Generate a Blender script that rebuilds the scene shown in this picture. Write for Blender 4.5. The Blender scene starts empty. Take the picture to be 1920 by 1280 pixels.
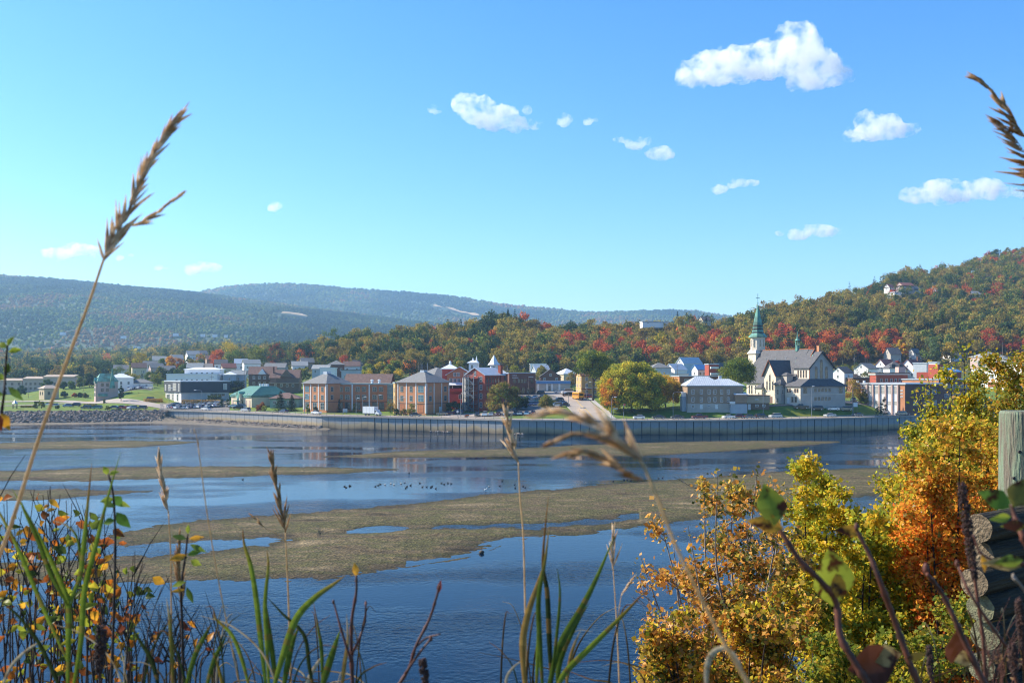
import bpy, math, random
import numpy as np
from mathutils import Vector, Matrix
# ------------------------------------------------------------------ camera, sky, sun, exposure
SC = bpy.context.scene
COL = SC.collection
F, H, HY = 1884.0, 21.0, 700.0          # focal length in photo pixels, eye height over the water, horizon row
cam_d = bpy.data.cameras.new('camera'); cam = bpy.data.objects.new('camera', cam_d); COL.objects.link(cam)
cam.location = (0, 0, H); cam.rotation_euler = (math.radians(90), 0, 0)
cam_d.sensor_width = 36; cam_d.lens = F/1920*36; cam_d.shift_y = 60/1920
cam_d.clip_start = 0.05; cam_d.clip_end = 40000
cam_d.dof.use_dof = True; cam_d.dof.focus_distance = 120; cam_d.dof.aperture_fstop = 13
SC.camera = cam
SUN_AZ = (-0.96, 0.28); SUN_EL = math.radians(37)
n_ = math.hypot(*SUN_AZ); sdir = Vector((SUN_AZ[0]/n_*math.cos(SUN_EL), SUN_AZ[1]/n_*math.cos(SUN_EL), math.sin(SUN_EL)))
w = bpy.data.worlds.new('World'); SC.world = w; w.use_nodes = True
nt = w.node_tree; bg = nt.nodes['Background']
sky = nt.nodes.new('ShaderNodeTexSky'); sky.sky_type = 'NISHITA'; sky.sun_disc = False
sky.sun_elevation = SUN_EL; sky.sun_rotation = math.atan2(SUN_AZ[0], SUN_AZ[1])
sky.altitude = 50; sky.air_density = 1.0; sky.dust_density = 0.35; sky.ozone_density = 2.2
hs = nt.nodes.new('ShaderNodeHueSaturation'); hs.inputs['Saturation'].default_value = 1.36
mul = nt.nodes.new('ShaderNodeMixRGB'); mul.blend_type = 'MULTIPLY'; mul.inputs[0].default_value = 1; mul.inputs[2].default_value = (.82, .955, 1.12, 1)
nt.links.new(sky.outputs[0], hs.inputs['Color']); nt.links.new(hs.outputs[0], mul.inputs[1]); nt.links.new(mul.outputs[0], bg.inputs[0]); bg.inputs[1].default_value = 0.105
sd = bpy.data.lights.new('sun', 'SUN'); so = bpy.data.objects.new('sun', sd); COL.objects.link(so)
sd.energy = 5.0; sd.angle = math.radians(0.5); sd.color = (1, 0.91, 0.76)
so.rotation_euler = sdir.to_track_quat('Z', 'Y').to_euler(); so.location = (-300, 100, 300)
SC.view_settings.view_transform = 'Standard'; SC.view_settings.look = 'None'; SC.view_settings.gamma = 1
SC.view_settings.exposure = 1.05
SC.cycles.max_bounces = 12; SC.cycles.transparent_max_bounces = 16; SC.cycles.volume_bounces = 12
SC.cycles.use_denoising = True; SC.cycles.filter_width = 1.15
SC.cycles.volume_max_steps = 128
SC.cycles.sample_clamp_indirect = 8
# ------------------------------------------------------------------ helpers
def P(px, py, Y): return Vector(((px-960)/F*Y, Y, H-(py-HY)/F*Y))
def XX(px, Y): return (px-960)/F*Y
def ZZ(py, Y): return H-(py-HY)/F*Y
_M = {}
def M(name, c1, c2=None, scale=1.0, rough=.8, bump=0.0, metal=0.0, spec=.3, detail=4, lo=.35, hi=.65, bscale=None):
    if name in _M: return _M[name]
    m = bpy.data.materials.new(name); m.use_nodes = True; t = m.node_tree; b = t.nodes['Principled BSDF']
    b.inputs['Roughness'].default_value = rough; b.inputs['Metallic'].default_value = metal
    b.inputs['Specular IOR Level'].default_value = spec
    c1 = tuple(c1)+(1,); c2 = tuple(c2)+(1,) if c2 else tuple(x*.8 for x in c1[:3])+(1,)
    tc = t.nodes.new('ShaderNodeTexCoord'); no = t.nodes.new('ShaderNodeTexNoise')
    no.inputs['Scale'].default_value = scale; no.inputs['Detail'].default_value = detail; no.inputs['Roughness'].default_value = .6
    r = t.nodes.new('ShaderNodeValToRGB'); r.color_ramp.elements[0].position = lo; r.color_ramp.elements[1].position = hi
    r.color_ramp.elements[0].color = c2; r.color_ramp.elements[1].color = c1
    t.links.new(tc.outputs['Object'], no.inputs['Vector']); t.links.new(no.outputs['Fac'], r.inputs[0]); t.links.new(r.outputs[0], b.inputs['Base Color'])
    if bump:
        n2 = t.nodes.new('ShaderNodeTexNoise'); n2.inputs['Scale'].default_value = bscale or scale*3; n2.inputs['Detail'].default_value = 6
        bp = t.nodes.new('ShaderNodeBump'); bp.inputs['Strength'].default_value = bump; bp.inputs['Distance'].default_value = .1
        t.links.new(tc.outputs['Object'], n2.inputs['Vector']); t.links.new(n2.outputs['Fac'], bp.inputs['Height']); t.links.new(bp.outputs[0], b.inputs['Normal'])
    _M[name] = m; return m
def leafmat(name, trans=.35, gloss=.06, spots=False):
    if name in _M: return _M[name]
    m = bpy.data.materials.new(name); m.use_nodes = True; t = m.node_tree; t.nodes.remove(t.nodes['Principled BSDF'])
    out = t.nodes['Material Output']; at = t.nodes.new('ShaderNodeAttribute'); at.attribute_name = 'tint'
    src = at.outputs['Color']
    if spots:
        tc = t.nodes.new('ShaderNodeTexCoord'); no = t.nodes.new('ShaderNodeTexNoise'); no.inputs['Scale'].default_value = spots; no.inputs['Detail'].default_value = 3
        r = t.nodes.new('ShaderNodeValToRGB'); r.color_ramp.elements[0].position = .50; r.color_ramp.elements[1].position = .60
        r.color_ramp.elements[0].color = (0, 0, 0, 1); r.color_ramp.elements[1].color = (1, 1, 1, 1)
        mx = t.nodes.new('ShaderNodeMixRGB'); mx.inputs[2].default_value = (.06, .02, .008, 1)
        t.links.new(tc.outputs['Object'], no.inputs['Vector']); t.links.new(no.outputs['Fac'], r.inputs[0]); t.links.new(r.outputs[0], mx.inputs[0]); t.links.new(src, mx.inputs[1]); src = mx.outputs[0]
    d = t.nodes.new('ShaderNodeBsdfDiffuse'); tr = t.nodes.new('ShaderNodeBsdfTranslucent'); g = t.nodes.new('ShaderNodeBsdfGlossy'); g.inputs['Roughness'].default_value = .35
    a = t.nodes.new('ShaderNodeMixShader'); b = t.nodes.new('ShaderNodeMixShader'); a.inputs[0].default_value = trans; b.inputs[0].default_value = gloss
    t.links.new(src, d.inputs[0]); t.links.new(src, tr.inputs[0])
    t.links.new(d.outputs[0], a.inputs[1]); t.links.new(tr.outputs[0], a.inputs[2]); t.links.new(a.outputs[0], b.inputs[1]); t.links.new(g.outputs[0], b.inputs[2]); t.links.new(b.outputs[0], out.inputs[0])
    _M[name] = m; return m
LEAF = leafmat('foliage', .36, .0)
NLEAF = leafmat('near_foliage', .58, .01)
def tag(o, label=None, cat=None, group=None, kind=None):
    if label: o['label'] = label
    if cat: o['category'] = cat
    if group: o['group'] = group
    if kind: o['kind'] = kind
    return o
def empty(name, loc, rz=0, label=None, cat=None, group=None):
    o = bpy.data.objects.new(name, None); COL.objects.link(o); o.location = loc; o.rotation_euler = (0, 0, rz); o.empty_display_size = .2
    return tag(o, label, cat, group)
class MB:
    def __init__(s): s.v = []; s.f = []; s.m = []; s.tint = None
    def poly(s, pts, mi=0):
        n = len(s.v); s.v += [tuple(p) for p in pts]; s.f.append(tuple(range(n, n+len(pts)))); s.m.append(mi)
    def box(s, a, b, mi=0):
        x0, y0, z0 = a; x1, y1, z1 = b
        if x0 > x1: x0, x1 = x1, x0
        if y0 > y1: y0, y1 = y1, y0
        if z0 > z1: z0, z1 = z1, z0
        n = len(s.v); s.v += [(x0,y0,z0),(x1,y0,z0),(x1,y1,z0),(x0,y1,z0),(x0,y0,z1),(x1,y0,z1),(x1,y1,z1),(x0,y1,z1)]
        for f in ((0,3,2,1),(4,5,6,7),(0,1,5,4),(1,2,6,5),(2,3,7,6),(3,0,4,7)): s.f.append(tuple(n+i for i in f)); s.m.append(mi)
        return s
    def prism(s, bot, top, mi=0):      # two equal loops of points
        n = len(s.v); k = len(bot); s.v += [tuple(p) for p in bot]+[tuple(p) for p in top]
        s.f.append(tuple(n+i for i in reversed(range(k)))); s.f.append(tuple(n+k+i for i in range(k))); s.m += [mi, mi]
        for i in range(k): j = (i+1) % k; s.f.append((n+i, n+j, n+k+j, n+k+i)); s.m.append(mi)
        return s
    def cyl(s, p0, p1, r0, r1=None, n=8, mi=0, cap=True):
        r1 = r0 if r1 is None else r1; p0 = Vector(p0); p1 = Vector(p1); d = (p1-p0).normalized()
        u = d.orthogonal().normalized(); v = d.cross(u)
        A = [p0+(u*math.cos(2*math.pi*i/n)+v*math.sin(2*math.pi*i/n))*r0 for i in range(n)]
        B = [p1+(u*math.cos(2*math.pi*i/n)+v*math.sin(2*math.pi*i/n))*max(r1, 1e-4) for i in range(n)]
        s.prism(A, B, mi); return s
    def tube(s, pts, rad, n=6, mi=0):
        pts = [Vector(p) for p in pts]; k = len(s.v); L = len(pts)
        if not hasattr(rad, '__len__'): rad = [rad]*L
        u = None
        for i, p in enumerate(pts):
            d = (pts[min(i+1, L-1)]-pts[max(i-1, 0)])
            d = d.normalized() if d.length > 1e-9 else Vector((0,0,1))
            if u is None: u = d.orthogonal().normalized()
            else:
                u = u-d*u.dot(d); u = u.normalized() if u.length > 1e-6 else d.orthogonal().normalized()
            v = d.cross(u)
            for j in range(n): a = 2*math.pi*j/n; s.v.append(tuple(p+(u*math.cos(a)+v*math.sin(a))*rad[i]))
        for i in range(L-1):
            for j in range(n):
                j2 = (j+1) % n; s.f.append((k+i*n+j, k+i*n+j2, k+(i+1)*n+j2, k+(i+1)*n+j)); s.m.append(mi)
        s.f.append(tuple(k+j for j in reversed(range(n)))); s.f.append(tuple(k+(L-1)*n+j for j in range(n))); s.m += [mi, mi]
        return s
    def ell(s, c, r, mi=0, n=8, k=5, jit=0, rng=None):
        c = Vector(c); base = len(s.v)
        rr = r if hasattr(r, '__len__') else (r, r, r)
        s.v.append((c.x, c.y, c.z-rr[2]))
        for i in range(1, k):
            ph = math.pi*i/k
            for j in range(n):
                a = 2*math.pi*(j+.5*(i % 2))/n; q = 1+(rng.uniform(-jit, jit) if rng else 0)
                s.v.append((c.x+rr[0]*math.sin(ph)*math.cos(a)*q, c.y+rr[1]*math.sin(ph)*math.sin(a)*q, c.z-rr[2]*math.cos(ph)*q))
        s.v.append((c.x, c.y, c.z+rr[2])); top = len(s.v)-1
        for j in range(n): s.f.append((base, base+1+(j+1) % n, base+1+j)); s.m.append(mi)
        for i in range(k-2):
            for j in range(n):
                a = base+1+i*n; s.f.append((a+j, a+(j+1) % n, a+n+(j+1) % n, a+n+j)); s.m.append(mi)
        for j in range(n): a = base+1+(k-2)*n; s.f.append((a+j, a+(j+1) % n, top)); s.m.append(mi)
        return s
    def build(s, name, mats, parent=None, smooth=False):
        me = bpy.data.meshes.new(name); me.from_pydata(s.v, [], s.f)
        mats = mats if isinstance(mats, (list, tuple)) else [mats]
        for m in mats: me.materials.append(m)
        if len(mats) > 1: me.polygons.foreach_set('material_index', s.m)
        if smooth: me.polygons.foreach_set('use_smooth', [True]*len(s.f))
        if s.tint:
            at = me.attributes.new('tint', 'FLOAT_COLOR', 'FACE'); at.data.foreach_set('color', np.array([tuple(c)+(1,) for c in s.tint], dtype=np.float32).ravel())
        me.update(); o = bpy.data.objects.new(name, me); COL.objects.link(o)
        if parent: o.parent = parent
        return o
def npmesh(name, V, Fc, mat, tint=None, smooth=False, parent=None, link=True):
    me = bpy.data.meshes.new(name); V = np.asarray(V, dtype=np.float32); Fc = np.asarray(Fc, dtype=np.int32); k = Fc.shape[1]
    me.vertices.add(len(V)); me.vertices.foreach_set('co', V.ravel())
    me.loops.add(Fc.size); me.loops.foreach_set('vertex_index', Fc.ravel())
    me.polygons.add(len(Fc)); me.polygons.foreach_set('loop_start', np.arange(0, Fc.size, k, dtype=np.int32))
    if smooth: me.polygons.foreach_set('use_smooth', np.ones(len(Fc), dtype=bool))
    if tint is not None:
        at = me.attributes.new('tint', 'FLOAT_COLOR', 'FACE'); c = np.ones((len(Fc), 4), dtype=np.float32); c[:, :3] = tint; at.data.foreach_set('color', c.ravel())
    me.materials.append(mat); me.update(calc_edges=True); me.validate()
    if not link: return me
    o = bpy.data.objects.new(name, me); COL.objects.link(o)
    if parent: o.parent = parent
    return o
def link_mesh(name, me, parent=None):
    o = bpy.data.objects.new(name, me); COL.objects.link(o)
    if parent: o.parent = parent
    return o
def copy_tree(o, parent=None):
    c = o.copy(); COL.objects.link(c); c.parent = parent
    for ch in o.children: copy_tree(ch, c)
    return c
def catmull(pts, n=6):
    pts = [Vector(p) for p in pts]; Q = [pts[0]*2-pts[1]]+pts+[pts[-1]*2-pts[-2]]; out = []
    for i in range(1, len(Q)-2):
        a, b, c, d = Q[i-1:i+3]
        for k in range(n):
            t = k/n; out.append(.5*((2*b)+(c-a)*t+(2*a-5*b+4*c-d)*t*t+(3*b-a-3*c+d)*t**3))
    out.append(pts[-1]); return out
def snoise(x, y, seed=0):
    """cheap smooth 2-D value noise, numpy, range 0..1"""
    xi = np.floor(x).astype(np.int64); yi = np.floor(y).astype(np.int64); fx = x-xi; fy = y-yi
    fx = fx*fx*(3-2*fx); fy = fy*fy*(3-2*fy)
    def h(a, b):
        n = (a*374761393+b*668265263+seed*974634777) & 0x7fffffff; n = ((n ^ (n >> 13))*1274126177) & 0x7fffffff
        n = n ^ (n >> 16); return (n & 0xffff)/65535.0
    return (h(xi, yi)*(1-fx)+h(xi+1, yi)*fx)*(1-fy)+(h(xi, yi+1)*(1-fx)+h(xi+1, yi+1)*fx)*fy
def fbm(x, y, seed=0, o=4):
    s = 0; a = .5
    for k in range(o): s = s+a*snoise(x*2**k, y*2**k, seed+k); a *= .5
    return s/(1-.5**o)

def strawmat(name, c1, c2, scale=90, trans=.45):
    m = M(name, c1, c2, scale); t = m.node_tree; b = t.nodes['Principled BSDF']; src = b.inputs['Base Color'].links[0].from_socket
    tr = t.nodes.new('ShaderNodeBsdfTranslucent'); mx = t.nodes.new('ShaderNodeMixShader'); mx.inputs[0].default_value = trans
    t.links.new(src, tr.inputs[0]); t.links.new(b.outputs[0], mx.inputs[1]); t.links.new(tr.outputs[0], mx.inputs[2]); t.links.new(mx.outputs[0], t.nodes['Material Output'].inputs[0]); return m
# ------------------------------------------------------------------ terrain beyond the river
YW_K = [(-900,430),(0,425),(160,432),(270,441),(310,443),(380,432),(600,386),(700,375),(840,361),(950,349),(1060,345),(1150,344),(1350,347),(1480,356),(1600,367),(1700,381),(1920,405),(2700,450)]
def YW(px): return np.interp(px, [a for a, b in YW_K], [b for a, b in YW_K])
COLS = [
 (-900, [(430,5),(445,5),(500,5.5),(620,7),(800,12),(1100,22),(1500,40),(2200,60)]),
 (0,    [(425,5),(440,5),(500,5.8),(560,6.6),(640,7.4),(800,14),(1100,24),(1500,40),(2200,60)]),
 (160,  [(432,5),(448,5.2),(510,6.5),(545,8),(600,13),(800,16),(1100,26),(1500,42),(2200,60)]),
 (270,  [(441,5),(452,5.2),(470,7),(485,9.3),(515,13),(600,15),(800,20),(1100,30),(1500,45),(2200,60)]),
 (380,  [(432,5),(443,4.95),(449,5.4),(470,7.8),(500,9.6),(540,13),(600,17),(800,24),(1100,36),(1500,50),(2200,60)]),
 (550,  [(396,5),(408,4.9),(430,6),(460,7.5),(520,14.5),(600,20),(700,24),(900,32),(1500,50),(2200,60)]),
 (700,  [(375,5),(390,4.9),(410,5.8),(460,8),(520,14),(580,20),(650,28),(760,38),(850,38),(1200,40),(2200,60)]),
 (840,  [(361,5),(376,4.9),(400,6),(450,9),(520,14),(570,20),(650,31),(750,44),(850,40),(1200,40),(2200,60)]),
 (950,  [(349,5),(362,4.9),(385,6),(450,11.5),(500,14),(560,18),(630,32),(750,52),(850,45),(1200,40),(2200,60)]),
 (1060, [(345,5),(358,4.9),(380,7),(430,11),(480,13),(560,17),(640,29),(750,43),(850,38),(1200,40),(2200,60)]),
 (1150, [(344,5),(357,4.9),(375,7.2),(430,11),(500,14),(560,17.5),(640,30),(750,45),(850,41),(1200,40),(2200,60)]),
 (1340, [(347,5),(358,4.9),(372,7.5),(400,9.5),(450,12),(520,16),(580,20),(650,32),(800,52),(900,47),(1200,40),(2200,60)]),
 (1480, [(356,5),(368,4.9),(378,9),(400,10),(450,12),(540,17),(590,22),(700,46),(850,69),(950,66),(1300,50),(2200,60)]),
 (1600, [(367,5),(379,4.9),(390,8.8),(420,10),(480,13),(560,19),(620,28),(750,60),(950,88),(1100,84),(1500,60),(2200,60)]),
 (1700, [(381,5),(393,4.9),(410,7),(440,10),(520,17),(600,26),(700,48),(900,92),(1050,117),(1300,110),(2200,80)]),
 (1920, [(405,5),(417,5),(450,9),(520,18),(600,28),(700,48),(900,90),(1200,160),(1500,150),(2200,100)]),
 (2700, [(450,5),(462,5),(520,10),(600,20),(700,30),(800,60),(1000,110),(1300,210),(1600,200),(2200,150)]),
]
NT = 160; YEND = 2200.0
_cp = np.array([c for c, _ in COLS], float)
_tab = np.zeros((len(COLS), NT)); _ts = np.linspace(0, 1, NT)
for i, (c, prof) in enumerate(COLS):
    yw = float(YW(c)); Ys = yw*(YEND/yw)**_ts
    _tab[i] = np.interp(Ys, [a for a, b in prof], [b for a, b in prof])
def TZ(X, Y):
    """terrain height at world X, Y (arrays or numbers)"""
    X = np.asarray(X, float); Y = np.asarray(Y, float); px = 960+F*X/np.maximum(Y, 1)
    yw = YW(px); t = np.clip(np.log(np.maximum(Y, 1)/yw)/np.log(YEND/yw), 0, 1)*(NT-1)
    k = np.clip(np.searchsorted(_cp, px)-1, 0, len(_cp)-2); fx = np.clip((px-_cp[k])/(_cp[k+1]-_cp[k]), 0, 1)
    j = np.clip(t.astype(int), 0, NT-2); ft = t-j
    a = _tab[k, j]*(1-ft)+_tab[k, j+1]*ft; b = _tab[k+1, j]*(1-ft)+_tab[k+1, j+1]*ft
    fs = fx*fx*(3-2*fx); return a*(1-fs)+b*fs
def tz(X, Y): return float(TZ(X, Y))
def G(px, Y, dz=0): X = XX(px, Y); return Vector((X, Y, tz(X, Y)+dz))
def grid_mesh(name, V, nu, nv, mat, smooth=True, mask=None):
    i = np.arange(nu-1)[:, None]*nv+np.arange(nv-1)[None, :]; i = i.ravel()
    Fc = np.stack([i, i+nv, i+nv+1, i+1], 1)
    if mask is not None: Fc = Fc[mask.ravel()]
    return npmesh(name, V, Fc, mat, smooth=smooth)
def groundmat():
    m = bpy.data.materials.new('grass_and_soil'); m.use_nodes = True; t = m.node_tree; b = t.nodes['Principled BSDF']
    b.inputs['Roughness'].default_value = .95; b.inputs['Specular IOR Level'].default_value = .1
    tc = t.nodes.new('ShaderNodeTexCoord')
    def N(s, d=5): n = t.nodes.new('ShaderNodeTexNoise'); n.inputs['Scale'].default_value = s; n.inputs['Detail'].default_value = d; t.links.new(tc.outputs['Object'], n.inputs['Vector']); return n.outputs['Fac']
    def R(fac, a, b2, c1, c2):
        r = t.nodes.new('ShaderNodeValToRGB'); r.color_ramp.elements[0].position = a; r.color_ramp.elements[1].position = b2
        r.color_ramp.elements[0].color = c1+(1,); r.color_ramp.elements[1].color = c2+(1,); t.links.new(fac, r.inputs[0]); return r.outputs[0]
    g = R(N(.25), .35, .65, (.085, .14, .025), (.14, .19, .035)); g2 = R(N(.05, 3), .5, .7, (1, 1, 1), (1.5, 1.05, .8))
    mu = t.nodes.new('ShaderNodeMixRGB'); mu.blend_type = 'MULTIPLY'; mu.inputs[0].default_value = 1; t.links.new(g, mu.inputs[1]); t.links.new(g2, mu.inputs[2])
    soil = R(N(.3), .3, .7, (.035, .035, .012), (.09, .07, .03))
    ge = t.nodes.new('ShaderNodeSeparateXYZ'); t.links.new(tc.outputs['Object'], ge.inputs[0])
    mp = t.nodes.new('ShaderNodeMapRange'); mp.inputs[1].default_value = 15; mp.inputs[2].default_value = 24; t.links.new(ge.outputs[2], mp.inputs[0])
    mx = t.nodes.new('ShaderNodeMixRGB'); t.links.new(mp.outputs[0], mx.inputs[0]); t.links.new(mu.outputs[0], mx.inputs[1]); t.links.new(soil, mx.inputs[2])
    t.links.new(mx.outputs[0], b.inputs['Base Color']); return m
GM = groundmat()
pxs = np.concatenate([np.arange(-900, -100, 40), np.arange(-100, 2000, 8), np.arange(2000, 2701, 50)]).astype(float)
tt = np.linspace(0, 1, 300)
PX, T = np.meshgrid(pxs, tt, indexing='ij'); yw = YW(PX); YY = yw*(YEND/yw)**T; XXg = (PX-960)/F*YY
ZG = TZ(XXg, YY)+np.where(YY > YW(PX)+150, (fbm(XXg/6, YY/6, 3)-.5)*.5, 0)-.03
V = np.stack([XXg, YY, ZG], -1).reshape(-1, 3)
tag(grid_mesh('ground', V, len(pxs), len(tt), GM), kind='structure')
# ------------------------------------------------------------------ mountains across the valley
def mountain(name, rows, Y0, Y1, z0, seed, amp, blob_n, blob_r, cols, label, group, clear=()):
    kx = [a for a, b in rows]; kz = [H-(b-HY)/F*Y1 for a, b in rows]
    px = np.linspace(kx[0], kx[-1], 300); s = np.linspace(0, 1.35, 90); A, S = np.meshgrid(px, s, indexing='ij')
    def zf(A, S):
        Yv = Y0+(Y1-Y0)*S; X = (A-960)/F*Yv; R = np.interp(A, kx, kz)
        z = z0+(R-z0)*np.where(S <= 1, np.clip(S, 1e-6, 1)**.82, 1-(S-1)*1.3)
        return X, Yv, z+(fbm(X/500, Yv/500, seed)-.5)*amp*np.sin(np.clip(S, 0, 1)*math.pi)+(fbm(X/120, Yv/120, seed+9)-.5)*amp*.25*np.sin(np.clip(S, 0, 1)*math.pi)
    X, Yv, Z = zf(A, S)
    o = grid_mesh(name, np.stack([X, Yv, Z], -1).reshape(-1, 3), 300, 90, M('forest_floor', (.05, .08, .03), (.03, .05, .02), .01))
    tag(o, kind='structure')
    rng = np.random.default_rng(seed); A = rng.uniform(kx[0], kx[-1], blob_n); S = rng.uniform(0, 1.04, blob_n)**.85
    keep = np.ones(blob_n, bool)
    for (a0, a1, p0, p1) in clear:
        X, Yv, Z = zf(A, S); py = HY-(Z-H)/Yv*F; keep &= ~((A > a0) & (A < a1) & (abs(py-p0-(A-a0)/(a1-a0)*(p1-p0)) < 4.5))
    A = A[keep]; S = S[keep]; n = len(A); X, Yv, Z = zf(A, S)
    th = (1+5**.5)/2; ico = np.array([(-1,th,0),(1,th,0),(-1,-th,0),(1,-th,0),(0,-1,th),(0,1,th),(0,-1,-th),(0,1,-th),(th,0,-1),(th,0,1),(-th,0,-1),(-th,0,1)])/1.9
    fi = np.array([(0,11,5),(0,5,1),(0,1,7),(0,7,10),(0,10,11),(1,5,9),(5,11,4),(11,10,2),(10,7,6),(7,1,8),(3,9,4),(3,4,2),(3,2,6),(3,6,8),(3,8,9),(4,9,5),(2,4,11),(6,2,10),(8,6,7),(9,8,1)])
    r = blob_r*rng.uniform(.5, 1.3, n)*np.interp(S, [0, 1], [.75, 1.1]); tall = rng.uniform(.7, 1.3, n)
    vv = ico[None]*r[:, None, None]*rng.uniform(.75, 1.25, (n, 12, 1)); vv[:, :, 2] *= tall[:, None]; vv[:, :, 0] += X[:, None]; vv[:, :, 1] += Yv[:, None]; vv[:, :, 2] += (Z+r*.6)[:, None]
    ff = (fi[None]+12*np.arange(n)[:, None, None]).reshape(-1, 3)
    c = np.array(cols)[:, :3]; cl = fbm(X/150, Yv/220, seed+3); cb = fbm(X/420, Yv/700, seed+5, 3); q = np.clip(cl*1.3+cb*1.5-.95+rng.uniform(-.2, .2, n), 0, .999)
    ct = c[(q*len(c)).astype(int)]*rng.uniform(.7, 1.25, (n, 1))*np.clip(cb*2.2-.2, .55, 1.4)[:, None]; ct = np.repeat(ct, 20, 0)*rng.uniform(.9, 1.1, (n*20, 1))
    f = npmesh('mountain_forest', vv.reshape(-1, 3), ff, LEAF, tint=ct); tag(f, label, 'forest', kind='stuff'); f['group'] = group
    return zf
far_cols = [(.035,.075,.04),(.05,.10,.035),(.05,.09,.03),(.07,.12,.03),(.10,.14,.03),(.14,.17,.03),(.08,.11,.035),(.17,.15,.03),(.20,.11,.04)]
zf_near = mountain('near_mountain', [(-900,500),(-200,515),(0,519),(60,522),(120,527),(240,540),(360,550),(450,562),(600,582),(750,602),(950,625),(1200,650)], 2000, 4000, 56, 11, 60, 52000, 5.6, far_cols,
    'blue green forested ridge descending from the left edge behind the valley', 'far ridges', clear=((524,578,589,595),))
zf_far = mountain('far_mountain', [(150,575),(300,562),(370,550),(420,540),(480,534),(540,533),(600,537),(640,541),(750,549),(850,557),(950,573),(1030,580),(1100,588),(1180,586),(1260,583),(1310,585),(1345,592),(1500,605),(1900,620),(2500,640)], 3900, 5600, 150, 23, 60, 34000, 7, far_cols,
    'hazy forested mountain with a rounded top rising behind the left ridge', 'far ridges', clear=((808,900,574,596),))
# pale cut fields on the far slopes: bare ground lying on the slope itself
def field(zf, quad, off, name, label):
    (a0, s0), (a1, s1), (a2, s2), (a3, s3) = quad; n = 16; U, W = np.meshgrid(np.linspace(0, 1, n), np.linspace(0, 1, n), indexing='ij')
    A = (a0*(1-U)+a1*U)*(1-W)+(a3*(1-U)+a2*U)*W; S = (s0*(1-U)+s1*U)*(1-W)+(s3*(1-U)+s2*U)*W
    X, Y, Z = zf(A, S); o = grid_mesh(name, np.stack([X, Y, Z+off], -1).reshape(-1, 3), n, n, M('stubble', (.55, .38, .2), (.4, .27, .13), .02)); tag(o, kind='structure')
def find_s(zf, a, py):
    S = np.linspace(0, 1, 400); X, Y, Z = zf(np.full(400, float(a)), S); p = HY-(Z-H)/Y*F; return float(S[np.argmin(abs(p-py))])
field(zf_near, [(527, find_s(zf_near,527,591)), (578, find_s(zf_near,578,597)), (566, find_s(zf_near,566,592)), (530, find_s(zf_near,530,588))], 7, 'field', '')
field(zf_far, [(812, find_s(zf_far,812,576)), (885, find_s(zf_far,885,594)), (905, find_s(zf_far,905,595)), (815, find_s(zf_far,815,573))], 9, 'hill_field', '')
# ------------------------------------------------------------------ river: bed with gravel bars, then water
BARS = [ # px: (top, bottom) rows in the photograph where each bar meets the water
 [(-400,829,842),(0,830,842),(150,826,842),(250,826,839),(330,826.5,833),(372,827.5,828.5)],
 [(-300,885,905),(40,882,900),(150,877,901),(250,875,898),(400,873.5,894),(550,874,890),(650,876,886),(745,879,881)],
 [(-300,915,940),(60,917,937),(150,917,932),(230,918,926),(275,920,922)],
 [(608,855,857),(680,851,858),(760,845,858),(840,842.5,858),(900,842,857),(1000,839,856),(1080,834,855),(1200,830,855),(1300,827,850),(1400,826,844),(1500,826,836),(1575,827,829)],
 [(200,1000,1024),(240,995,1022),(300,984,1018),(400,973,1012),(500,966,1009),(545,962,1010),(600,958,1045),(700,950,1060),(800,940,1045),(900,928,1025),(1000,920,1006),(1100,912,1000),(1200,903,988),(1300,897,974),(1400,888,958),(1500,882,943),(1600,878,932),(1700,874,922),(2000,870,915)],
 [(-300,1052,1100),(60,1052,1094),(240,1044,1091),(330,1036,1090),(400,1030,1088),(500,1020,1086),(560,1010,1084),(600,985,1083),(700,980,1072),(800,980,1056),(880,1000,1043),(920,1004,1030),(960,1006,1012)],
 [(1640,855,858),(1700,853,859),(1800,850,860)],
]
def barfun(px, py):
    best = np.full(px.shape, -50.0)
    for b in BARS:
        kx = [a[0] for a in b]; top = np.interp(px, kx, [a[1] for a in b]); bot = np.interp(px, kx, [a[2] for a in b])
        d = np.minimum(py-top, bot-py); d = np.minimum(d, np.minimum(px-kx[0], kx[-1]-px)*.12); best = np.maximum(best, d)
    return best
py = np.concatenate([np.linspace(1400, 1100, 20)[:-1], np.linspace(1100, 800, 480)]); pxr = np.linspace(-400, 2300, 900)
A, B = np.meshgrid(pxr, py, indexing='ij'); Yr = F*H/(B-HY); Xr = (A-960)/F*Yr
d = barfun(A, B); dm = d*Yr/F*(Yr/H)*.5                       # rough distance in metres to the water's edge
hgt = np.clip(dm*.045, -1.2, .28)+(fbm(Xr/4.5, Yr/9, 5)-.5)*.11+(fbm(Xr/.9, Yr/.9, 7, 3)-.5)*.07
pud = fbm(Xr/9, Yr/14, 31)                                    # shallow pools on the bars
band = np.exp(-((B-np.interp(A, [400, 700, 1000, 1400], [1010, 992, 985, 950]))/9)**2)*((A > 600) & (A < 1200))
hgt = hgt-np.where(d > 0, band*np.clip(pud*2.4-.85, 0, 1)*.46, 0)
hgt = hgt-np.where((A > 760) & (A < 1010) & (B > 1005) & (d > 0), .06, 0)
V = np.stack([Xr, Yr, hgt], -1).reshape(-1, 3)
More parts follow.
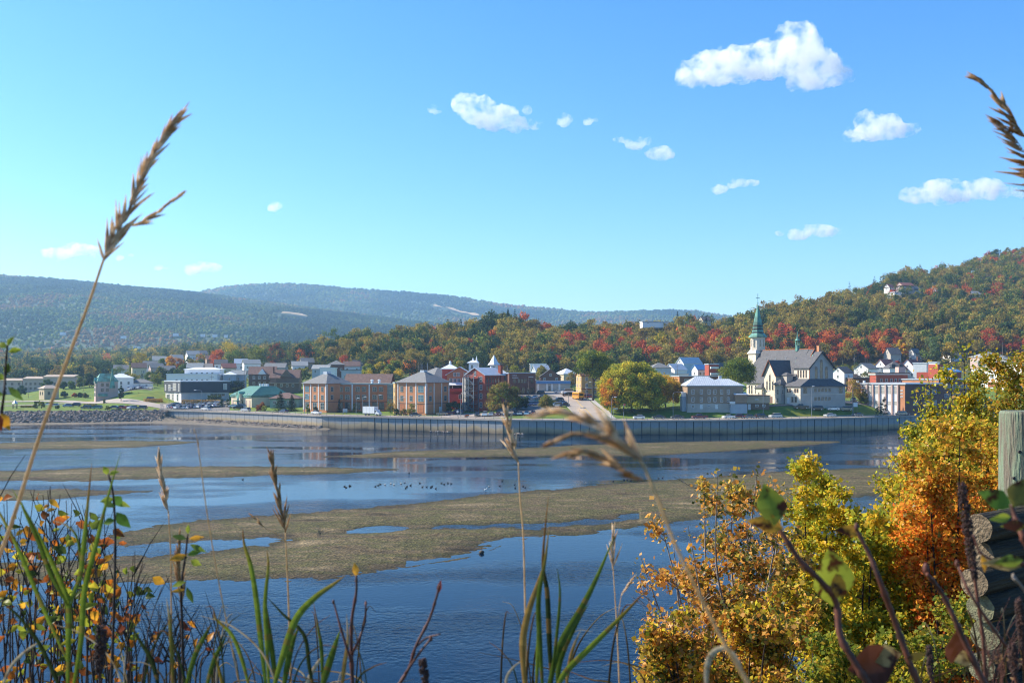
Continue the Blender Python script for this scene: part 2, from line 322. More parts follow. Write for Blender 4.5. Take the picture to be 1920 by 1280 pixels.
def gravelmat():
    m = bpy.data.materials.new('river_gravel'); m.use_nodes = True; t = m.node_tree; b = t.nodes['Principled BSDF']
    b.inputs['Roughness'].default_value = .9; b.inputs['Specular IOR Level'].default_value = .15
    tc = t.nodes.new('ShaderNodeTexCoord')
    def N(s, d=5, st=None):
        n = t.nodes.new('ShaderNodeTexNoise'); n.inputs['Scale'].default_value = s; n.inputs['Detail'].default_value = d
        if st:
            mp = t.nodes.new('ShaderNodeMapping'); mp.inputs['Scale'].default_value = st; t.links.new(tc.outputs['Object'], mp.inputs[0]); t.links.new(mp.outputs[0], n.inputs['Vector'])
        else: t.links.new(tc.outputs['Object'], n.inputs['Vector'])
        return n.outputs['Fac']
    def R(fac, els):
        r = t.nodes.new('ShaderNodeValToRGB'); r.color_ramp.elements[0].position = els[0][0]; r.color_ramp.elements[0].color = els[0][1]+(1,)
        r.color_ramp.elements[1].position = els[-1][0]; r.color_ramp.elements[1].color = els[-1][1]+(1,)
        for p, c in els[1:-1]: e = r.color_ramp.elements.new(p); e.color = c+(1,)
        t.links.new(fac, r.inputs[0]); return r.outputs[0]
    vo = t.nodes.new('ShaderNodeTexVoronoi'); vo.inputs['Scale'].default_value = 3.2; t.links.new(tc.outputs['Object'], vo.inputs['Vector'])
    big = R(N(.09, 4, (1, 2.2, 1)), [(.27, (.032, .025, .012)), (.40, (.092, .070, .038)), (.52, (.062, .060, .022)), (.60, (.098, .077, .040)), (.74, (.165, .13, .075))])
    st = R(vo.outputs['Color'], [(.1, (.35, .33, .30)), (.5, (1, 1, 1)), (.9, (2.3, 2.15, 1.9))])
    mu = t.nodes.new('ShaderNodeMixRGB'); mu.blend_type = 'MULTIPLY'; mu.inputs[0].default_value = .62; t.links.new(big, mu.inputs[1]); t.links.new(st, mu.inputs[2])
    sx = t.nodes.new('ShaderNodeSeparateXYZ'); t.links.new(tc.outputs['Object'], sx.inputs[0])
    mr = t.nodes.new('ShaderNodeMapRange'); mr.inputs[1].default_value = .0; mr.inputs[2].default_value = .14; mr.inputs[3].default_value = .45; mr.inputs[4].default_value = 1; t.links.new(sx.outputs[2], mr.inputs[0])
    wet = t.nodes.new('ShaderNodeMixRGB'); wet.blend_type = 'MULTIPLY'; wet.inputs[0].default_value = 1; t.links.new(mu.outputs[0], wet.inputs[1]); t.links.new(mr.outputs[0], wet.inputs[2])
    t.links.new(wet.outputs[0], b.inputs['Base Color'])
    bp = t.nodes.new('ShaderNodeBump'); bp.inputs['Strength'].default_value = .8; bp.inputs['Distance'].default_value = .12; t.links.new(vo.outputs['Distance'], bp.inputs['Height']); t.links.new(bp.outputs[0], b.inputs['Normal'])
    return m
GR = gravelmat()
tag(grid_mesh('river_bed', V, len(pxr), len(py), GR, smooth=False), kind='structure')
def watermat():
    m = bpy.data.materials.new('river_water'); m.use_nodes = True; t = m.node_tree; b = t.nodes['Principled BSDF']
    b.inputs['Base Color'].default_value = (.002, .010, .026, 1); b.inputs['IOR'].default_value = 1.16; b.inputs['Specular IOR Level'].default_value = .5; b.inputs['Specular Tint'].default_value = (.70, .88, 1, 1)
    tc = t.nodes.new('ShaderNodeTexCoord')
    def N(s, d, st):
        n = t.nodes.new('ShaderNodeTexNoise'); n.inputs['Scale'].default_value = s; n.inputs['Detail'].default_value = d
        mp = t.nodes.new('ShaderNodeMapping'); mp.inputs['Scale'].default_value = st; t.links.new(tc.outputs['Object'], mp.inputs[0]); t.links.new(mp.outputs[0], n.inputs['Vector']); return n.outputs['Fac']
    area = N(.03, 4, (.6, 1.5, 1)); ra = t.nodes.new('ShaderNodeMapRange'); ra.inputs[1].default_value = .46; ra.inputs[2].default_value = .62; ra.inputs[3].default_value = .04; ra.inputs[4].default_value = .46
    t.links.new(area, ra.inputs[0])
    a = N(1.6, 4, (1, 1, 1)); c = N(.35, 3, (1, 1.4, 1))
    ad = t.nodes.new('ShaderNodeMath'); ad.operation = 'ADD'; t.links.new(a, ad.inputs[0]); t.links.new(c, ad.inputs[1])
    bp = t.nodes.new('ShaderNodeBump'); bp.inputs['Distance'].default_value = .35; t.links.new(ra.outputs[0], bp.inputs['Strength']); t.links.new(ad.outputs[0], bp.inputs['Height']); t.links.new(bp.outputs[0], b.inputs['Normal'])
    b.inputs['Roughness'].default_value = .05
    return m
WM = watermat()
o = MB(); o.poly([(-900, 30, 0), (1100, 30, 0), (1100, 440, 0), (-900, 440, 0)]); wo = o.build('water', WM); tag(wo, kind='structure')
# deep ground under everything so that nothing is open at the edges
o = MB(); o.poly([(-3500, -60, -1.6), (3500, -60, -1.6), (3500, 2300, -1.6), (-3500, 2300, -1.6)]); tag(o.build('lower_ground', M('mud', (.05, .045, .03), (.03, .03, .02), .1)), kind='structure')
# near bank under the camera
U, W = np.meshgrid(np.linspace(-60, 60, 200), np.linspace(-12, 46, 160), indexing='ij')
def NZ(X, Y):
    k = np.clip((X/np.maximum(Y, 2)-.02)/.12, 0, 1); sl = .50*(1-k)+.33*k
    return H-1.75-np.clip(Y-1.2, 0, None)*sl
zb = NZ(U, W)+(fbm(U/1.5, W/1.5, 71)-.5)*.25
tag(grid_mesh('near_bank', np.stack([U, W, zb], -1).reshape(-1, 3), 200, 160, M('bank_soil', (.09, .075, .035), (.04, .04, .018), 2, bump=.5)), kind='structure')
# left far bank: riprap slope + beach apron, and apron along the wall foot
n = 120; pxb = np.linspace(-600, 640, n); rows = []
for p in pxb:
    y1 = float(YW(p)); zt = 4.95 if p < 305 else float(np.interp(p, [305, 330, 605, 640], [4.2, 1.3, .5, -.6])); off = 0 if p < 305 else -.7
    dd = [(0+off, zt), (-5+off, zt*.6 if p < 305 else zt*.75), (-9+off, .9 if p < 305 else zt*.3), (-13+off, .35 if p < 605 else -.5), (-22+off, -.8)]
    for a, z in dd: rows.append((XX(p, y1), y1+a, z))
tag(grid_mesh('shore', np.array(rows), n, 5, M('beach_mud', (.19, .15, .10), (.10, .085, .06), .6, bump=.4)), kind='structure')
rng = random.Random(5); rk = MB()
def rock(mb, c, r, rng):
    n0 = len(mb.v); mb.ell(c, (r*rng.uniform(.7, 1.3), r*rng.uniform(.7, 1.2), r*rng.uniform(.5, .9)), n=5, k=4, jit=.28, rng=rng)
    t = rng.uniform(.55, 1.25); w = rng.uniform(-.02, .03)
    if mb.tint is None: mb.tint = []
    mb.tint += [((.24+w)*t, .205*t, (.175-w*.5)*t)]*(len(mb.f)-len(mb.tint))
for i in range(3400):
    p = rng.uniform(-300, 316); y1 = float(YW(p)); s = rng.random()
    rock(rk, (XX(p, y1), y1-.3-s*11, 4.9*(1-s*.93)+.1), rng.uniform(.35, .85), rng)
for i in range(900):
    p = rng.uniform(322, 606); y1 = float(YW(p)); s = rng.random(); h0 = float(np.interp(p, [322, 605], [1.2, .7]))
    rock(rk, (XX(p, y1), y1-1.2-s*8, h0*(1-s)+.1), rng.uniform(.3, .7), rng)
for i in range(60):
    p = rng.choice([rng.gauss(832, 9), rng.gauss(968, 5)]); y1 = float(YW(p)); rock(rk, (XX(p, y1), y1-1.2-rng.random()*3, .1), rng.uniform(.25, .55), rng)
RKM = leafmat('rock_face', 0, .0); o = rk.build('riprap', RKM); tag(o, 'grey and brown riprap boulders piled along the far bank and wall foot', 'rocks', kind='stuff')
# ------------------------------------------------------------------ retaining wall with coping, and its guard rail
def along(p0, p1, off=0, step=3.0):
    """points every step metres along the wall line between two photo columns"""
    ps = np.linspace(p0, p1, 1500); ys = YW(ps); xs = (ps-960)/F*ys; L = np.concatenate([[0], np.cumsum(np.hypot(np.diff(xs), np.diff(ys)))])
    m = int(L[-1]/step); s = np.linspace(0, L[-1], m+1); x = np.interp(s, L, xs); y = np.interp(s, L, ys); out = []
    for i in range(m+1):
        a = max(i-1, 0); b = min(i+1, m); dx, dy = x[b]-x[a], y[b]-y[a]; l = math.hypot(dx, dy); out.append((x[i]-dy/l*off*-1*-1, y[i]+dx/l*off, -0.0, dx/l, dy/l))
    return out
def wallmat():
    m = bpy.data.materials.new('sea_wall_concrete'); m.use_nodes = True; t = m.node_tree; b = t.nodes['Principled BSDF']; b.inputs['Roughness'].default_value = .9
    tc = t.nodes.new('ShaderNodeTexCoord'); sx = t.nodes.new('ShaderNodeSeparateXYZ'); t.links.new(tc.outputs['Object'], sx.inputs[0])
    no = t.nodes.new('ShaderNodeTexNoise'); no.inputs['Scale'].default_value = .12; no.inputs['Detail'].default_value = 4; t.links.new(tc.outputs['Object'], no.inputs['Vector'])
    n3 = t.nodes.new('ShaderNodeTexNoise'); n3.inputs['Scale'].default_value = 1.2; n3.inputs['Detail'].default_value = 5; t.links.new(tc.outputs['Object'], n3.inputs['Vector'])
    ad = t.nodes.new('ShaderNodeMath'); ad.operation = 'MULTIPLY_ADD'; ad.inputs[1].default_value = 3.0; t.links.new(no.outputs['Fac'], ad.inputs[0]); t.links.new(sx.outputs[2], ad.inputs[2])
    r = t.nodes.new('ShaderNodeValToRGB'); r.color_ramp.elements[0].position = .2; r.color_ramp.elements[0].color = (.07, .065, .055, 1); r.color_ramp.elements[1].position = .62; r.color_ramp.elements[1].color = (.34, .345, .34, 1)
    e = r.color_ramp.elements.new(.3); e.color = (.27, .20, .12, 1); e = r.color_ramp.elements.new(.5); e.color = (.46, .36, .22, 1)
    mr = t.nodes.new('ShaderNodeMapRange'); mr.inputs[1].default_value = 0; mr.inputs[2].default_value = 6.5; t.links.new(ad.outputs[0], mr.inputs[0]); t.links.new(mr.outputs[0], r.inputs[0])
    mu = t.nodes.new('ShaderNodeMixRGB'); mu.blend_type = 'MULTIPLY'; mu.inputs[0].default_value = .3; t.links.new(r.outputs[0], mu.inputs[1]); t.links.new(n3.outputs['Fac'], mu.inputs[2]); 
    t.links.new(mu.outputs[0], b.inputs['Base Color']); return m
root = empty('retaining_wall', (XX(1000, 346), 346, 0), 0, 'long grey concrete river wall with dark panel joints and tan stains below', 'wall')
inv = Vector(root.location)
pts = along(306, 2100)
mb = MB()
for a, b in zip(pts[:-1], pts[1:]):
    n0 = Vector((a[4], -a[3], 0)); n1 = Vector((b[4], -b[3], 0)); p, q = Vector((a[0], a[1], 0)), Vector((b[0], b[1], 0))
    lo, hi = -.9, 4.5; bw = .55
    mb.prism([p+n0*0+Vector((0,0,lo))-inv, q+Vector((0,0,lo))-inv, q-n1*bw+Vector((0,0,lo))-inv, p-n0*bw+Vector((0,0,lo))-inv],
             [p+Vector((0,0,hi))-inv, q+Vector((0,0,hi))-inv, q-n1*bw+Vector((0,0,hi))-inv, p-n0*bw+Vector((0,0,hi))-inv])
mb.build('panels', wallmat(), root)
mb = MB(); jr = random.Random(3)
for i, a in enumerate(pts[1:-1]):
    n0 = Vector((a[4], -a[3], 0)); t0 = Vector((a[3], a[4], 0)); p = Vector((a[0], a[1], 0))-inv; pxj = 960+F*a[0]/a[1]; wd = jr.uniform(.7, 1.3)*((.035 if i % 2 else .05) if pxj < 700 else (.06 if i % 2 else .11)); k = p+n0*(.02 if pxj < 700 else .05)
    mb.prism([k-t0*wd+Vector((0,0,-.9)), k+t0*wd+Vector((0,0,-.9)), p+t0*wd-n0*.1+Vector((0,0,-.9)), p-t0*wd-n0*.1+Vector((0,0,-.9))],
             [k-t0*wd+Vector((0,0,4.5)), k+t0*wd+Vector((0,0,4.5)), p+t0*wd-n0*.1+Vector((0,0,4.5)), p-t0*wd-n0*.1+Vector((0,0,4.5))])
mb.build('panel_joints', M('dark_steel', (.035, .035, .035), (.02, .02, .02), 1), root)
mb = MB()
for a, b in zip(pts[:-1], pts[1:]):
    n0 = Vector((a[4], -a[3], 0)); n1 = Vector((b[4], -b[3], 0)); p, q = Vector((a[0], a[1], 0))-inv, Vector((b[0], b[1], 0))-inv
    for (za, zb_, o0, o1) in ((4.5, 4.97, .38, -.75),):
        mb.prism([p+n0*o0+Vector((0,0,za)), q+n1*o0+Vector((0,0,za)), q+n1*o1+Vector((0,0,za)), p+n0*o1+Vector((0,0,za))],
                 [p+n0*o0+Vector((0,0,zb_)), q+n1*o0+Vector((0,0,zb_)), q+n1*o1+Vector((0,0,zb_)), p+n0*o1+Vector((0,0,zb_))])
mb.build('coping', M('coping_concrete', (.42, .37, .31), (.33, .29, .25), .6), root)
root = empty('guard_rail', (inv.x, inv.y, 4.97), 0, 'grey metal guard rail on posts along the top of the river wall', 'railing')
inv2 = Vector(root.location); gmat = M('galvanised', (.30, .31, .32), (.22, .23, .24), 3, rough=.5, metal=.3)
rp = along(306, 1760, 0, 3.6); mb = MB()
for a, b in zip(rp[:-1], rp[1:]):
    p = Vector((a[0], a[1], 0)); q = Vector((b[0], b[1], 0)); off = Vector((a[4], -a[3], 0))*-.3
    for z, r in ((5.83, .05), (5.4, .035)): mb.tube([p+off+Vector((0,0,z))-inv2, q+off+Vector((0,0,z))-inv2], r, 4)
mb.build('rail', gmat, root)
post0 = None
for a in rp[::1][:99]:
    p = Vector((a[0], a[1], 4.97))+Vector((a[4], -a[3], 0))*-.3-inv2
    if post0 is None: mb = MB(); mb.box((-.05, -.05, 0), (.05, .05, .9)); post0 = mb.build('post', gmat, root); post0.location = p
    else: c = post0.copy(); COL.objects.link(c); c.location = p
# ------------------------------------------------------------------ roads, car parks, kerbs (draped sheets)
ASP = M('asphalt', (.16, .145, .13), (.125, .115, .105), .25); ASPL = M('asphalt_light', (.36, .30, .25), (.28, .24, .20), .2); CON = M('kerb_concrete', (.42, .40, .36), (.33, .31, .28), .6)
def sheet(name, quadpts, off, mat, n=(40, 10)):
    (a, b, c, d) = [Vector(q) for q in quadpts]; nu, nv = n; U, W = np.meshgrid(np.linspace(0, 1, nu), np.linspace(0, 1, nv), indexing='ij')
    X = (a.x*(1-U)+b.x*U)*(1-W)+(d.x*(1-U)+c.x*U)*W; Y = (a.y*(1-U)+b.y*U)*(1-W)+(d.y*(1-U)+c.y*U)*W
    o = grid_mesh(name, np.stack([X, Y, TZ(X, Y)+off], -1).reshape(-1, 3), nu, nv, mat); return tag(o, kind='structure')
def ribbon(name, line, w0, w1, off, mat, step=2.0):
    """sheet along a list of (px, Y) centre points, from w0 to w1 metres sideways"""
    P2 = catmull([Vector((XX(p, y), y, 0)) for p, y in line], 14); V = []
    for i, p in enumerate(P2):
        d = (P2[min(i+1, len(P2)-1)]-P2[max(i-1, 0)]).normalized(); nn = Vector((d.y, -d.x, 0))
        for k in range(7): q = p+nn*(w0+(w1-w0)*k/6); V.append((q.x, q.y, tz(q.x, q.y)+off))
    return tag(grid_mesh(name, np.array(V), len(P2), 7, mat), kind='structure')
# river road behind the wall
pr = np.linspace(306, 2200, 300); V = []
for p in pr:
    y = float(YW(p))
    for k in range(6): yy = y+.9+k*2.1; V.append((XX(p, yy), yy, tz(XX(p, yy), yy)+.05))
tag(grid_mesh('river_road', np.array(V), 300, 6, ASPL), kind='structure')
V = []
for p in pr:
    y = float(YW(p))
    for yy in (y+6.1, y+6.25): V.append((XX(p, yy), yy, tz(XX(p, yy), yy)+.09))
tag(grid_mesh('road_line', np.array(V), 300, 2, M('road_paint', (.75, .72, .6), None, 2)), kind='structure')
ribbon('bank_road', [(330,452),(300,462),(230,478),(170,500),(100,520),(0,528),(-150,530),(-400,530)], -4.5, 4.5, .12, ASPL)
ribbon('bank_lane', [(-300,470),(0,480),(90,492),(150,500)], -3, 3, .11, ASPL)
# the street climbing inland
ST = [(1120,351),(1110,362),(1100,378),(1088,398),(1075,425),(1050,448),(1010,462),(960,470)]
ribbon('street', ST, -5.4, 5.4, .12, ASPL)
ribbon('street_line', ST, -.12, .12, .15, M('yellow_paint', (.6, .38, .06), None, 2))
ribbon('sidewalk', ST[:6], 5.7, 7.6, .2, CON); ribbon('kerb', ST[:6], -6.0, -5.5, .2, CON)
sheet('car_park', [(XX(930,372),372,0),(XX(1050,372),372,0),(XX(1045,452),452,0),(XX(935,452),452,0)], .06, ASP)
sheet('car_lot', [(XX(300,447),447,0),(XX(428,428),430,0),(XX(430,470),470,0),(XX(300,472),472,0)], .12, ASP)
sheet('shop_yard', [(XX(990,454),454,0),(XX(1080,446),446,0),(XX(1080,466),466,0),(XX(990,468),468,0)], .16, ASPL)
sheet('church_drive', [(XX(1440,376),376,0),(XX(1600,386),386,0),(XX(1600,391),391,0),(XX(1440,381),381,0)], .08, ASP)
sheet('east_lot', [(XX(1580,394),394,0),(XX(1770,398),398,0),(XX(1770,415),415,0),(XX(1580,412),412,0)], .08, ASP)
sheet('brick_yard', [(XX(820,372),374,0),(XX(950,364),364,0),(XX(950,384),384,0),(XX(835,388),388,0)], .07, ASPL)
sheet('school_drive', [(XX(620,391),391,0),(XX(840,376),376,0),(XX(850,371),371,0),(XX(800,367),367,0)], .09, ASPL)
sheet('upper_lot', [(XX(225,516),516,0),(XX(285,512),512,0),(XX(285,530),530,0),(XX(225,535),535,0)], .1, ASP)
# ------------------------------------------------------------------ buildings
def walltone(n, c, k=.82): return M(n, c, tuple(x*k for x in c), .35, rough=.85, detail=6)
W_ORANGE = walltone('orange_brick', (.52, .235, .115)); W_ORANGE2 = walltone('deep_orange_brick', (.46, .18, .085))
W_RED = walltone('red_brick', (.34, .075, .045)); W_REDP = walltone('red_paint', (.46, .085, .07)); W_BRN = walltone('brown_brick', (.20, .095, .065))
W_STONE = walltone('cream_stone', (.68, .59, .47), .88); W_TAN = walltone('tan_stone', (.33, .235, .16)); W_GREY = walltone('grey_and_shaded_stone', (.45, .41, .36))  # the grey also paints the shaded faces of the cream church
W_WHITE = walltone('white_siding', (.80, .78, .75), .93); W_CREAM = walltone('cream_siding', (.62, .52, .36)); W_BLUEG = walltone('grey_blue_siding', (.42, .46, .50))
W_DARK = walltone('charcoal_cladding', (.05, .055, .065)); W_CONC = walltone('pale_concrete', (.48, .45, .41)); W_BEIGE = walltone('beige_siding', (.50, .40, .27)); W_BRN2 = walltone('brown_base', (.19, .13, .09))
W_YEL = walltone('yellow_and_sunlit_brick', (.55, .36, .15)); W_PINK = walltone('pink_stone', (.52, .38, .33)); W_GRN = walltone('sea_green_siding', (.24, .36, .30)); W_BLUE = walltone('pale_blue_siding', (.42, .56, .68))
R_GREY = M('grey_shingle', (.20, .20, .195), (.14, .14, .14), 1.5, rough=.9); R_SLATE = M('slate_roof', (.115, .112, .115), (.075, .075, .08), 1.2, rough=.85)
R_METAL = M('pale_metal_roof', (.50, .54, .57), (.42, .46, .50), .8, rough=.45, metal=.2); R_BROWN = M('brown_shingle', (.19, .115, .09), (.13, .08, .065), 1.2); R_GREEN = M('green_metal_roof', (.07, .20, .15), (.05, .15, .115), .6, rough=.55)
R_COPPER = M('copper_patina', (.13, .33, .26), (.07, .14, .10), .35, rough=.6, lo=.4, hi=.6); R_WHITE = M('white_metal_roof', (.72, .73, .74), (.62, .64, .66), .8, rough=.5); R_BLUE = M('blue_roof', (.10, .26, .50), (.08, .2, .42), .6, rough=.5)
R_TAN = M('tan_shingle', (.40, .32, .25), (.33, .26, .2), 1); R_RED = M('red_shingle', (.26, .10, .075), (.2, .075, .06), 1); R_LGREY = M('light_grey_shingle', (.30, .31, .30), (.24, .25, .245), 1.1, rough=.85)
TRIM = M('white_trim', (.72, .72, .70), (.62, .62, .6), 2); TRIMB = M('grey_green_trim', (.34, .42, .40), (.29, .36, .34), 2); DARKT = M('dark_trim', (.05, .045, .04), (.03, .03, .03), 2)
STEEL = M('grey_steel', (.23, .26, .29), (.15, .17, .19), 2, rough=.5, metal=.4); RUST = M('rust_trim', (.40, .13, .05), (.3, .1, .04), 2)
def glassmat(n, c=(.03, .04, .05), r=.08):
    if n in _M: return _M[n]
    m = bpy.data.materials.new(n); m.use_nodes = True; b = m.node_tree.nodes['Principled BSDF']
    b.inputs['Base Color'].default_value = c+(1,); b.inputs['Roughness'].default_value = r; b.inputs['Specular IOR Level'].default_value = .8; _M[n] = m; return m
GLASS = glassmat('window_glass'); GLASSB = glassmat('blue_glass', (.06, .13, .17), .1); GLASSP = glassmat('curtained_glass', (.35, .34, .3), .2)
class Bld:
    def __init__(s, name, label, cat, px, Y, b, wR, wL, h, wall, base=None, group=None, wname='wall', deep=2.5):
        """nearest corner at photo column px, distance Y; x runs along the right face, y along the left face"""
        z = tz(XX(px, Y), Y) if base is None else ZZ(base, Y)
        s.r = empty(name, (XX(px, Y), Y, z), math.radians(b), label, cat, group); s.wR, s.wL, s.h = wR, wL, h; s.wall = wall
        if wall is not None: s.part(wname, MB().box((0, 0, -deep), (wR, wL, h)), wall)
        s._w = {}
    def part(s, name, mb, mat, parent=None, **k): return mb.build(name, mat, parent or s.r, **k)
    def block(s, a, b, mat, name='wall'): return s.part(name, MB().box(a, b), mat)
    def hip(s, a, b, z, h, mat, over=.5, ridge=None, axis=None, name='roof', cap=0):
        x0, y0 = a[0]-over, a[1]-over; x1, y1 = b[0]+over, b[1]+over; w, d = x1-x0, y1-y0
        i = min(w, d)/2 if ridge is None else ridge; mb = MB(); t = .22
        if (axis or ('x' if w >= d else 'y')) == 'x': r0, r1 = (x0+i, (y0+y1)/2, z+h), (x1-i, (y0+y1)/2, z+h)
        else: r0, r1 = ((x0+x1)/2, y0+i, z+h), ((x0+x1)/2, y1-i, z+h)
        A, B, C, D = (x0,y0,z+t), (x1,y0,z+t), (x1,y1,z+t), (x0,y1,z+t)
        if (axis or ('x' if w >= d else 'y')) == 'x': mb.poly([A,B,r1,r0]); mb.poly([B,C,r1]); mb.poly([C,D,r0,r1]); mb.poly([D,A,r0])
        else: mb.poly([A,B,r0]); mb.poly([B,C,r1,r0]); mb.poly([C,D,r1]); mb.poly([D,A,r0,r1])
        mb.box((x0,y0,z), (x1,y1,z+t)); mb.f.pop(-5); mb.m.pop()
        return s.part(name, mb, mat)
    def gable(s, a, b, z, h, mat, axis='x', over=.4, gmat=None, name='roof', t=.25):
        x0, y0 = a; x1, y1 = b; mb = MB()
        if axis == 'x':
            m = (y0+y1)/2; k = h/((y1-y0)/2)
            for sgn, ye in ((-1, y0), (1, y1)):
                o = (x0-over, ye+sgn*over, z-k*over); mb.prism([(x0-over,ye+sgn*over,z-k*over),(x1+over,ye+sgn*over,z-k*over),(x1+over,m,z+h),(x0-over,m,z+h)],[(x0-over,ye+sgn*over,z-k*over+t),(x1+over,ye+sgn*over,z-k*over+t),(x1+over,m,z+h+t),(x0-over,m,z+h+t)])
            g = MB(); g.prism([(x0+.01,y0+.01,z),(x0+.01,y1-.01,z),(x0+.01,m,z+h-.02)],[(x1-.01,y0+.01,z),(x1-.01,y1-.01,z),(x1-.01,m,z+h-.02)])
        else:
            m = (x0+x1)/2; k = h/((x1-x0)/2)
            for sgn, xe in ((-1, x0), (1, x1)):
                mb.prism([(xe+sgn*over,y0-over,z-k*over),(xe+sgn*over,y1+over,z-k*over),(m,y1+over,z+h),(m,y0-over,z+h)],[(xe+sgn*over,y0-over,z-k*over+t),(xe+sgn*over,y1+over,z-k*over+t),(m,y1+over,z+h+t),(m,y0-over,z+h+t)])
            g = MB(); g.prism([(x0+.01,y0+.01,z),(x1-.01,y0+.01,z),(m,y0+.01,z+h-.02)],[(x0+.01,y1-.01,z),(x1-.01,y1-.01,z),(m,y1-.01,z+h-.02)])
        s.part(name, mb, mat); s.part('gable_wall', g, gmat or s.wall)
    def flat(s, a, b, z, mat, over=.25, t=.45, name='roof'): return s.part(name, MB().box((a[0]-over, a[1]-over, z+.003), (b[0]+over, b[1]+over, z+t)), mat)
    def win(s, face, u, z, w, h, plane=None, fm=None, gm=None, arch=False, mull=1, name='window', fw=.12):
        """window (frame > pane): face F is y=plane facing -y, L is x=plane facing -x, R is x=plane facing +x"""
        key = (face, w, h, arch, mull, name, id(fm), id(gm)); fm = fm or TRIM; gm = gm or GLASS
        if plane is None: plane = {'F': 0, 'L': 0, 'R': s.wR}[face]
        loc = {'F': (u, plane, z), 'L': (plane, u, z), 'R': (plane, u, z)}[face]; rz = {'F': 0, 'L': -math.pi/2, 'R': math.pi/2}[face]
        if key not in s._w:
            mb = MB(); d = .07
            mb.box((-w/2-fw, -d, -fw), (-w/2, .02, h+fw)); mb.box((w/2, -d, -fw), (w/2+fw, .02, h+fw)); mb.box((-w/2, -d, h), (w/2, .02, h+fw)); mb.box((-w/2, -d-.04, -fw), (w/2, .02, 0))
            for k in range(mull): x = -w/2+w*(k+1)/(mull+1); mb.box((x-.04, -d+.01, 0), (x+.04, .01, h))
            if h > 1.2: mb.box((-w/2, -d+.012, h*.5-.03), (w/2, .008, h*.5+.03))
            if arch: mb.cyl((0, -d, h+fw), (0, .02, h+fw), w/2+fw, n=12)
            me = MB().box((-w/2, -.03, 0), (w/2, -.01, h))
            f = mb.build(name, fm, s.r); p = me.build('pane', gm, f); s._w[key] = (f, p); f.location = loc; f.rotation_euler = (0, 0, rz); return f
        f0, p0 = s._w[key]; f = f0.copy(); COL.objects.link(f); f.location = loc; f.rotation_euler = (0, 0, rz); p = p0.copy(); COL.objects.link(p); p.parent = f; return f
    def many(s, name, boxes, mat):
        for a, b in boxes: s.part(name, MB().box(a, b), mat)
    def row(s, face, us, zs, w, h, **k):
        for z in zs:
            for u in us: s.win(face, u, z, w, h, **k)
    def door(s, face, u, z, w=1.1, h=2.2, plane=0, mat=None):
        mb = MB().box((-w/2, -.06, 0), (w/2, .02, h)); o = mb.build('door', mat or TRIM, s.r)
        o.location = {'F': (u, plane, z), 'L': (plane, u, z)}[face]; o.rotation_euler = (0, 0, {'F': 0, 'L': -math.pi/2}[face])
        h2 = MB().box((w*.32, -.12, 1.0), (w*.38, -.06, 1.12)).build('handle', DARKT, o); return o
    def box(s, name, a, b, mat): return s.part(name, MB().box(a, b), mat)
    def chim(s, x, y, z, h, w=.9, mat=None): return s.part('chimney', MB().box((x-w/2, y-w/2, z), (x+w/2, y+w/2, z+h)).box((x-w/2-.08, y-w/2-.08, z+h), (x+w/2+.08, y+w/2+.08, z+h+.25)), mat or W_RED)
def lin(a, b, n): return [a+(b-a)*i/(n-1) for i in range(n)]

# --- orange brick college: two pavilions, the long wing, the rear hip
B = Bld('pavilion', 'orange brick pavilion with grey pyramid roof, left end of the long orange building', 'building', 612, 404, 52, 13.5, 14.2, 10.6, W_ORANGE, base=769)
B.hip((0,0), (13.5,14.2), 10.6, 4.6, R_GREY, .6, cap=1); B.box('cupola', (5.6,6,14.2), (7.8,8.2,15.6), R_METAL)
B.box('band_course', (-.08,-.08,3.2), (13.58,14.28,3.36), DARKT)
B.many('pilaster', [((-.12, u-.22, 0), (0, u+.22, 10.5)) for u in (0.3, 4.7, 9.4, 13.9)]+[((u-.22, -.12, 0), (u+.22, 0, 10.5)) for u in (0.3, 13.2)], TRIM)
B.row('L', (2.4, 7.0), (4.3, 7.6), 1.2, 1.7, fm=TRIMB); B.row('L', (11.7,), (4.3, 7.4), 2.3, 2.1, fm=TRIMB, gm=GLASSB); B.row('L', (2.4, 7.0, 11.7), (.4,), 2.1, 2.5, fm=TRIMB)
B.row('F', (3,), (4.3, 7.6), 1.2, 1.7, fm=TRIMB)
B = Bld('brick_wing', 'long orange brick wing with brown roof between the two pavilions', 'building', 629, 410, -6, 21.5, 12, 10.3, W_ORANGE2, base=768)
B.box('parapet', (-.1,-.1,10.3), (21.6,12.1,10.8), TRIMB)
B.gable((2, 7), (20.5, 17), 10.2, 4.2, R_BROWN, 'x', .8, gmat=W_BRN)
B.many('pilaster', [((u-.25, -.12, 0), (u+.25, 0, 10.3)) for u in (.3, 7.0, 14.1)], TRIM); B.box('band_course', (-.06,-.06,3.2), (21.55,0,3.36), DARKT)
B.row('F', (2.2, 5.0, 9.3, 11.9, 16.3, 19.0), (4.3, 7.5), 1.5, 1.7, fm=TRIMB); B.row('F', (2.0, 5.0, 9.3, 12.4, 16.4, 19.2), (.3,), 1.9, 2.6, fm=DARKT)
for x in (-.5, 13.5, 16.5): B.part('vent', MB().cyl((x+1, 3, 10.8), (x+1, 3, 11.9), .5).ell((x+1, 3, 12), (.7,.7,.4)), R_WHITE)
B = Bld('glass_atrium', 'blue glass atrium joining the brick wing and the second pavilion', 'building', 721, 408, -6, 4.6, 8, 10.0, GLASSB, base=767.5, wname='glazing')
mbp = MB()
for z in (0, 1.7, 3.4, 5.1, 6.8, 8.5, 10): mbp.box((0,-.1,z-.07), (4.6,0,z+.07))
for x in (.08, 1.5, 3, 4.5): mbp.box((x-.06,-.12,0), (x+.06,-.02,10))
B.part('mullion', mbp, TRIMB); B.flat((0,0), (4.6,8), 10.0, TRIMB)
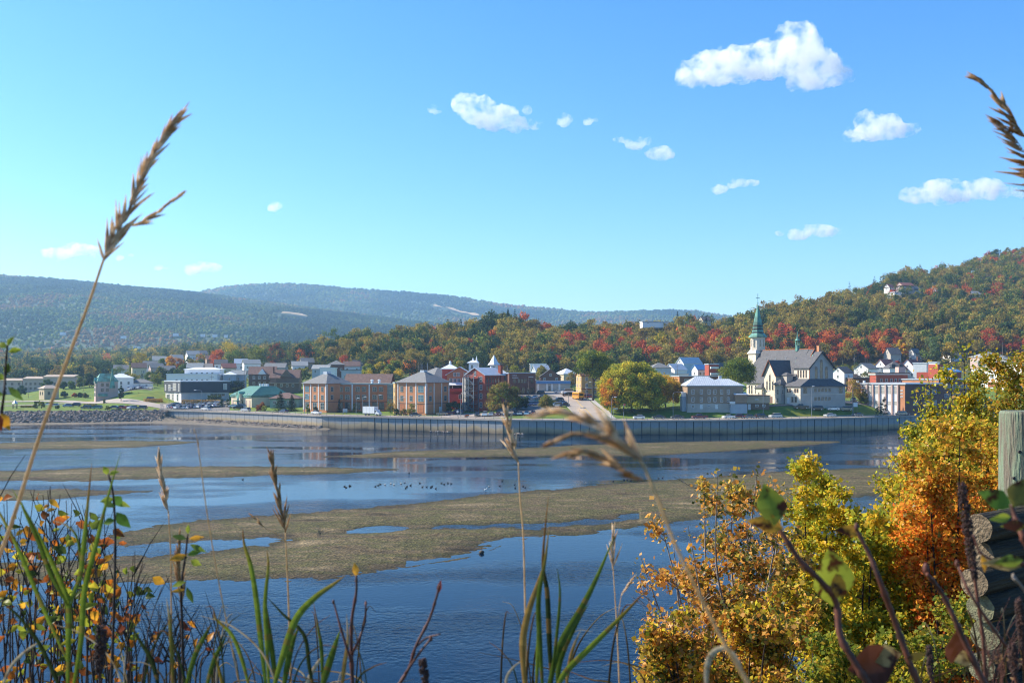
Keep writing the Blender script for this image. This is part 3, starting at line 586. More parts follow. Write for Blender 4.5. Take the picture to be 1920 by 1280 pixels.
B = Bld('pavilion', 'orange brick pavilion with grey pyramid roof nearest the red brick building', 'building', 799, 384, 53, 13.6, 15.0, 11.7, W_ORANGE, base=775)
B.hip((0,0), (13.6,15.0), 11.7, 4.6, R_GREY, .7, cap=1); B.box('cupola', (5.8,6.4,15.4), (7.8,8.4,16.6), R_METAL)
B.many('pilaster', [((-.12, u-.22, 0), (0, u+.22, 11.6)) for u in (.3, 5.2, 10.2, 14.7)]+[((u-.2, -.12, 0), (u+.2, 0, 11.6)) for u in (.3, 4.5, 9.0, 13.3)], TRIM); B.box('band_course', (-.09,-.09,3.6), (13.7,15.1,3.8), DARKT)
B.row('L', (7.8, 12.7), (4.7, 8.3), 1.3, 1.9, fm=TRIMB); B.row('L', (2.7,), (4.6, 8.1), 2.6, 2.4, fm=TRIMB, gm=GLASSB); B.row('L', (2.7, 12.7), (.3,), 2.3, 2.9, fm=RUST, gm=W_ORANGE2)
B.row('F', (2.4, 11.2), (4.7, 8.3), 1.3, 1.9, fm=TRIMB); B.door('F', 8.2, 0, 1.4, 2.4)
B = Bld('link_block', 'narrow yellow lit brick end wall beside the glass atrium', 'building', 741, 394, 20, 4, 3.2, 11.0, W_YEL, base=771)  # yellow tone puts sunlight into the colour of this left-facing wall
B.row('L', (1.6,), (4.5, 7.6), .8, 1.5, fm=TRIMB); B.flat((0,0), (4,3.2), 11, TRIMB)
B = Bld('rear_pavilion', 'grey hip roofed orange brick pavilion behind the nearer pavilion', 'building', 812, 432, 40, 17, 18, 11.5, W_ORANGE2, base=760)
B.hip((0,0), (17,18), 11.5, 4.9, R_GREY, .7); B.row('F', (3, 7, 11), (8.3,), 1.3, 1.8, fm=TRIMB)
for x in (4, 7): B.part('flue', MB().cyl((x, 14, 12), (x, 14, 18.5), .12), STEEL)

# --- red brick convent with metal roofs
B = Bld('red_brick_building', 'tall red brick building with grey metal gable roof and steel fire escape', 'building', 909, 392, 50, 11.5, 10.2, 14.2, W_RED, base=771)
B.gable((0,0), (11.5,10.2), 14.2, 2.7, R_METAL, 'x', .5)
B.row('L', (2.0,), (1.5, 5.0, 8.4, 11.6), 1.1, 1.9); B.row('F', (1.4, 3.1, 4.8, 6.5, 8.2), (5, 8.3, 11.2), .8, 1.9, arch=True, mull=0, fm=W_BRN)
B.row('F', (2, 5, 8), (1.4,), 1.0, 1.9); B.win('L', 5.1, 13.9, .9, 1.6, fm=TRIM)
B.chim(10.4, .9, 13, 4.8, 1.3, W_RED); B.box('downpipe', (9.4,-.16,0), (9.55,0,14.2), DARKT)
fe = MB()
x0, x1, y0, y1 = -3.0, -.25, 3.2, 8.6
for (x, y) in ((x0,y0),(x0,y1),(x1,y0),(x1,y1),(x0,(y0+y1)/2)): fe.box((x-.13,y-.13,-.5), (x+.13,y+.13,13.6))
for k in range(6):
    z = .2+k*2.6; fe.box((x0,y0,z-.08), (x1,y1,z+.04))
    for yy in (y0, y1): fe.box((x0,yy-.04,z+.95), (x1,yy+.04,z+1.05))
    fe.box((x0-.04,y0,z+.95), (x0+.04,y1,z+1.05)); fe.box((x0-.03,y0,z+.5), (x0+.03,y1,z+.56))
    if k < 5:
        a, b_ = ((x0+.5,y0+.6,z), (x0+.5,y1-.8,z+2.6)) if k % 2 == 0 else ((x0+1.5,y1-.6,z), (x0+1.5,y0+.8,z+2.6))
        fe.prism([(a[0]-.4,a[1],a[2]),(a[0]+.4,a[1],a[2]),(b_[0]+.4,b_[1],b_[2]),(b_[0]-.4,b_[1],b_[2])], [(a[0]-.4,a[1],a[2]+.25),(a[0]+.4,a[1],a[2]+.25),(b_[0]+.4,b_[1],b_[2]+.25),(b_[0]-.4,b_[1],b_[2]+.25)])
        fe.tube([(x0, y0, z), (x0, y1, z+2.6)], .06, 4); fe.tube([(x0, y1, z), (x0, y0, z+2.6)], .06, 4)
B.part('fire_escape', fe, STEEL); B.box('stair_enclosure', (-2.2, 8.0, -1), (-.2, 10.0, 13), W_CONC)
B = Bld('red_brick_building', 'orange brick gabled block with red painted balcony floors and white porch roof', 'building', 838, 409, 0, 10.2, 11.5, 13.7, W_ORANGE2, base=765)
B.gable((0,0), (10.2,11.5), 13.7, 3.0, R_METAL, 'y', .7)
B.row('F', (3.2, 4.7), (13.0,), 1.0, 1.4); B.win('F', 7.4, 13.0, .9, 1.4)
B.row('F', (1.6, 3.2, 4.8), (10.6,), 1.0, 1.4); B.win('F', 7.6, 10.6, .9, 1.4)
B.box('red_storey', (-.2,-1.8,-1.5), (10.3,-.02,4.6), W_REDP)
B.box('balcony_wall', (-.2,-1.8,4.6), (10.3,-1.6,5.7), W_REDP); B.box('balcony_wall', (-.2,-1.8,7.0), (10.3,-1.6,8.1), W_REDP); B.box('balcony_floor', (-.2,-1.58,6.7), (10.3,-.02,6.98), W_REDP)
B.box('recess', (.0,-.3,4.62), (10.2,-.021,6.68), W_RED); B.box('recess_shade', (.0,-.3,7.0), (10.2,-.022,9.6), DARKT)  # the dark upper slab stands in for shade under the porch roof
for x in (0, 2.2, 6.3, 9.8): B.box('porch_post', (x, -1.75, 8.1), (x+.3, -1.45, 9.3), TRIM)
B.part('porch_roof', MB().prism([(-.6,-2.4,9.3),(10.6,-2.4,9.3),(10.6,-.02,10.2),(-.6,-.02,10.2)], [(-.6,-2.4,9.5),(10.6,-2.4,9.5),(10.6,-.02,10.4),(-.6,-.02,10.4)]), R_WHITE)
B.row('F', (5.8, 8.6), (3.9,), 1.7, 1.6, plane=-1.8); B.row('F', (1.3, 3.6, 6), (.2,), .9, 1.7, plane=-1.8)
B = Bld('red_tower_block', 'red painted corner block under a white metal hip roof', 'building', 829, 424, 0, 6.4, 6, 16.2, W_REDP, base=764)
B.hip((0,0), (6.4,6), 16.2, 2.2, R_WHITE, .7, cap=1)
B.part('finial', MB().cyl((3.2,3,18.0), (3.2,3,19.0), .5).cyl((3.2,3,19.0), (3.2,3,19.9), .6, .02), R_WHITE); B.row('F', (3,), (12.5,), 1.4, 1.8, fm=W_REDP)
B = Bld('cupola_building', 'white square belfry with low white roof rising behind the red brick gables', 'belfry', 879, 420, 0, 3.4, 4, 19.0, W_WHITE, base=766)
B.hip((0,0), (3.4,4), 19.0, 1.5, R_WHITE, .8, cap=1); B.win('F', 1.3, 16.8, .8, 1.4); B.part('finial', MB().cyl((1.7,2,20.3), (1.7,2,21.2), .35, .25), R_WHITE)
B = Bld('slim_spirelet', 'slim white round turret with a pointed cap right of the belfry', 'turret', 893.5, 424, 0, .1, .1, .1, None, base=766)
B.part('turret_drum', MB().cyl((0,1.2,8), (0,1.2,19.4), 1.1, n=12), R_WHITE); B.part('turret_cap', MB().cyl((0,1.2,19.4), (0,1.2,20.3), 1.15, .5, n=12).cyl((0,1.2,20.3), (0,1.2,22.4), .4, .03, n=8), R_WHITE)
B = Bld('witch_hat_tower', 'round white tower with a tall flared white pyramid roof', 'tower', 926, 424, 0, .1, .1, .1, None, base=763)
B.part('tower_drum', MB().cyl((0,1.6,6), (0,1.6,17.8), 1.7, n=14), W_WHITE)
B.part('tower_roof', MB().cyl((0,1.6,17.8), (0,1.6,18.9), 2.7, 1.75, n=8).cyl((0,1.6,18.9), (0,1.6,22.0), 1.75, .05, n=8), R_WHITE); B.win('F', 0, 15.8, .8, 1.3, plane=-.12)
B = Bld('rear_brick_wing', 'dark red brick rear wing with low blue grey roof beyond the chimney', 'building', 928, 428, 0, 5.4, 14, 13.6, W_RED, base=761)
B.hip((0,0), (5.4,14), 13.6, 2.2, R_METAL, .3); B.row('F', (3.2, 4.5), (10.8,), .8, 1.8, arch=True, mull=0, fm=W_BRN)

# --- flat brown brick offices
B = Bld('brown_office_block', 'flat roofed brown brick office block with white lettering above its windows', 'building', 954, 450, 8, 12.2, 10, 9.9, W_BRN, base=741)
B.flat((0,0), (12.2,10), 9.9, R_METAL, .2, .35); B.box('corner_strip', (-.05,-.05,0), (.5,0,9.9), W_ORANGE2)
B.row('F', (2.6, 4.6, 6.0, 7.4, 10.5), (5.6,), 1.0, 1.7, fm=W_BRN2); B.row('F', (6.6, 8.8, 10.6), (1.0,), 1.2, 2.4, fm=W_BRN2)
sg = MB()
for (x0, z, ws) in ((1.7, 8.75, (.25,.2,.3,.22,.2,.28)), (1.6, 7.75, (.4,.3,.35,.4,.3,.4)), (9.0, 8.1, (.25,.3,.25,.2,.35,.25))):
    x = x0
    for k in ws: sg.box((x, -.05, z), (x+k, 0, z+.34)); x += k+.1
B.part('lettering', sg, TRIM)
# --- blue fascia shop
B = Bld('blue_fascia_shop', 'low white commercial building with a blue fascia along its front', 'building', 1001, 470, 0, 17, 10, 3.4, W_CONC, base=733)
B.box('fascia', (-.3,-.5,3.4), (17.2,10.2,4.7), R_BLUE); B.box('roof', (-.2,-.4,4.7), (17.1,10.1,4.85), R_LGREY)
for x, w_ in ((2.8, 2.6), (9.2, 2.4), (12.5, 2.6)): B.box('garage_door', (x, -.08, 0), (x+w_, 0, 2.7), W_CONC)
for x in (1.6, 5.7, 8.1, 11.5): B.box('white_pier', (x, -.12, 0), (x+.9, 0, 3.38), W_WHITE)
B.win('F', 7.3, .3, 1.0, 2.2); B.win('F', 4.1, 1.2, 2.2, .5)
# houses: one maker
def house(px, Y, b, wR, wL, h, wall, roof, rh, label, kind='gable', axis='x', base=None, win=((2,),(1,)), chim=None, cat='house', group=None, gm=None, porch=False, name='house', over=.4, upper=None):
    B = Bld(name, label, cat, px, Y, b, wR, wL, h, wall, base=base, group=group, deep=3)
    if kind == 'gable': B.gable((0,0), (wR,wL), h, rh, roof, axis, over)
    elif kind == 'hip': B.hip((0,0), (wR,wL), h, rh, roof, over+.1)
    else: B.flat((0,0), (wR,wL), h, roof)
    nF, nL = win; zs = [.9+2.7*k for k in range(max(1, int(h/2.7)))]
    if nF and nF[0]: B.row('F', lin(wR*.2, wR*.8, nF[0]) if nF[0] > 1 else [wR*.5], zs[-len(zs):], .9, 1.3, gm=gm)
    if nL and nL[0]: B.row('L', lin(wL*.22, wL*.78, nL[0]) if nL[0] > 1 else [wL*.5], zs, .9, 1.3, gm=gm)
    if axis == 'x' and kind == 'gable' and rh > 2.2: B.win('L', wL/2, h+.4, .8, 1.0)
    if axis == 'y' and kind == 'gable' and rh > 2.2: B.win('F', wR/2, h+.4, .8, 1.0)
    if chim: B.chim(wR*chim[0], wL*chim[1], h+rh*.3, rh*.9+.6, .7, W_BRN)
    if porch: B.box('porch_roof', (-.2,-2.2,2.5), (wR+.2,-.02,2.7), roof); [B.box('porch_post', (x,-2.1,-1), (x+.15,-1.95,2.5), TRIM) for x in (0, wR/2, wR-.15)]
    return B
HG = 'houses of the town below the wooded hill'
house(1013, 500, 0, 10.2, 11, 5.6, W_BRN, R_SLATE, 3.6, 'dark brown gabled house behind the blue fascia shop', axis='y', base=727, win=((2,),(0,)), porch=True, group=HG)
house(994, 560, 0, 9.0, 9, 6, W_WHITE, R_WHITE, .4, 'plain white flat topped block above the brown office block', kind='flat', base=703, win=((0,),(0,)), group=HG)
house(1057, 512, 28, 8, 8, 6.2, W_CREAM, R_WHITE, 3, 'cream house with pale pyramid roof left of the tall green tree', kind='hip', base=724, group=HG)
B = house(1090, 428, 52, 12, 7, 8.4, W_YEL, R_RED, 2.6, 'yellow brick house with red gable roof under the tall green tree beside the street', base=741, win=((3,),(2,)), cat='house')
B.r.rotation_euler = (0,0,math.radians(15)); B.box('lower_band', (-.1,-.1,2.6), (12.1,-.01,3.0), R_RED); B.box('balcony', (1.5,-1.4,3.0), (9,-.1,3.2), TRIM)
# --- stone house on the lawn
B = Bld('stone_house', 'long two storey tan stone house with pale metal hip roofs beside the yellow tree', 'house', 1289, 368, 2, 20.6, 11, 8.5, W_TAN, base=767)
B.hip((0,0), (13.0,11), 8.5, 3.5, R_METAL, .5, ridge=4.6, axis='x'); B.hip((8.6,.6), (20.6,10.4), 8.5, 2.6, R_METAL, .62, ridge=4.6, axis='x')
sm = MB()
for k in range(26):
    x = .3+k*.75
    if x < 12.6: t = min(1, max(0, min(x+.5, 13.5-x)/4.6)); sm.tube([(x,-.5,8.76), (x,-.5+6*t,8.76+3.28*t)], .045, 4)
    else: t = min(1, (21.2-x)/4.6); sm.tube([(x,.0,8.76), (x,5.5*t,8.76+2.38*t)], .045, 4)
B.part('roof_seams', sm, R_WHITE)
B.box('basement', (-.06,-.1,-2.5), (20.7,11.05,2.05), W_GREY)
B.row('F', (2.0, 5.1, 8.0, 10.1, 12.6, 15.1), (2.75, 5.6), .82, 1.5); B.win('F', 2.0, .7, .9, .7, plane=-.1); B.win('F', 7.8, 1.0, .8, .35, plane=-.1)
for x in (5.1, 10.7): B.door('F', x, .1, 1.0, 1.6, plane=-.1)
B.box('side_porch', (-1.5, 2, -1), (-.01, 6, 4.6), W_BLUEG); B.box('side_porch_top', (-1.2, 2.3, 4.6), (-.02, 5.6, 6.2), W_WHITE)
B.box('chimney', (13.6, 8, 9), (14.6, 9, 12.2), W_BLUEG)
B.box('rear_wing', (17.3,-1.4,2.3), (21.6,4,5.3), W_TAN); B.box('stone_panel', (15.6,-1.45,-1.5), (21.7,3.9,1.95), W_BLUEG); B.part('porch_roof', MB().prism([(16.9,-1.9,5.3),(22.0,-1.9,5.3),(22.0,2.6,6.1),(16.9,2.6,6.1)], [(16.9,-1.9,5.45),(22.0,-1.9,5.45),(22.0,2.6,6.25),(16.9,2.6,6.25)]), R_WHITE)
B.box('balcony_rail', (15.2,-1.7,2.0), (17.2,-1.6,2.9), TRIM); B.box('balcony_floor', (15.2,-1.7,1.96), (17.28,-.12,2.04), TRIM)
B = Bld('low_annex', 'low flat annex, beige above and brown below, between stone house and church', 'building', 1396, 372, 2, 9.3, 8, 2.5, W_BRN2, base=768)
B.block((-.12,-.12,2.5), (9.42,8.1,5.1), W_BEIGE, 'upper_wall'); B.box('roof', (-.4,-.4,5.1), (9.7,8.3,5.4), R_BROWN); B.door('F', 1.8, 0, 1.0, 2.1)
B.win('F', 4.6, 1.2, 1.0, .6); B.win('F', 7.2, 1.2, .9, .6); B.win('F', 4.5, 3.6, .9, .3, plane=-.12)

# --- the church
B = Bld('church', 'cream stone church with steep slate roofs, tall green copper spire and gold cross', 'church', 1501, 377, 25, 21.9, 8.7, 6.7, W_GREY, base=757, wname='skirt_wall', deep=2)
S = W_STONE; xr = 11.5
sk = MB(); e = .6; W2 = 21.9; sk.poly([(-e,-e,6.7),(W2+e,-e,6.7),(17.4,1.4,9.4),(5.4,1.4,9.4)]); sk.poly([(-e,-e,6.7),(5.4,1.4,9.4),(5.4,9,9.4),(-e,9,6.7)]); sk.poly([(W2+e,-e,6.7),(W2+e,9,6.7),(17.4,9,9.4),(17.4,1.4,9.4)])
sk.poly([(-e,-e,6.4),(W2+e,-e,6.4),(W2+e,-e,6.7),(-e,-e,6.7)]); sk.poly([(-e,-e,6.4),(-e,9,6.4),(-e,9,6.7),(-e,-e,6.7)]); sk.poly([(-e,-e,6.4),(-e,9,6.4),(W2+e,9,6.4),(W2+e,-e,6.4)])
B.part('skirt_roof', sk, R_SLATE); B.block((-.04,0,-2), (0,8.7,6.7), S, 'lit_side_wall')  # cream slab paints the sunlit side over the shade-grey church wall
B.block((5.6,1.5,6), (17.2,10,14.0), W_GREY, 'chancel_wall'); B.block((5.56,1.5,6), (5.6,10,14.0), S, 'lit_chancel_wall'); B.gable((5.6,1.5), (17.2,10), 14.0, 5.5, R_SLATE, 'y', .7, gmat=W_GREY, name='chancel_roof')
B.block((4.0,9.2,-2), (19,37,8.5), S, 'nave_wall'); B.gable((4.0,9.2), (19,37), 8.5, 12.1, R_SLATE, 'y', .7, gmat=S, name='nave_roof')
mb = MB(); mb.prism([(6.9,5.4,13.6),(16.1,5.4,13.6),(xr,5.4,20.6)], [(6.9,10,13.6),(16.1,10,13.6),(xr,10,20.6)]); B.part('ridge_roof', mb, R_SLATE)
mb = MB(); mb.tube([(xr,5.3,20.9),(7.0,5.3,14.0)], .17, 4); mb.tube([(xr,5.3,20.95),(xr,37.6,20.95)], .14, 4); mb.tube([(5.5,1.4,14.1),(5.5,1.4,6.8)], .13, 4); B.part('rust_trim', mb, RUST)
mb = MB(); mb.tube([(10.2,4.6,18.6),(7.6,4.6,14.2)], .3, 4); mb.tube([(8.8,12.8,16.2),(5.9,12.8,11.4)], .22, 4); B.part('copper_flashing', mb, R_COPPER)
mb = MB(); mb.tube([(4.7,.75,12.9),(11.4,.75,19.9),(18.1,.75,12.9)], .26, 4); B.part('dark_verge', mb, DARKT)
B.block((-1,12.9,-2), (5,19.7,11.2), S, 'transept_wall'); B.gable((-1,12.9), (8.4,19.7), 11.2, 5.2, R_SLATE, 'x', .7, gmat=S, name='transept_roof')
mb = MB(); mb.tube([(-1.75,12.1,10.2),(-1.75,16.3,16.7),(-1.75,20.5,10.2)], .17, 4); B.part('transept_verge', mb, RUST)
for u, h_ in ((14.6, 3.6), (16.3, 6.2), (18.0, 3.6)): B.win('L', u, 5.0, .8, h_, plane=-1, fm=S, arch=True, mull=0)
B.door('L', 15.6, -.2, 1.6, 2.6, plane=-1, mat=R_BROWN)
B.block((-1.6,9.3,-2), (3.99,12.85,7.0), W_GREY, 'porch_wall'); B.hip((-1.6,9.3), (3.99,12.85), 7.0, 2.6, R_SLATE, .6, name='porch_roof'); B.block((1.2,9.1,7), (4.2,12.8,10.6), W_GREY, 'buttress_wall'); B.hip((1.2,9.1), (4.2,12.8), 10.6, 1.2, R_SLATE, .3, name='buttress_roof')  # porch and buttress stone toned grey for their shade
B.row('F', (-.6, .6, 1.8), (3.6,), .5, 1.5, plane=9.3, mull=0, fm=S); B.row('L', (10.9,), (3.4, .2), .8, 1.8, plane=-1.6, fm=S)
B.block((-2.2,19.8,-2), (3.9,23.4,5.6), S, 'vestry_wall'); B.hip((-2.2,19.8), (3.9,23.4), 5.6, 2.0, R_SLATE, .5, name='vestry_roof'); B.win('L', 21.6, 2.4, .7, 1.6, plane=-2.2, fm=S)
for u in (25.4, 27, 29.6, 31.2, 33.6, 35.2): B.win('L', u, 3.2, .8, 3.4, plane=4.0, fm=S, mull=0)
B.row('L', (25, 28, 31, 34), (.1,), 1.1, .8, plane=4.0, fm=S)
for u in (3.2, 4.7, 6.2, 7.7): B.win('L', u, 9.9, .6, 2.7, plane=5.56, fm=W_TAN, mull=0)
B.row('L', (1.6, 2.9, 5.8, 7.1), (4.3,), .8, 1.3, plane=-.04, fm=W_TAN, mull=0); B.row('L', (2.6, 4.4), (.6,), .9, 1.9, plane=-.04, fm=W_TAN); B.door('L', 6.8, 0, 1.4, 2.3, plane=-.04)
for u, h_ in ((8.9, 3.8), (11.4, 6.4), (13.9, 3.8)): B.win('F', u, 9.6, 1.0, h_, plane=1.5, fm=W_TAN, arch=True, mull=0)
B.box('sill_band', (7.8,1.38,9.0), (15.0,1.5,9.4), S)
B.row('F', (7.2, 8.9, 10.6, 12.3, 14.0), (1.3, 4.6), .9, 1.1, fm=W_TAN); B.win('F', 2.2, 4.0, 1.5, 2.1, fm=W_TAN, mull=2); B.win('F', 19.6, 4.0, 1.5, 2.1, fm=W_TAN, mull=2); B.box('string_course', (-.1,-.1,3.4), (22.0,8.8,3.6), W_STONE)
tx, ty = 8.8, 37.2
B.block((tx,ty,6), (tx+6.0,ty+4.8,19.6), S, 'tower_wall')
mb = MB(); mb.prism([(tx-.5,ty-.5,19.6),(tx+6.5,ty-.5,19.6),(tx+6.5,ty+5.3,19.6),(tx-.5,ty+5.3,19.6)], [(tx+.5,ty+.4,21.2),(tx+5.5,ty+.4,21.2),(tx+5.5,ty+4.4,21.2),(tx+.5,ty+4.4,21.2)]); B.part('tower_shoulder', mb, S)
cx, cy = tx+3.0, ty+2.4
B.part('belfry_stage', MB().cyl((cx,cy,21), (cx,cy,26.6), 2.95, n=8), S)
for k in (-1, 0, 1): B.win('F', cx+k*.8, 22.6, .45, 2.8, plane=cy-2.74, fm=S, mull=0); B.win('L', cy+k*.7, 22.6, .4, 2.8, plane=cx-2.74, fm=S, mull=0)
sp = MB(); sp.cyl((cx,cy,26.4), (cx,cy,26.8), 3.8, 3.7, n=8); sp.cyl((cx,cy,26.8), (cx,cy,28.1), 3.7, 2.6, n=8)
for k in range(6): z = 28.1+k*.7; sp.cyl((cx,cy,z), (cx,cy,z+.5), 2.55-k*.12, 2.4-k*.12, n=8, mi=1 if k % 2 == 0 else 0); sp.cyl((cx,cy,z+.5), (cx,cy,z+.7), 2.3-k*.12, 2.3-k*.12, n=8, mi=0)
sp.cyl((cx,cy,32.3), (cx,cy,40.4), 1.8, .1, n=8); B.part('spire', sp, [R_COPPER, DARKT])
mb = MB(); mb.cyl((cx,cy,40), (cx,cy,44.6), .1, n=6); mb.box((cx-.95,cy-.08,42.6), (cx+.95,cy+.08,42.85)); mb.ell((cx,cy,40.6), .28); B.part('cross', mb, R_COPPER)
fx, fy = xr, 15.0; mb = MB(); mb.cyl((fx,fy,20.2), (fx,fy,22.6), 1.0, .85, n=6); mb.cyl((fx,fy,24.4), (fx,fy,24.9), 1.25, .8, n=6); mb.cyl((fx,fy,24.9), (fx,fy,28.0), .5, .04, n=6)
for k in range(6): a = k*math.pi/3; mb.tube([(fx+.75*math.cos(a),fy+.75*math.sin(a),22.6),(fx+.75*math.cos(a),fy+.75*math.sin(a),24.4)], .1, 4)
B.part('ridge_fleche', mb, R_COPPER)
B.chim(15.0, 6.7, 15.5, 6.4, 1.3, W_ORANGE)
B.many('roof_vent', [((9.2,k,17.2), (9.6,k+.5,17.6)) for k in (13, 19, 25, 31)], STEEL)

# --- east side: school with white panels, red brick blocks
B = Bld('white_panelled_school', 'two storey school with white panels between brick piers and a blank brick end', 'building', 1697, 384, 36, 26, 19.2, 9.6, W_BRN, base=768)
B.flat((0,0), (26,19.2), 9.6, R_METAL, .45, .6); B.block((-.04,2.6,-2), (0,19.22,9.6), W_WHITE, 'white_panel'); B.block((-.05,-.0,-2), (0,2.6,9.6), W_ORANGE, 'brick_end')
B.many('brick_pier', [((-.55,u-.3,-2), (-.045,u+.3,9.4)) for u in (2.9, 5.4, 8.2, 11.0, 13.8, 16.5, 18.9)], W_PINK)
for u in (4.0, 6.8, 9.6, 12.4, 15.2, 17.8): B.win('L', u, 6.0, 1.6, 2.9, plane=-.04, mull=2, gm=GLASSP); B.win('L', u, 1.7, 1.5, 1.4, plane=-.04, mull=2, gm=GLASSP)
for z in (7.2, 6.0, 4.8): B.win('L', 1.4, z, .8, .25, plane=-.05)
B.win('F', 7, 1.6, 2.6, 1.2, mull=3); B.row('F', (15, 20), (5.8, 1.6), 2.6, 1.6, mull=2)
for y in (20, 23): B.part('roof_vent', MB().cyl((3,y,10), (3,y,11), .5), R_WHITE)
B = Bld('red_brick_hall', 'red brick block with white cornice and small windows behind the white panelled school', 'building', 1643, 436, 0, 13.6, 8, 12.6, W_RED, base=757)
B.block((-.05,-.05,-2), (13.65,0,12.6), walltone('lit_red_brick', (.42,.11,.06)), 'front_wall')  # brighter red slab paints sunlight onto the brick front
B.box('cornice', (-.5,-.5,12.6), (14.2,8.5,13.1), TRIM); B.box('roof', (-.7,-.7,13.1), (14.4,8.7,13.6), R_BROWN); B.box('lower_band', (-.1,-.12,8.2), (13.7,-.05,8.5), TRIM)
B.row('F', (2.2, 4.4, 6.6, 8.4, 10.2, 12.2), (9.6,), .7, 1.3, plane=-.05, mull=0); B.block((10.5,2,13.6), (13.4,6,16.0), W_PINK, 'roof_house')
B = Bld('brick_school_block', 'flat brick block toned orange where sunlit and brown where shaded, partly hidden by the yellow shrubs', 'building', 1760, 408, 38, 30, 16, 10.8, W_BRN, base=762)
B.block((-.05,-.05,-2), (0,16.02,10.8), W_ORANGE, 'lit_wall'); B.flat((0,0), (30,16), 10.8, R_METAL, .3, .5)  # orange slab colours in the sunlit side of the darker brick
B.row('F', (6, 10, 14, 18, 22), (7.2, 3.6), 2.8, 1.4, mull=3)
for x in (4, 8, 13): B.part('roof_vent', MB().cyl((x,4,11.2), (x,4,12.2), .35), R_WHITE)
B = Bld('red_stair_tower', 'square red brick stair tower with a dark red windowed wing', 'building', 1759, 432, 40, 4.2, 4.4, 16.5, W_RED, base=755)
B.block((-.04,-.0,-1), (0,4.42,16.5), walltone('lit_tower_red', (.45,.10,.055)), 'lit_wall')  # brighter red slab colours in the sunlit side of the tower
B.block((4.2,1.5,-1), (24,12,13.2), W_RED, 'wing_wall'); B.part('roof', MB().prism([(4.2,1.2,13.2),(24.3,1.2,13.2),(24.3,6,15.4),(4.2,6,15.4)], [(4.2,1.2,13.4),(24.3,1.2,13.4),(24.3,6,15.6),(4.2,6,15.6)]), R_BLUE)
B.row('F', (7.0, 9.4, 11.8, 14.2, 16.6), (9.4,), 1.0, 2.2, plane=1.5)
B = Bld('white_hall', 'large white house with pale hip roof above the red and yellow shrubs at right', 'house', 1886, 478, 33, 12, 18, 12.4, W_WHITE, base=742)
B.hip((0,0), (12,18), 12.4, 0.3, R_WHITE, .1); B.block((1,1,12.5), (11,15,16.0), W_CREAM, 'upper_wall'); B.hip((1,1), (11,15), 16.0, 3.0, R_LGREY, 1.5, name='upper_roof')
B.row('L', (3, 7, 11, 15), (8.5,), 1.6, 1.6); B.row('F', (3, 8), (8.5,), 1.6, 1.6); B.row('L', (4, 8, 12), (13.2,), 1.6, 2.0, plane=1.0, fm=TRIM); B.box('porch_panel', (-.3,2,4.2), (-.05,9,6.6), RUST)
# scattered houses
house(1915, 470, 20, 12, 10, 8, W_WHITE, R_WHITE, .3, 'white flat roofed building cut off by the right edge', kind='flat', base=714, win=((3,),(2,)), group=HG)
house(1850, 560, 20, 14, 12, 5, W_PINK, R_LGREY, 3, 'pale pink hip roofed house behind the large white house', kind='hip', base=686, group=HG)
house(1633, 520, 0, 9, 8, 4.2, W_WHITE, R_GREY, .5, 'long low white house beside the red bush', kind='flat', base=705, win=((3,),(0,)), group=HG)
house(1628, 505, 40, 9, 8, 4.6, W_WHITE, R_GREY, 2.6, 'small white gabled house right of the church', base=708, win=((0,),(1,)), axis='x', group=HG)
house(1583, 470, 38, 7, 7, 3.4, W_WHITE, R_SLATE, 2.6, 'white gable end house with dark roof just right of the church apse', base=712, win=((1,),(1,)), group=HG)
house(1596, 486, 40, 11, 8, 3.2, W_TAN, R_BROWN, 2.2, 'low tan bungalow with brown roof right of the church', base=723, win=((1,),(1,)), group=HG)
B = house(1600, 462, 0, 16, 10, 6.5, W_BRN, R_SLATE, .5, 'dark brown flat roofed building behind the orange tree', kind='flat', base=736, win=((0,),(0,)), group=HG)
house(1661, 520, 30, 8, 7, 5.2, W_WHITE, R_RED, 3.4, 'white house with steep front gable and red roof beside the dormer house', base=705, win=((2,),(2,)), group=HG)
B = house(1668, 512, 5, 8.5, 8, 4.2, W_WHITE, R_SLATE, 3.6, 'white house with a grey mansard roof and dark dormers', base=706, win=((2,),(0,)), kind='hip', group=HG)
B.box('dormer', (1.2,-.1,4.4), (3.0,3,6.4), W_DARK); B.box('dormer', (5.2,-.1,4.4), (7.0,3,6.4), W_DARK)
house(1716, 528, 38, 12, 9, 5.2, W_WHITE, R_RED, 4.4, 'white gable fronted house with large brown red roof', base=708, win=((2,),(2,)), chim=(.7,.4), group=HG)
house(1697, 530, 40, 7, 6, 4.4, W_CREAM, R_RED, 3.0, 'small cream gable between the dormer house and the red roofed house', base=707, win=((0,),(1,)), group=HG)
house(1737, 505, 40, 7, 7, 8.2, W_BLUEG, R_METAL, .4, 'tall pale grey box shaped building left of the red stair tower', kind='flat', base=712, win=((0,),(0,)), group=HG)
house(1756, 498, 40, 3, 4, 8, W_WHITE, R_METAL, .3, 'narrow white block against the red stair tower', kind='flat', base=710, win=((0,),(0,)), group=HG)
house(1670, 600, 12, 7, 7, 5, W_GREY, R_SLATE, 3.6, 'grey gabled house with a white dormer below the yellow hillside poplar', base=679, win=((2,),(1,)), axis='x', group=HG)
house(1717, 606, 40, 7, 6, 4.6, W_WHITE, R_GREY, 3.0, 'white gable half hidden left of the round green tree', base=677, win=((1,),(1,)), group=HG)
house(1783, 606, 25, 9, 7, 4.2, W_WHITE, R_GREY, 2.6, 'white house glimpsed behind the round gold tree', base=681, win=((2,),(1,)), group=HG)
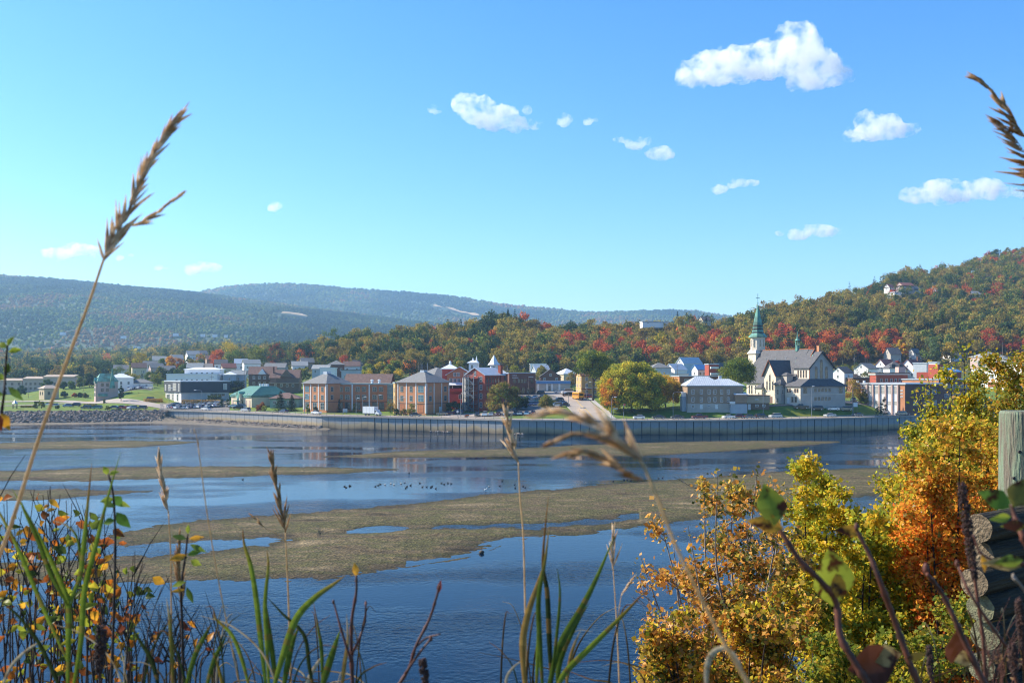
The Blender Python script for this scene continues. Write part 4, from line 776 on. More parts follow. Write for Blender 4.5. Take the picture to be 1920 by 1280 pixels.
# houses left of the church, behind the stone house
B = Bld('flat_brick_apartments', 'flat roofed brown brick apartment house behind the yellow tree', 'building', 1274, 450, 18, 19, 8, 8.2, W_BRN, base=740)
B.flat((0,0), (19,8), 8.2, R_METAL, .3, .35); B.block((-.05,0,-1), (0,8.02,8.2), W_ORANGE, 'lit_wall'); B.row('F', (3, 4.4, 8, 10, 14, 17), (5.2,), 1.0, 1.7); B.box('balcony', (1,-1.6,2.6), (11,-.02,3.0), TRIM); B.row('F', (3, 5, 8), (.6,), 1.0, 1.7)  # orange slab on the left face carries sunlight in its colour
house(1224, 520, 12, 10, 9, 5, W_BLUEG, R_GREY, 2.8, 'grey hip roofed house above the yellow tree', kind='hip', base=708, group=HG)
house(1240, 500, 8, 14, 8, 3, W_WHITE, R_METAL, .5, 'long white flat roofed house above the golden tree', kind='flat', base=713, win=((4,),(0,)), group=HG)
house(1282, 545, 35, 14, 6, 7.2, W_WHITE, R_METAL, 3.2, 'tall pale blue gabled house with white end wall', base=706, axis='x', win=((0,),(1,)), group=HG).part('side_wall', MB().box((0,-.04,-1), (14,0,7.2)), W_BLUE)
house(1265, 528, 35, 9, 8, 4.2, W_WHITE, R_METAL, 3, 'white gabled house left of the tall pale blue house', base=708, win=((1,),(2,)), group=HG)
house(1308, 500, 25, 8, 5, 3.6, W_WHITE, R_BLUE, 2.2, 'small white house with bright blue roof behind the stone house', base=706, win=((3,),(1,)), group=HG)
B = house(1329, 490, 8, 5, 6, 9.0, W_RED, R_METAL, .4, 'red framed balcony block beside the blue roofed house', kind='flat', base=718, win=((0,),(0,)), group=HG)
for z in (1, 4, 7): B.box('balcony', (.6,-1.3,z), (4.6,-.02,z+.9), TRIM)
house(1347, 492, 25, 8, 6, 5.6, W_CREAM, R_SLATE, 3.6, 'cream house with a white front gable left of the round green tree', base=716, win=((2,),(1,)), group=HG)
# --- west side
for i, (a, top, wd, lb) in enumerate(((-62, 713, 15.5, 'row house block cut by the left edge'), (-8, 712, 16.8, 'lowest block of the grey row housing, beside the left edge'), (43, 708.5, 12.8, 'middle block of the stepped grey row housing at left'), (81, 705, 20, 'highest block of the stepped grey row housing, behind the grass slope'))):
    B = Bld('row_housing', lb, 'building', a, 640, 0, wd, 10, (743-top)/F*640, W_PINK, base=745, group='stepped row housing at left')
    B.part('roof', MB().prism([(-.2,-.8,B.h),(wd-.05,-.8,B.h),(wd-.05,6,B.h+1.4),(-.2,6,B.h+1.4)], [(-.2,-.8,B.h+.3),(wd-.05,-.8,B.h+.3),(wd-.05,6,B.h+1.7),(-.2,6,B.h+1.7)]), R_TAN)
    B.row('F', lin(2, wd-2, 4), (2.2, 5.2, 8), 1.2, 1.3, fm=W_BRN2)
B = Bld('small_pavilion', 'small square tan building with pale hip roof beside the river road at left', 'building', 83, 536, 45, 7.6, 7.6, 4.4, W_BEIGE, base=744)
B.hip((0,0), (7.6,7.6), 4.4, 1.9, R_TAN, .5, ridge=2.6, axis='x'); B.row('F', (2.4, 5.4), (1.2,), 1.1, 1.4, fm=W_BRN2); B.row('L', (2.4, 5.4), (1.2,), 1.1, 1.4, fm=W_BRN2)
B = Bld('green_roofed_house', 'tall stone house with steep sea green roof and a pointed green turret', 'building', 183, 500, 32, 9.6, 5.6, 8.6, W_PINK, base=748)
B.hip((0,0), (9.6,9), 8.6, 4.2, R_COPPER, .3, ridge=2.2, axis='x', name='roof'); B.block((0,5.6,-2), (9.6,9,8.6), W_GREY, 'rear_wall')
B.gable((-.8,.6), (4,5.0), 8.2, 2.2, R_COPPER, 'x', .35); B.block((-.8,.6,-2), (0,5.0,8.2), W_PINK, 'gable_front'); B.row('L', (1.8, 3.6), (1.5, 4, 6.4), .8, 1.5, plane=-.8, fm=R_COPPER)
B.part('turret', MB().cyl((6.9,.3,5.4), (6.9,.3,15.8), 1.5, .06, n=8), R_COPPER); B.box('awning', (0,-1.2,1.4), (4.5,-.02,2.6), R_COPPER); B.row('F', (2.2, 4.6), (3.9, 6.4), 1.1, 1.3, fm=W_BRN2)
B = house(204, 522, 22, 12, 10, 9.5, W_WHITE, R_WHITE, 2.4, 'white house with pale hip roof behind the green roofed stone house', kind='hip', base=743, win=((3,),(2,)))
B = house(240, 528, 12, 11.5, 8, 5.8, W_WHITE, R_GREY, 2.2, 'white house with grey hip roof above the small hillside car park', kind='hip', base=739, win=((3,),(1,)))
B = Bld('black_library', 'modern black clad building with a pale ground floor beside the big car park', 'building', 340, 468, 34, 22.5, 27, 4.2, W_CONC, base=753)
B.block((-.5,-.5,4.2), (23,27.5,9.3), W_DARK, 'upper_wall'); B.box('roof', (-.6,-.6,9.3), (23.1,27.6,9.75), R_METAL)
B.row('L', (2.2,), (5.0,), 1.6, 3.3, plane=-.5, gm=GLASSP); B.row('L', (9.5,), (5.2,), 5.2, 3.2, plane=-.5, gm=GLASSP, mull=2); B.row('L', (25,), (5.0,), 2.0, 2.6, plane=-.5, gm=GLASSP); B.win('L', 18, 5.0, 3.4, 2.6, plane=-.5, gm=GLASSP); B.win('F', 20.5, 5.6, 1.5, 2.6, plane=-.5, gm=GLASSP)
B.block((-.03,.5,-1), (-.01,4,4.2), W_WHITE, 'white_panel'); B.block((-.03,8,-1), (-.01,12,4.2), W_WHITE, 'white_panel'); B.win('L', 6.2, .4, 2.4, 3, mull=1); B.win('L', 14, .4, 1.6, 3); B.win('L', 22, .4, 5, 2.6, mull=2); B.win('F', 17, 2.4, 7, 1.2, mull=3)
house(312, 512, 0, 26, 10, 4.6, W_WHITE, R_WHITE, .3, 'long white flat roofed building behind the black building', kind='flat', base=719, win=((7,),(0,)), group=HG)
house(346, 520, 0, 18, 9, 6.4, W_WHITE, R_WHITE, 1.2, 'white upper storey building above the black building', kind='hip', base=716, win=((5,),(0,)), group=HG)
house(419, 516, 10, 6, 7, 3.6, W_BLUEG, R_WHITE, 1.8, 'pale blue grey bungalow left of the brown houses', kind='hip', base=716, win=((1,),(1,)), group=HG)
house(434, 522, 10, 7, 7, 3.8, W_BLUEG, R_LGREY, 2.2, 'second pale bungalow right behind the dark hedge', base=716, win=((1,),(1,)), group=HG)
B = house(466, 498, 8, 13, 10, 6.0, W_BRN2, R_BROWN, 3.6, 'brown shingled house with a white dormer behind the green roofed hall', base=724, win=((4,),(2,)))
B.part('dormer', MB().prism([(4.5,-.6,6.0),(8.5,-.6,6.0),(6.5,-.6,8.6)], [(4.5,3,6.0),(8.5,3,6.0),(6.5,3,8.6)]), W_WHITE); B.box('porch', (0,-1.8,2.6), (13,-.02,2.85), R_BROWN)
B = house(506, 494, 4, 14, 10, 5.2, W_BRN2, R_BROWN, 3.8, 'dark brown gabled house with a broad porch left of the orange pavilion', base=728, win=((4,),(1,)), chim=(.1,.3))
B.part('dormer', MB().prism([(5,-.9,5.6),(11,-.9,5.6),(8,-.9,9.2)], [(5,3,5.6),(11,3,5.6),(8,3,9.2)]), W_BRN2); B.box('porch', (0,-2,2.6), (14,-.02,2.85), R_TAN)
B = Bld('green_roofed_hall', 'single storey peach hall with broad green metal roof and arched entrance', 'building', 472, 440, 42, 17.5, 19.5, 4.0, W_CREAM, base=762)
B.box('fascia', (-.4,-.4,4.0), (17.9,19.9,4.8), R_COPPER); mb = MB()
mb.poly([(-.6,-.6,4.8),(-.6,20.1,4.8),(7,15.5,8.8),(7,4.5,8.8)]); mb.poly([(-.6,-.6,4.8),(7,4.5,8.8),(14,4.5,8.8),(18.1,-.6,5.2)]); mb.poly([(18.1,-.6,5.2),(14,4.5,8.8),(14,15.5,8.8),(18.1,20.1,5.2)]); mb.poly([(7,4.5,8.8),(7,15.5,8.8),(14,15.5,8.8),(14,4.5,8.8)]); mb.poly([(-.6,20.1,4.8),(18.1,20.1,5.2),(14,15.5,8.8),(7,15.5,8.8)]); B.part('roof', mb, R_GREEN)
B.box('entrance', (-1.4,8.2,-1), (-.02,12.2,5.4), W_CREAM); B.part('entrance_arch', MB().cyl((-1.5,10.2,4.9), (1.5,10.2,4.9), 1.7, n=16), R_COPPER); B.box('entrance_glass', (-1.46,9.2,0), (-1.42,11.2,4.6), GLASSB)
B.many('brick_base', [((-.12,u-.5,-1), (-.0,u+.5,2.6)) for u in (2, 5, 15, 18)], W_PINK); B.box('canopy', (-2.8,8.6,2.2), (-1.5,11.8,2.6), R_GREEN)
for u in (2, 4, 6.5, 9): B.part('roof_vent', MB().cyl((11,u+4,8.4), (11,u+4,9.8), .55), R_WHITE)
B = Bld('low_green_building', 'low pale green building with brown roof behind the two spruces', 'building', 506, 436, 2, 12.5, 10, 3.8, W_GRN, base=764)
B.hip((0,0), (12.5,10), 3.8, 2.6, R_BROWN, .6, axis='x'); B.row('F', (2, 3.6, 5.2, 8, 10), (1.6,), 1.0, 1.3)
house(458, 592, 25, 9.5, 7, 6.4, W_WHITE, R_LGREY, 2.4, 'white two storey house standing above the brown houses', base=702, win=((3,),(2,)), group=HG)
house(495, 585, 0, 12, 9, 3.0, W_GREY, R_GREY, 2.6, 'house with long grey roof above the brown gabled house', base=699, win=((3,),(0,)), group=HG)
house(585, 540, 0, 9, 8, 3, W_BLUEG, R_LGREY, 2.0, 'small house with pale roof above the first orange pavilion', base=702, win=((2,),(0,)), group=HG)
house(615, 560, 10, 9, 9, 4.2, W_BRN, R_GREY, 2.6, 'brick bungalow with grey hip roof above the first orange pavilion', kind='hip', base=698, win=((2,),(1,)), group=HG)
house(600, 505, 0, 7.5, 6, 5.5, W_WHITE, R_WHITE, .5, 'small white building just behind the first orange pavilion roof', kind='flat', base=711, win=((0,),(0,)), group=HG)
house(640, 530, 5, 10, 8, 5, W_BLUEG, R_GREY, .5, 'pale flat building behind the brown roof of the brick wing', kind='flat', base=712, win=((2,),(0,)), group=HG)
for i, (px, Y, b, w1, w2, h_, wl, rf, bs, lb) in enumerate((
  (352, 760, 30, 9, 8, 4.5, W_WHITE, R_LGREY, 676, 'white gabled house left of the orange autumn trees'), (368, 768, 35, 9, 8, 4.5, W_WHITE, R_GREY, 675, 'white house with grey roof left of the large yellow tree'),
  (286, 700, 20, 9, 8, 4, W_WHITE, R_LGREY, 686, 'white house between the two yellow trees at left'), (283, 640, 30, 8, 8, 5, W_PINK, R_GREY, 704, 'grey gabled house behind the hillside shrubs'), (300, 640, 20, 9, 8, 4, W_BLUEG, R_GREY, 706, 'pale house with broad grey roof behind the hillside shrubs'),
  (374, 640, 20, 8, 7, 3.4, W_CREAM, R_TAN, 700, 'small cream bungalow among the bushes above the black building'), (440, 640, 15, 8, 7, 4, W_WHITE, R_METAL, 693, 'small white house by the hedge left of the white two storey house'),
 (1005, 540, 20, 8, 7, 3.6, W_BLUEG, R_METAL, 707, 'pale metal roofed house behind the brown office block'))):
    house(px, Y, b, w1, w2, h_, wl, rf, 2.8, lb, base=bs, win=((1,),(1,)), group=HG)
for i, (px, Y, b, w1, w2, h_, wl, rf, bs, lb) in enumerate((
  (248, 600, 25, 8, 7, 4.2, W_CREAM, R_BROWN, 702, 'cream house with brown roof above the small hillside car park'), (268, 655, 15, 9, 7, 3.6, W_WHITE, R_GREY, 695, 'white bungalow in the trees left of the grey gabled house'), (322, 700, 30, 8, 7, 4, W_BLUEG, R_LGREY, 683, 'blue grey house below the white gabled house, left of the orange trees'),
  (388, 700, 25, 9, 8, 4.4, W_TAN, R_BROWN, 685, 'tan house with brown roof right of the white grey roofed house'), (402, 655, 15, 8, 7, 3.6, W_WHITE, R_SLATE, 692, 'white house with dark roof above the hedge trees'), (418, 620, 25, 8, 7, 3.6, W_CREAM, R_RED, 700, 'cream cottage with red roof above the dark hedge'),
  (548, 600, 15, 9, 8, 3.6, W_WHITE, R_LGREY, 697, 'white low house above the right end of the brown gabled house'), (566, 640, 25, 8, 7, 3.8, W_TAN, R_GREY, 690, 'tan gabled house among the olive bushes'), (645, 575, 12, 9, 8, 3.6, W_WHITE, R_BROWN, 698, 'white house with brown roof above the brick wing'),
  (665, 600, 25, 8, 7, 3.4, W_BLUEG, R_SLATE, 694, 'blue grey cottage at the foot of the wooded hill above the brick wing'), (213, 640, 20, 9, 8, 4, W_WHITE, R_GREY, 704, 'white gabled house directly above the green turret'), (350, 590, 10, 9, 7, 3.4, W_BRN, R_LGREY, 700, 'brown brick house peeping over the white upper storey'))):
    house(px, Y, b, w1, w2, h_, wl, rf, 2.6, lb, base=bs, win=((2,),(1,)), group=HG)
# houses high on the hill
for i, (px, Y, b, w1, w2, h_, wl, rf, top, lb) in enumerate((
  (1668, 880, 30, 6, 6, 3.4, W_WHITE, R_RED, 532, 'white gabled house, leftmost high on the wooded hill'), (1692, 900, 20, 13, 8, 6, W_PINK, R_RED, 529, 'large pink and brick house high on the wooded hill'),
  (1714, 905, 20, 10, 7, 4, W_GREY, R_GREY, 536, 'low grey roofed house right of the pink house on the hill'), (1678, 830, 30, 8, 8, 2.4, W_WHITE, R_WHITE, 547, 'white flat topped house below the pink house on the hill'),
  (1755, 930, 30, 12, 8, 5, W_BLUEG, R_SLATE, 529, 'dark roofed house among hillside trees below the ridge'), (1830, 1000, 40, 8, 8, 4, W_WHITE, R_GREY, 521, 'pale gabled house, highest on the wooded hill'),
  (1822, 860, 20, 10, 7, 3.5, W_CREAM, R_LGREY, 545, 'cream house low among the hillside trees'), (1915, 950, 10, 14, 8, 4, W_WHITE, R_GREY, 541, 'long white house on the hill at the right edge'),
  (1318, 770, 20, 7, 7, 2.2, W_CREAM, R_SLATE, 593, 'dark roofed house on the skyline left of the church spire'), (1205, 735, 8, 20, 8, 2.0, W_WHITE, R_WHITE, 602, 'long white flat roofed building along the skyline of the wooded hill'))):
    B = house(px, Y, b, w1, w2, h_, wl, rf, 2.6, lb, win=((2,),(1,)), group='houses on the wooded hill', kind='flat' if rf is R_WHITE else 'gable')
    B.r.location.z = ZZ(top, Y)-h_-(2.7 if rf is not R_WHITE else .5)
    for ch in B.r.children:
        if ch.name.startswith('wall'): ch.scale.z = .75
# long pale sheds far across the valley
for i, (px, py_, Y, wd) in enumerate(((324, 627, 1900, 12), (376, 628.5, 1900, 9), (398, 629, 1900, 10), (420, 630, 1950, 7), (318, 653.5, 1500, 16), (112, 625, 1900, 12), (226, 632, 1900, 11), (250, 652, 1500, 12))):
    B = house(px, Y, 0, wd*.8, 6, 2.0, W_WHITE, R_WHITE, .4, 'small pale building far across the valley', kind='flat', base=py_, win=((0,),(0,)), group='pale buildings far across the valley', name='far_building')
# ------------------------------------------------------------------ trees
OLIVE=(.26,.22,.05); GOLD=(.39,.26,.05); GREEN=(.14,.19,.035); MID=(.065,.10,.035); DARK=(.03,.052,.026); RED=(.44,.10,.045); ORG=(.60,.19,.04); YEL=(.60,.40,.035); BRN=(.25,.165,.055); YGR=(.30,.30,.035)
BARK = M('bark', (.10, .08, .06), (.05, .04, .03), 2, bump=.4); BARKP = M('pale_bark', (.38, .34, .29), (.22, .19, .16), 2)
def quads(rng, c, nrm, size, aspect=1.0):
    n = len(c); t = rng.normal(size=(n, 3)); t -= nrm*(t*nrm).sum(1, keepdims=True); t /= np.linalg.norm(t, axis=1, keepdims=True)+1e-9
    b = np.cross(nrm, t); s = size[:, None]
    v = np.stack([c-t*s*.5, c+b*s*.36*aspect, c+t*s*.5, c-b*s*.36*aspect], 1); v[:, 1] += nrm*s*.12; v[:, 3] += nrm*s*.08
    return v.reshape(-1, 3), np.arange(4*n).reshape(n, 4)
def crown(seed, R, Hh, nclump, nleaf, leaf, cols, zc=None, shape='round', dark=.0, low=-.55):
    """leaf quads on many small clumps spread through an ellipsoid crown; returns verts, faces, tints. origin at the crown's bottom"""
    rng = np.random.default_rng(seed); d = rng.normal(size=(nclump, 3)); d /= np.linalg.norm(d, axis=1, keepdims=True)
    d[:, 2] = np.where(d[:, 2] < low, -d[:, 2], d[:, 2]); rad = rng.uniform(.45, .92, nclump)**.7
    cc = d*rad[:, None]*np.array([R, R, Hh/2]); 
    if shape == 'column': cc[:, :2] *= (1-.45*np.clip(cc[:, 2:3]/(Hh/2), 0, 1))
    if low < -.8: q_ = np.clip(-d[:, 2:3], 0, .97); cc[:, :2] *= np.where(d[:, 2:3] < 0, 1/np.sqrt(1-q_**2)*.92, 1)
    cc[:, :2] *= rng.uniform(.8, 1.12, (nclump, 1)); cr = min(R, Hh/2)*rng.uniform(.22, .42, nclump)*(14/max(nclump, 14))**.22*1.05
    k = rng.integers(0, nclump, nleaf); q = rng.normal(size=(nleaf, 3)); q[:, 2] = q[:, 2]*.8+.15; q /= np.linalg.norm(q, axis=1, keepdims=True)
    c = cc[k]+q*(cr[k]*(rng.uniform(.2, 1, nleaf)**.5*1.15+np.abs(rng.normal(size=nleaf))*.16))[:, None]*np.array([1, 1, .85])+rng.normal(size=(nleaf, 3))*(cr[k]*.14)[:, None]; c[:, 2] += Hh/2
    nr = q+rng.normal(size=(nleaf, 3))*.45; nr /= np.linalg.norm(nr, axis=1, keepdims=True)
    v, f = quads(rng, c, nr, leaf*rng.uniform(.6, 1.35, nleaf))
    C = np.array(cols); cl = C[rng.integers(0, len(C), nclump)]*rng.uniform(.8, 1.2, (nclump, 1))
    mixc = np.where(rng.uniform(0, 1, (nleaf, 1)) < .6, cl[k], C[rng.integers(0, len(C), nleaf)]); t = mixc*rng.uniform(.7, 1.35, (nleaf, 1)); return v, f, t
def conifer(seed, R, Hh, nleaf, leaf, col=DARK):
    rng = np.random.default_rng(seed); t = rng.uniform(0, 1, nleaf)**1.3; lay = np.floor(t*14)/14+rng.uniform(0, .03, nleaf)
    a = rng.uniform(0, 6.283, nleaf); rr = R*(1-lay)**.85*np.sqrt(rng.uniform(.05, 1, nleaf))*(1+.25*np.sin(a*5+seed+lay*40))
    c = np.stack([rr*np.cos(a), rr*np.sin(a), lay*Hh*.97-rr*.25+.06*Hh], 1)
    nr = np.stack([np.cos(a)*.5, np.sin(a)*.5, np.ones(nleaf)], 1)+rng.normal(size=(nleaf, 3))*.35; nr /= np.linalg.norm(nr, axis=1, keepdims=True)
    v, f = quads(rng, c, nr, leaf*rng.uniform(.6, 1.3, nleaf), .8); return v, f, np.array(col)[None]*rng.uniform(.65, 1.4, (nleaf, 1))
def trunk_mb(h, r, top, seed, limbs=6, R=3):
    rg = random.Random(seed); mb = MB(); mb.tube([(0,0,-1.0),(0,0,h*.3),(rg.uniform(-.1,.1)*r*4,rg.uniform(-.1,.1)*r*4,h*.7),(rg.uniform(-.3,.3),rg.uniform(-.3,.3),top)], [r*1.25, r, r*.75, r*.2], 7)
    for i in range(limbs):
        a = rg.uniform(0, 6.28); z = h*rg.uniform(.5, 1.1); l = R*rg.uniform(.45, .8); e = (math.cos(a)*l, math.sin(a)*l, z+l*rg.uniform(.5, 1.1))
        mb.tube([(0,0,z),(e[0]*.5,e[1]*.5,z+(e[2]-z)*.4),e], [r*.5, r*.3, r*.08], 5)
    return mb
# ---- shared small-tree meshes (crown + trunk) for the hillside
KINDS = {'olive': ([OLIVE, OLIVE, GOLD], 'olive brown oak'), 'gold': ([GOLD, OLIVE, BRN], 'gold brown broadleaf tree'), 'green': ([GREEN, MID, OLIVE], 'green broadleaf tree'), 'mid': ([MID, DARK, MID], 'dark green broadleaf tree'),
         'red': ([RED, RED, (.40,.09,.03)], 'scarlet maple'), 'orange': ([ORG, (.40,.1,.03), RED], 'orange maple'), 'yellow': ([YEL, YGR, YEL], 'yellow autumn tree'), 'brown': ([BRN, OLIVE, BRN], 'brown autumn tree')}
PROTO = {}
for i, (k, (cols, lb)) in enumerate(KINDS.items()):
    for j in range(4):
        Rr = 3.6+.5*j; Hh = 8+1.0*j; v, f, t = crown(100+i*10+j, Rr, Hh, 15+j*2, 560, .95, cols); v = v+np.array([0, 0, 3.0])
        tb = trunk_mb(5, .2, 8, i*9+j, 4, 3)
        PROTO[k, j] = (v, f, t, npmesh('crown', v, f, LEAF, t, link=False), tb)
for j in range(4):
    v, f, t = conifer(300+j, 2.6+.3*j, 12+1.5*j, 620, .9); PROTO['conifer', j] = (v, f, t, npmesh('crown', v, f, LEAF, t, link=False), trunk_mb(5, .18, 11, j, 0))
KINDS['conifer'] = (None, 'dark spruce')
_tm = {}
def trunk_mesh(k):
    if k not in _tm: o = PROTO[k][4].build('trunk', BARK if k[0] in ('conifer', 'mid') else BARKP); _tm[k] = o.data; bpy.data.objects.remove(o)
    return _tm[k]
def place_tree(k, j, p, s, rz, label, group, name=None, cat='tree', sz=1):
    r = empty(name or {'conifer': 'spruce_tree', 'red': 'maple_tree', 'orange': 'maple_tree'}.get(k, 'broadleaf_tree'), p, rz, label, cat, group); r.scale = (s, s, s*sz)
    link_mesh('crown', PROTO[k, j][3], r); link_mesh('trunk', trunk_mesh((k, j)), r); return r
rng = np.random.default_rng(77); rg = random.Random(77)
HOLES = [(o.location.x, o.location.y, 9.5) for o in SC.objects if o.parent is None and o.type == 'EMPTY' and o.get('category') in ('house', 'building', 'belfry')]
def hillkind(px, Y, z, f):
    n1 = float(fbm(np.array(px/60.), np.array(Y/45.), 41)); n2 = float(fbm(np.array(px/35.), np.array(Y/30.), 57)); u = rg.random()
    py = HY-(z-H)/Y*F
    if px > 1120 and 632 < py < 672 and px < 1700:
        if n2 > .48 and u < .6: return 'red' if u < .24 else 'orange' if u < .54 else 'gold'
    if px > 1850 and 638 < py < 665 and u < .5: return 'red'
    if px < 1120 and py > 648 and u < .06: return 'red' if u < .03 else 'orange'
    if px > 1600 and py < 560:
        if n2 > .60 and u < .35: return 'orange' if u < .2 else 'red'
        if n1 > .5 and u < .6: return 'green'
    if u < .006: return 'yellow'
    if u < .014: return 'orange'
    if px < 800: return ('mid', 'green', 'brown', 'olive', 'mid', 'green')[int(rg.random()*6)] if n1 < .55 else 'olive'
    if n1 < .40: return 'conifer' if rg.random() < .3 else ('mid' if rg.random() < .5 else 'green')
    if n1 < .52: return ('green', 'olive', 'olive', 'green')[rg.randrange(4)]
    return ('olive', 'gold', 'olive', 'olive', 'gold', 'brown')[rg.randrange(6)] if n2 > .42 else ('olive', 'green', 'olive')[rg.randrange(3)]
# candidate positions
cand = []
y = 568.0
while y < 1330:
    sp = 6.3+max(0, y-700)*.006
    for x in np.arange(XX(570, y), XX(2050, y), sp):
        X = x+rg.uniform(-.4, .4)*sp; Yq = y+rg.uniform(-.4, .4)*sp; px = 960+F*X/Yq
        ridge = np.interp(px, [570, 700, 1060, 1340, 1480, 1600, 1700, 1920, 2100], [800, 790, 775, 825, 875, 975, 1085, 1230, 1320])
        foot = np.interp(px, [570, 640, 700, 900, 1100, 1340, 1500, 1700, 1780, 2050], [660, 612, 590, 572, 572, 585, 590, 612, 612, 612])
        if Yq > ridge+12 or Yq < foot: continue
        if any(abs(X-hx) < 7 and (-9 < Yq-hy < 7) or (abs(X-hx-4) < 9 and -42 < Yq-hy < 0 and hy > 720) for hx, hy, _ in HOLES if hy > 560): continue
        z = tz(X, Yq); cand.append((Yq-foot, X, Yq, z, px))
    y += sp*.92
cand.sort(key=lambda c: c[2])
print('hill trees', len(cand))
TREEG = 'trees of the wooded hill'; big = cand[:190]; rest = cand[190:]
LB = {k: f'{v[1]} among the front rows of the wooded hill' for k, v in KINDS.items()}
for c in big:
    k = hillkind(c[4], c[2], c[3]+6, 0); place_tree(k, rg.randrange(4), (c[1], c[2], c[3]-.3), rg.uniform(.66, 1.0), rg.uniform(0, 6.28), LB[k], TREEG+' ('+KINDS[k][1]+')')
VV, FF, TT, off = [], [], [], 0
for c in rest:
    k = hillkind(c[4], c[2], c[3]+6, 0); v, f, t, _, _ = PROTO[k, rg.randrange(4)]; nf = len(f)
    if c[2] > 800: nf = 330
    f = f[:nf]; v = v[:nf*4]; t = t[:nf]*rg.uniform(.8, 1.2); s = rg.choice((rg.uniform(.52, .8), rg.uniform(.75, 1.12))); a = rg.uniform(0, 6.28); ca, sa = math.cos(a)*s, math.sin(a)*s
    w_ = np.stack([v[:, 0]*ca-v[:, 1]*sa+c[1], v[:, 0]*sa+v[:, 1]*ca+c[2], v[:, 2]*s*rg.uniform(1.0, 1.35)+c[3]-.5], 1); VV.append(w_); FF.append(f+off); TT.append(t); off += len(v)
tag(npmesh('hill_forest', np.concatenate(VV), np.concatenate(FF), LEAF, np.concatenate(TT)), 'autumn forest of olive, gold, green and red trees covering the wooded hill', 'forest', kind='stuff')
# pale trunks showing in the forest
mb = MB()
for c in rest[:1500:3]: mb.cyl((c[1], c[2]-1, c[3]-.5), (c[1]+rg.uniform(-.5,.5), c[2]-1, c[3]+7), .16, .08, n=4)
tag(mb.build('forest_trunks', BARKP), 'pale tree trunks showing between the crowns of the wooded hill', 'trunks', kind='stuff')
# valley woods, left: from the town edge to the foot of the mountain
VV, FF, TT, off = [], [], [], 0; y = 655.0; nv = 0; near = []
while y < 2300:
    sp = 8+max(0, y-700)*.011
    for x in np.arange(XX(-120, y), XX(760 if y > 900 else 600, y), sp):
        X = x+rg.uniform(-.4, .4)*sp; Yq = y+rg.uniform(-.4, .4)*sp; px = 960+F*X/Yq
        if Yq < 1150 and Yq > 660 and 200 < px < 480 and rg.random() < (.62 if Yq < 820 else .3): continue
        if px > 120 and Yq < 690 and px < 400: continue
        if any(abs(X-hx) < 8 and -30 < Yq-hy < 7 for hx, hy, _ in HOLES if hy > 600 and hx < -150): continue
        if 395 < px < 610 and Yq < 738: continue
        if 840 < Yq and rg.random() < .12: continue
        z = tz(X, Yq); u = rg.random(); n1 = float(fbm(np.array(px/50.), np.array(Yq/120.), 91))
        k = 'conifer' if u < .14 else 'mid' if u < .5 else 'green' if u < .72 else 'olive' if u < .86 else 'brown' if u < .91 else 'gold' if u < .94 else 'orange' if u < .965 else 'yellow'
        if n1 > .6 and k == 'mid': k = 'green'
        if px < 215 and Yq < 900 and k in ('olive', 'gold', 'yellow', 'orange', 'green') and rg.random() < .75: k = rg.choice(['mid', 'conifer', 'mid', 'brown'])
        s = rg.uniform(.8, 1.25)*(1.0 if Yq < 1000 else 1.15)
        if Yq < 700: near.append((k, X, Yq, z, s)); continue
        v, f, t, _, _ = PROTO[k, rg.randrange(4)]; nf = 300 if Yq < 1100 else 110; lf = 1 if Yq < 1100 else 1.5; f = f[:nf]; v = v[:nf*4].reshape(-1, 4, 3); m_ = v.mean(1, keepdims=True); v = ((v-m_)*lf+m_).reshape(-1, 3); t = t[:nf]*rg.uniform(.75, 1.25)
        a = rg.uniform(0, 6.28); ca, sa = math.cos(a)*s, math.sin(a)*s
        VV.append(np.stack([v[:, 0]*ca-v[:, 1]*sa+X, v[:, 0]*sa+v[:, 1]*ca+Yq, v[:, 2]*s+z-.5], 1)); FF.append(f+off); TT.append(t); off += len(v); nv += 1
    y += sp*(.9 if y < 1100 else 1.5)
print('valley', nv, len(near))
tag(npmesh('valley_woods', np.concatenate(VV), np.concatenate(FF), LEAF, np.concatenate(TT)), 'green and brown woods filling the valley floor at left below the mountains', 'woods', kind='stuff')
for k, X, Y, z, s in near:
    place_tree(k, rg.randrange(4), (X, Y, z-.4), s, rg.uniform(0, 6.28), KINDS[k][1]+' in the wood behind the grey row housing and west town', 'wood behind the west town ('+KINDS[k][1]+')')
# low scrub along the foot of the hill
VV, FF, TT, off = [], [], [], 0
for i in range(520):
    px = rg.uniform(1120, 1930); Yq = float(np.interp(px, [1120, 1340, 1500, 1700, 1930], [560, 570, 560, 590, 600]))+rg.uniform(-22, 22); X = XX(px, Yq)
    if any(abs(X-hx-3) < 7 and -6 < Yq-hy < 12 for hx, hy, _ in HOLES): continue
    k = rg.choice(['green', 'green', 'olive', 'mid', 'olive', 'red', 'gold', 'green']); v, f, t, _, _ = PROTO[k, 0]; f = f[:220]; v = v[:880]; s = rg.uniform(.3, .55)
    VV.append(np.stack([v[:, 0]*s+X, v[:, 1]*s+Yq, v[:, 2]*s*.75+tz(X, Yq)-1.3], 1)); FF.append(f+off); TT.append(t[:220]*rg.uniform(.8, 1.3)); off += 880
tag(npmesh('hillside_scrub', np.concatenate(VV), np.concatenate(FF), LEAF, np.concatenate(TT)), 'low green scrub and bushes along the foot of the wooded hill', 'scrub', kind='stuff')
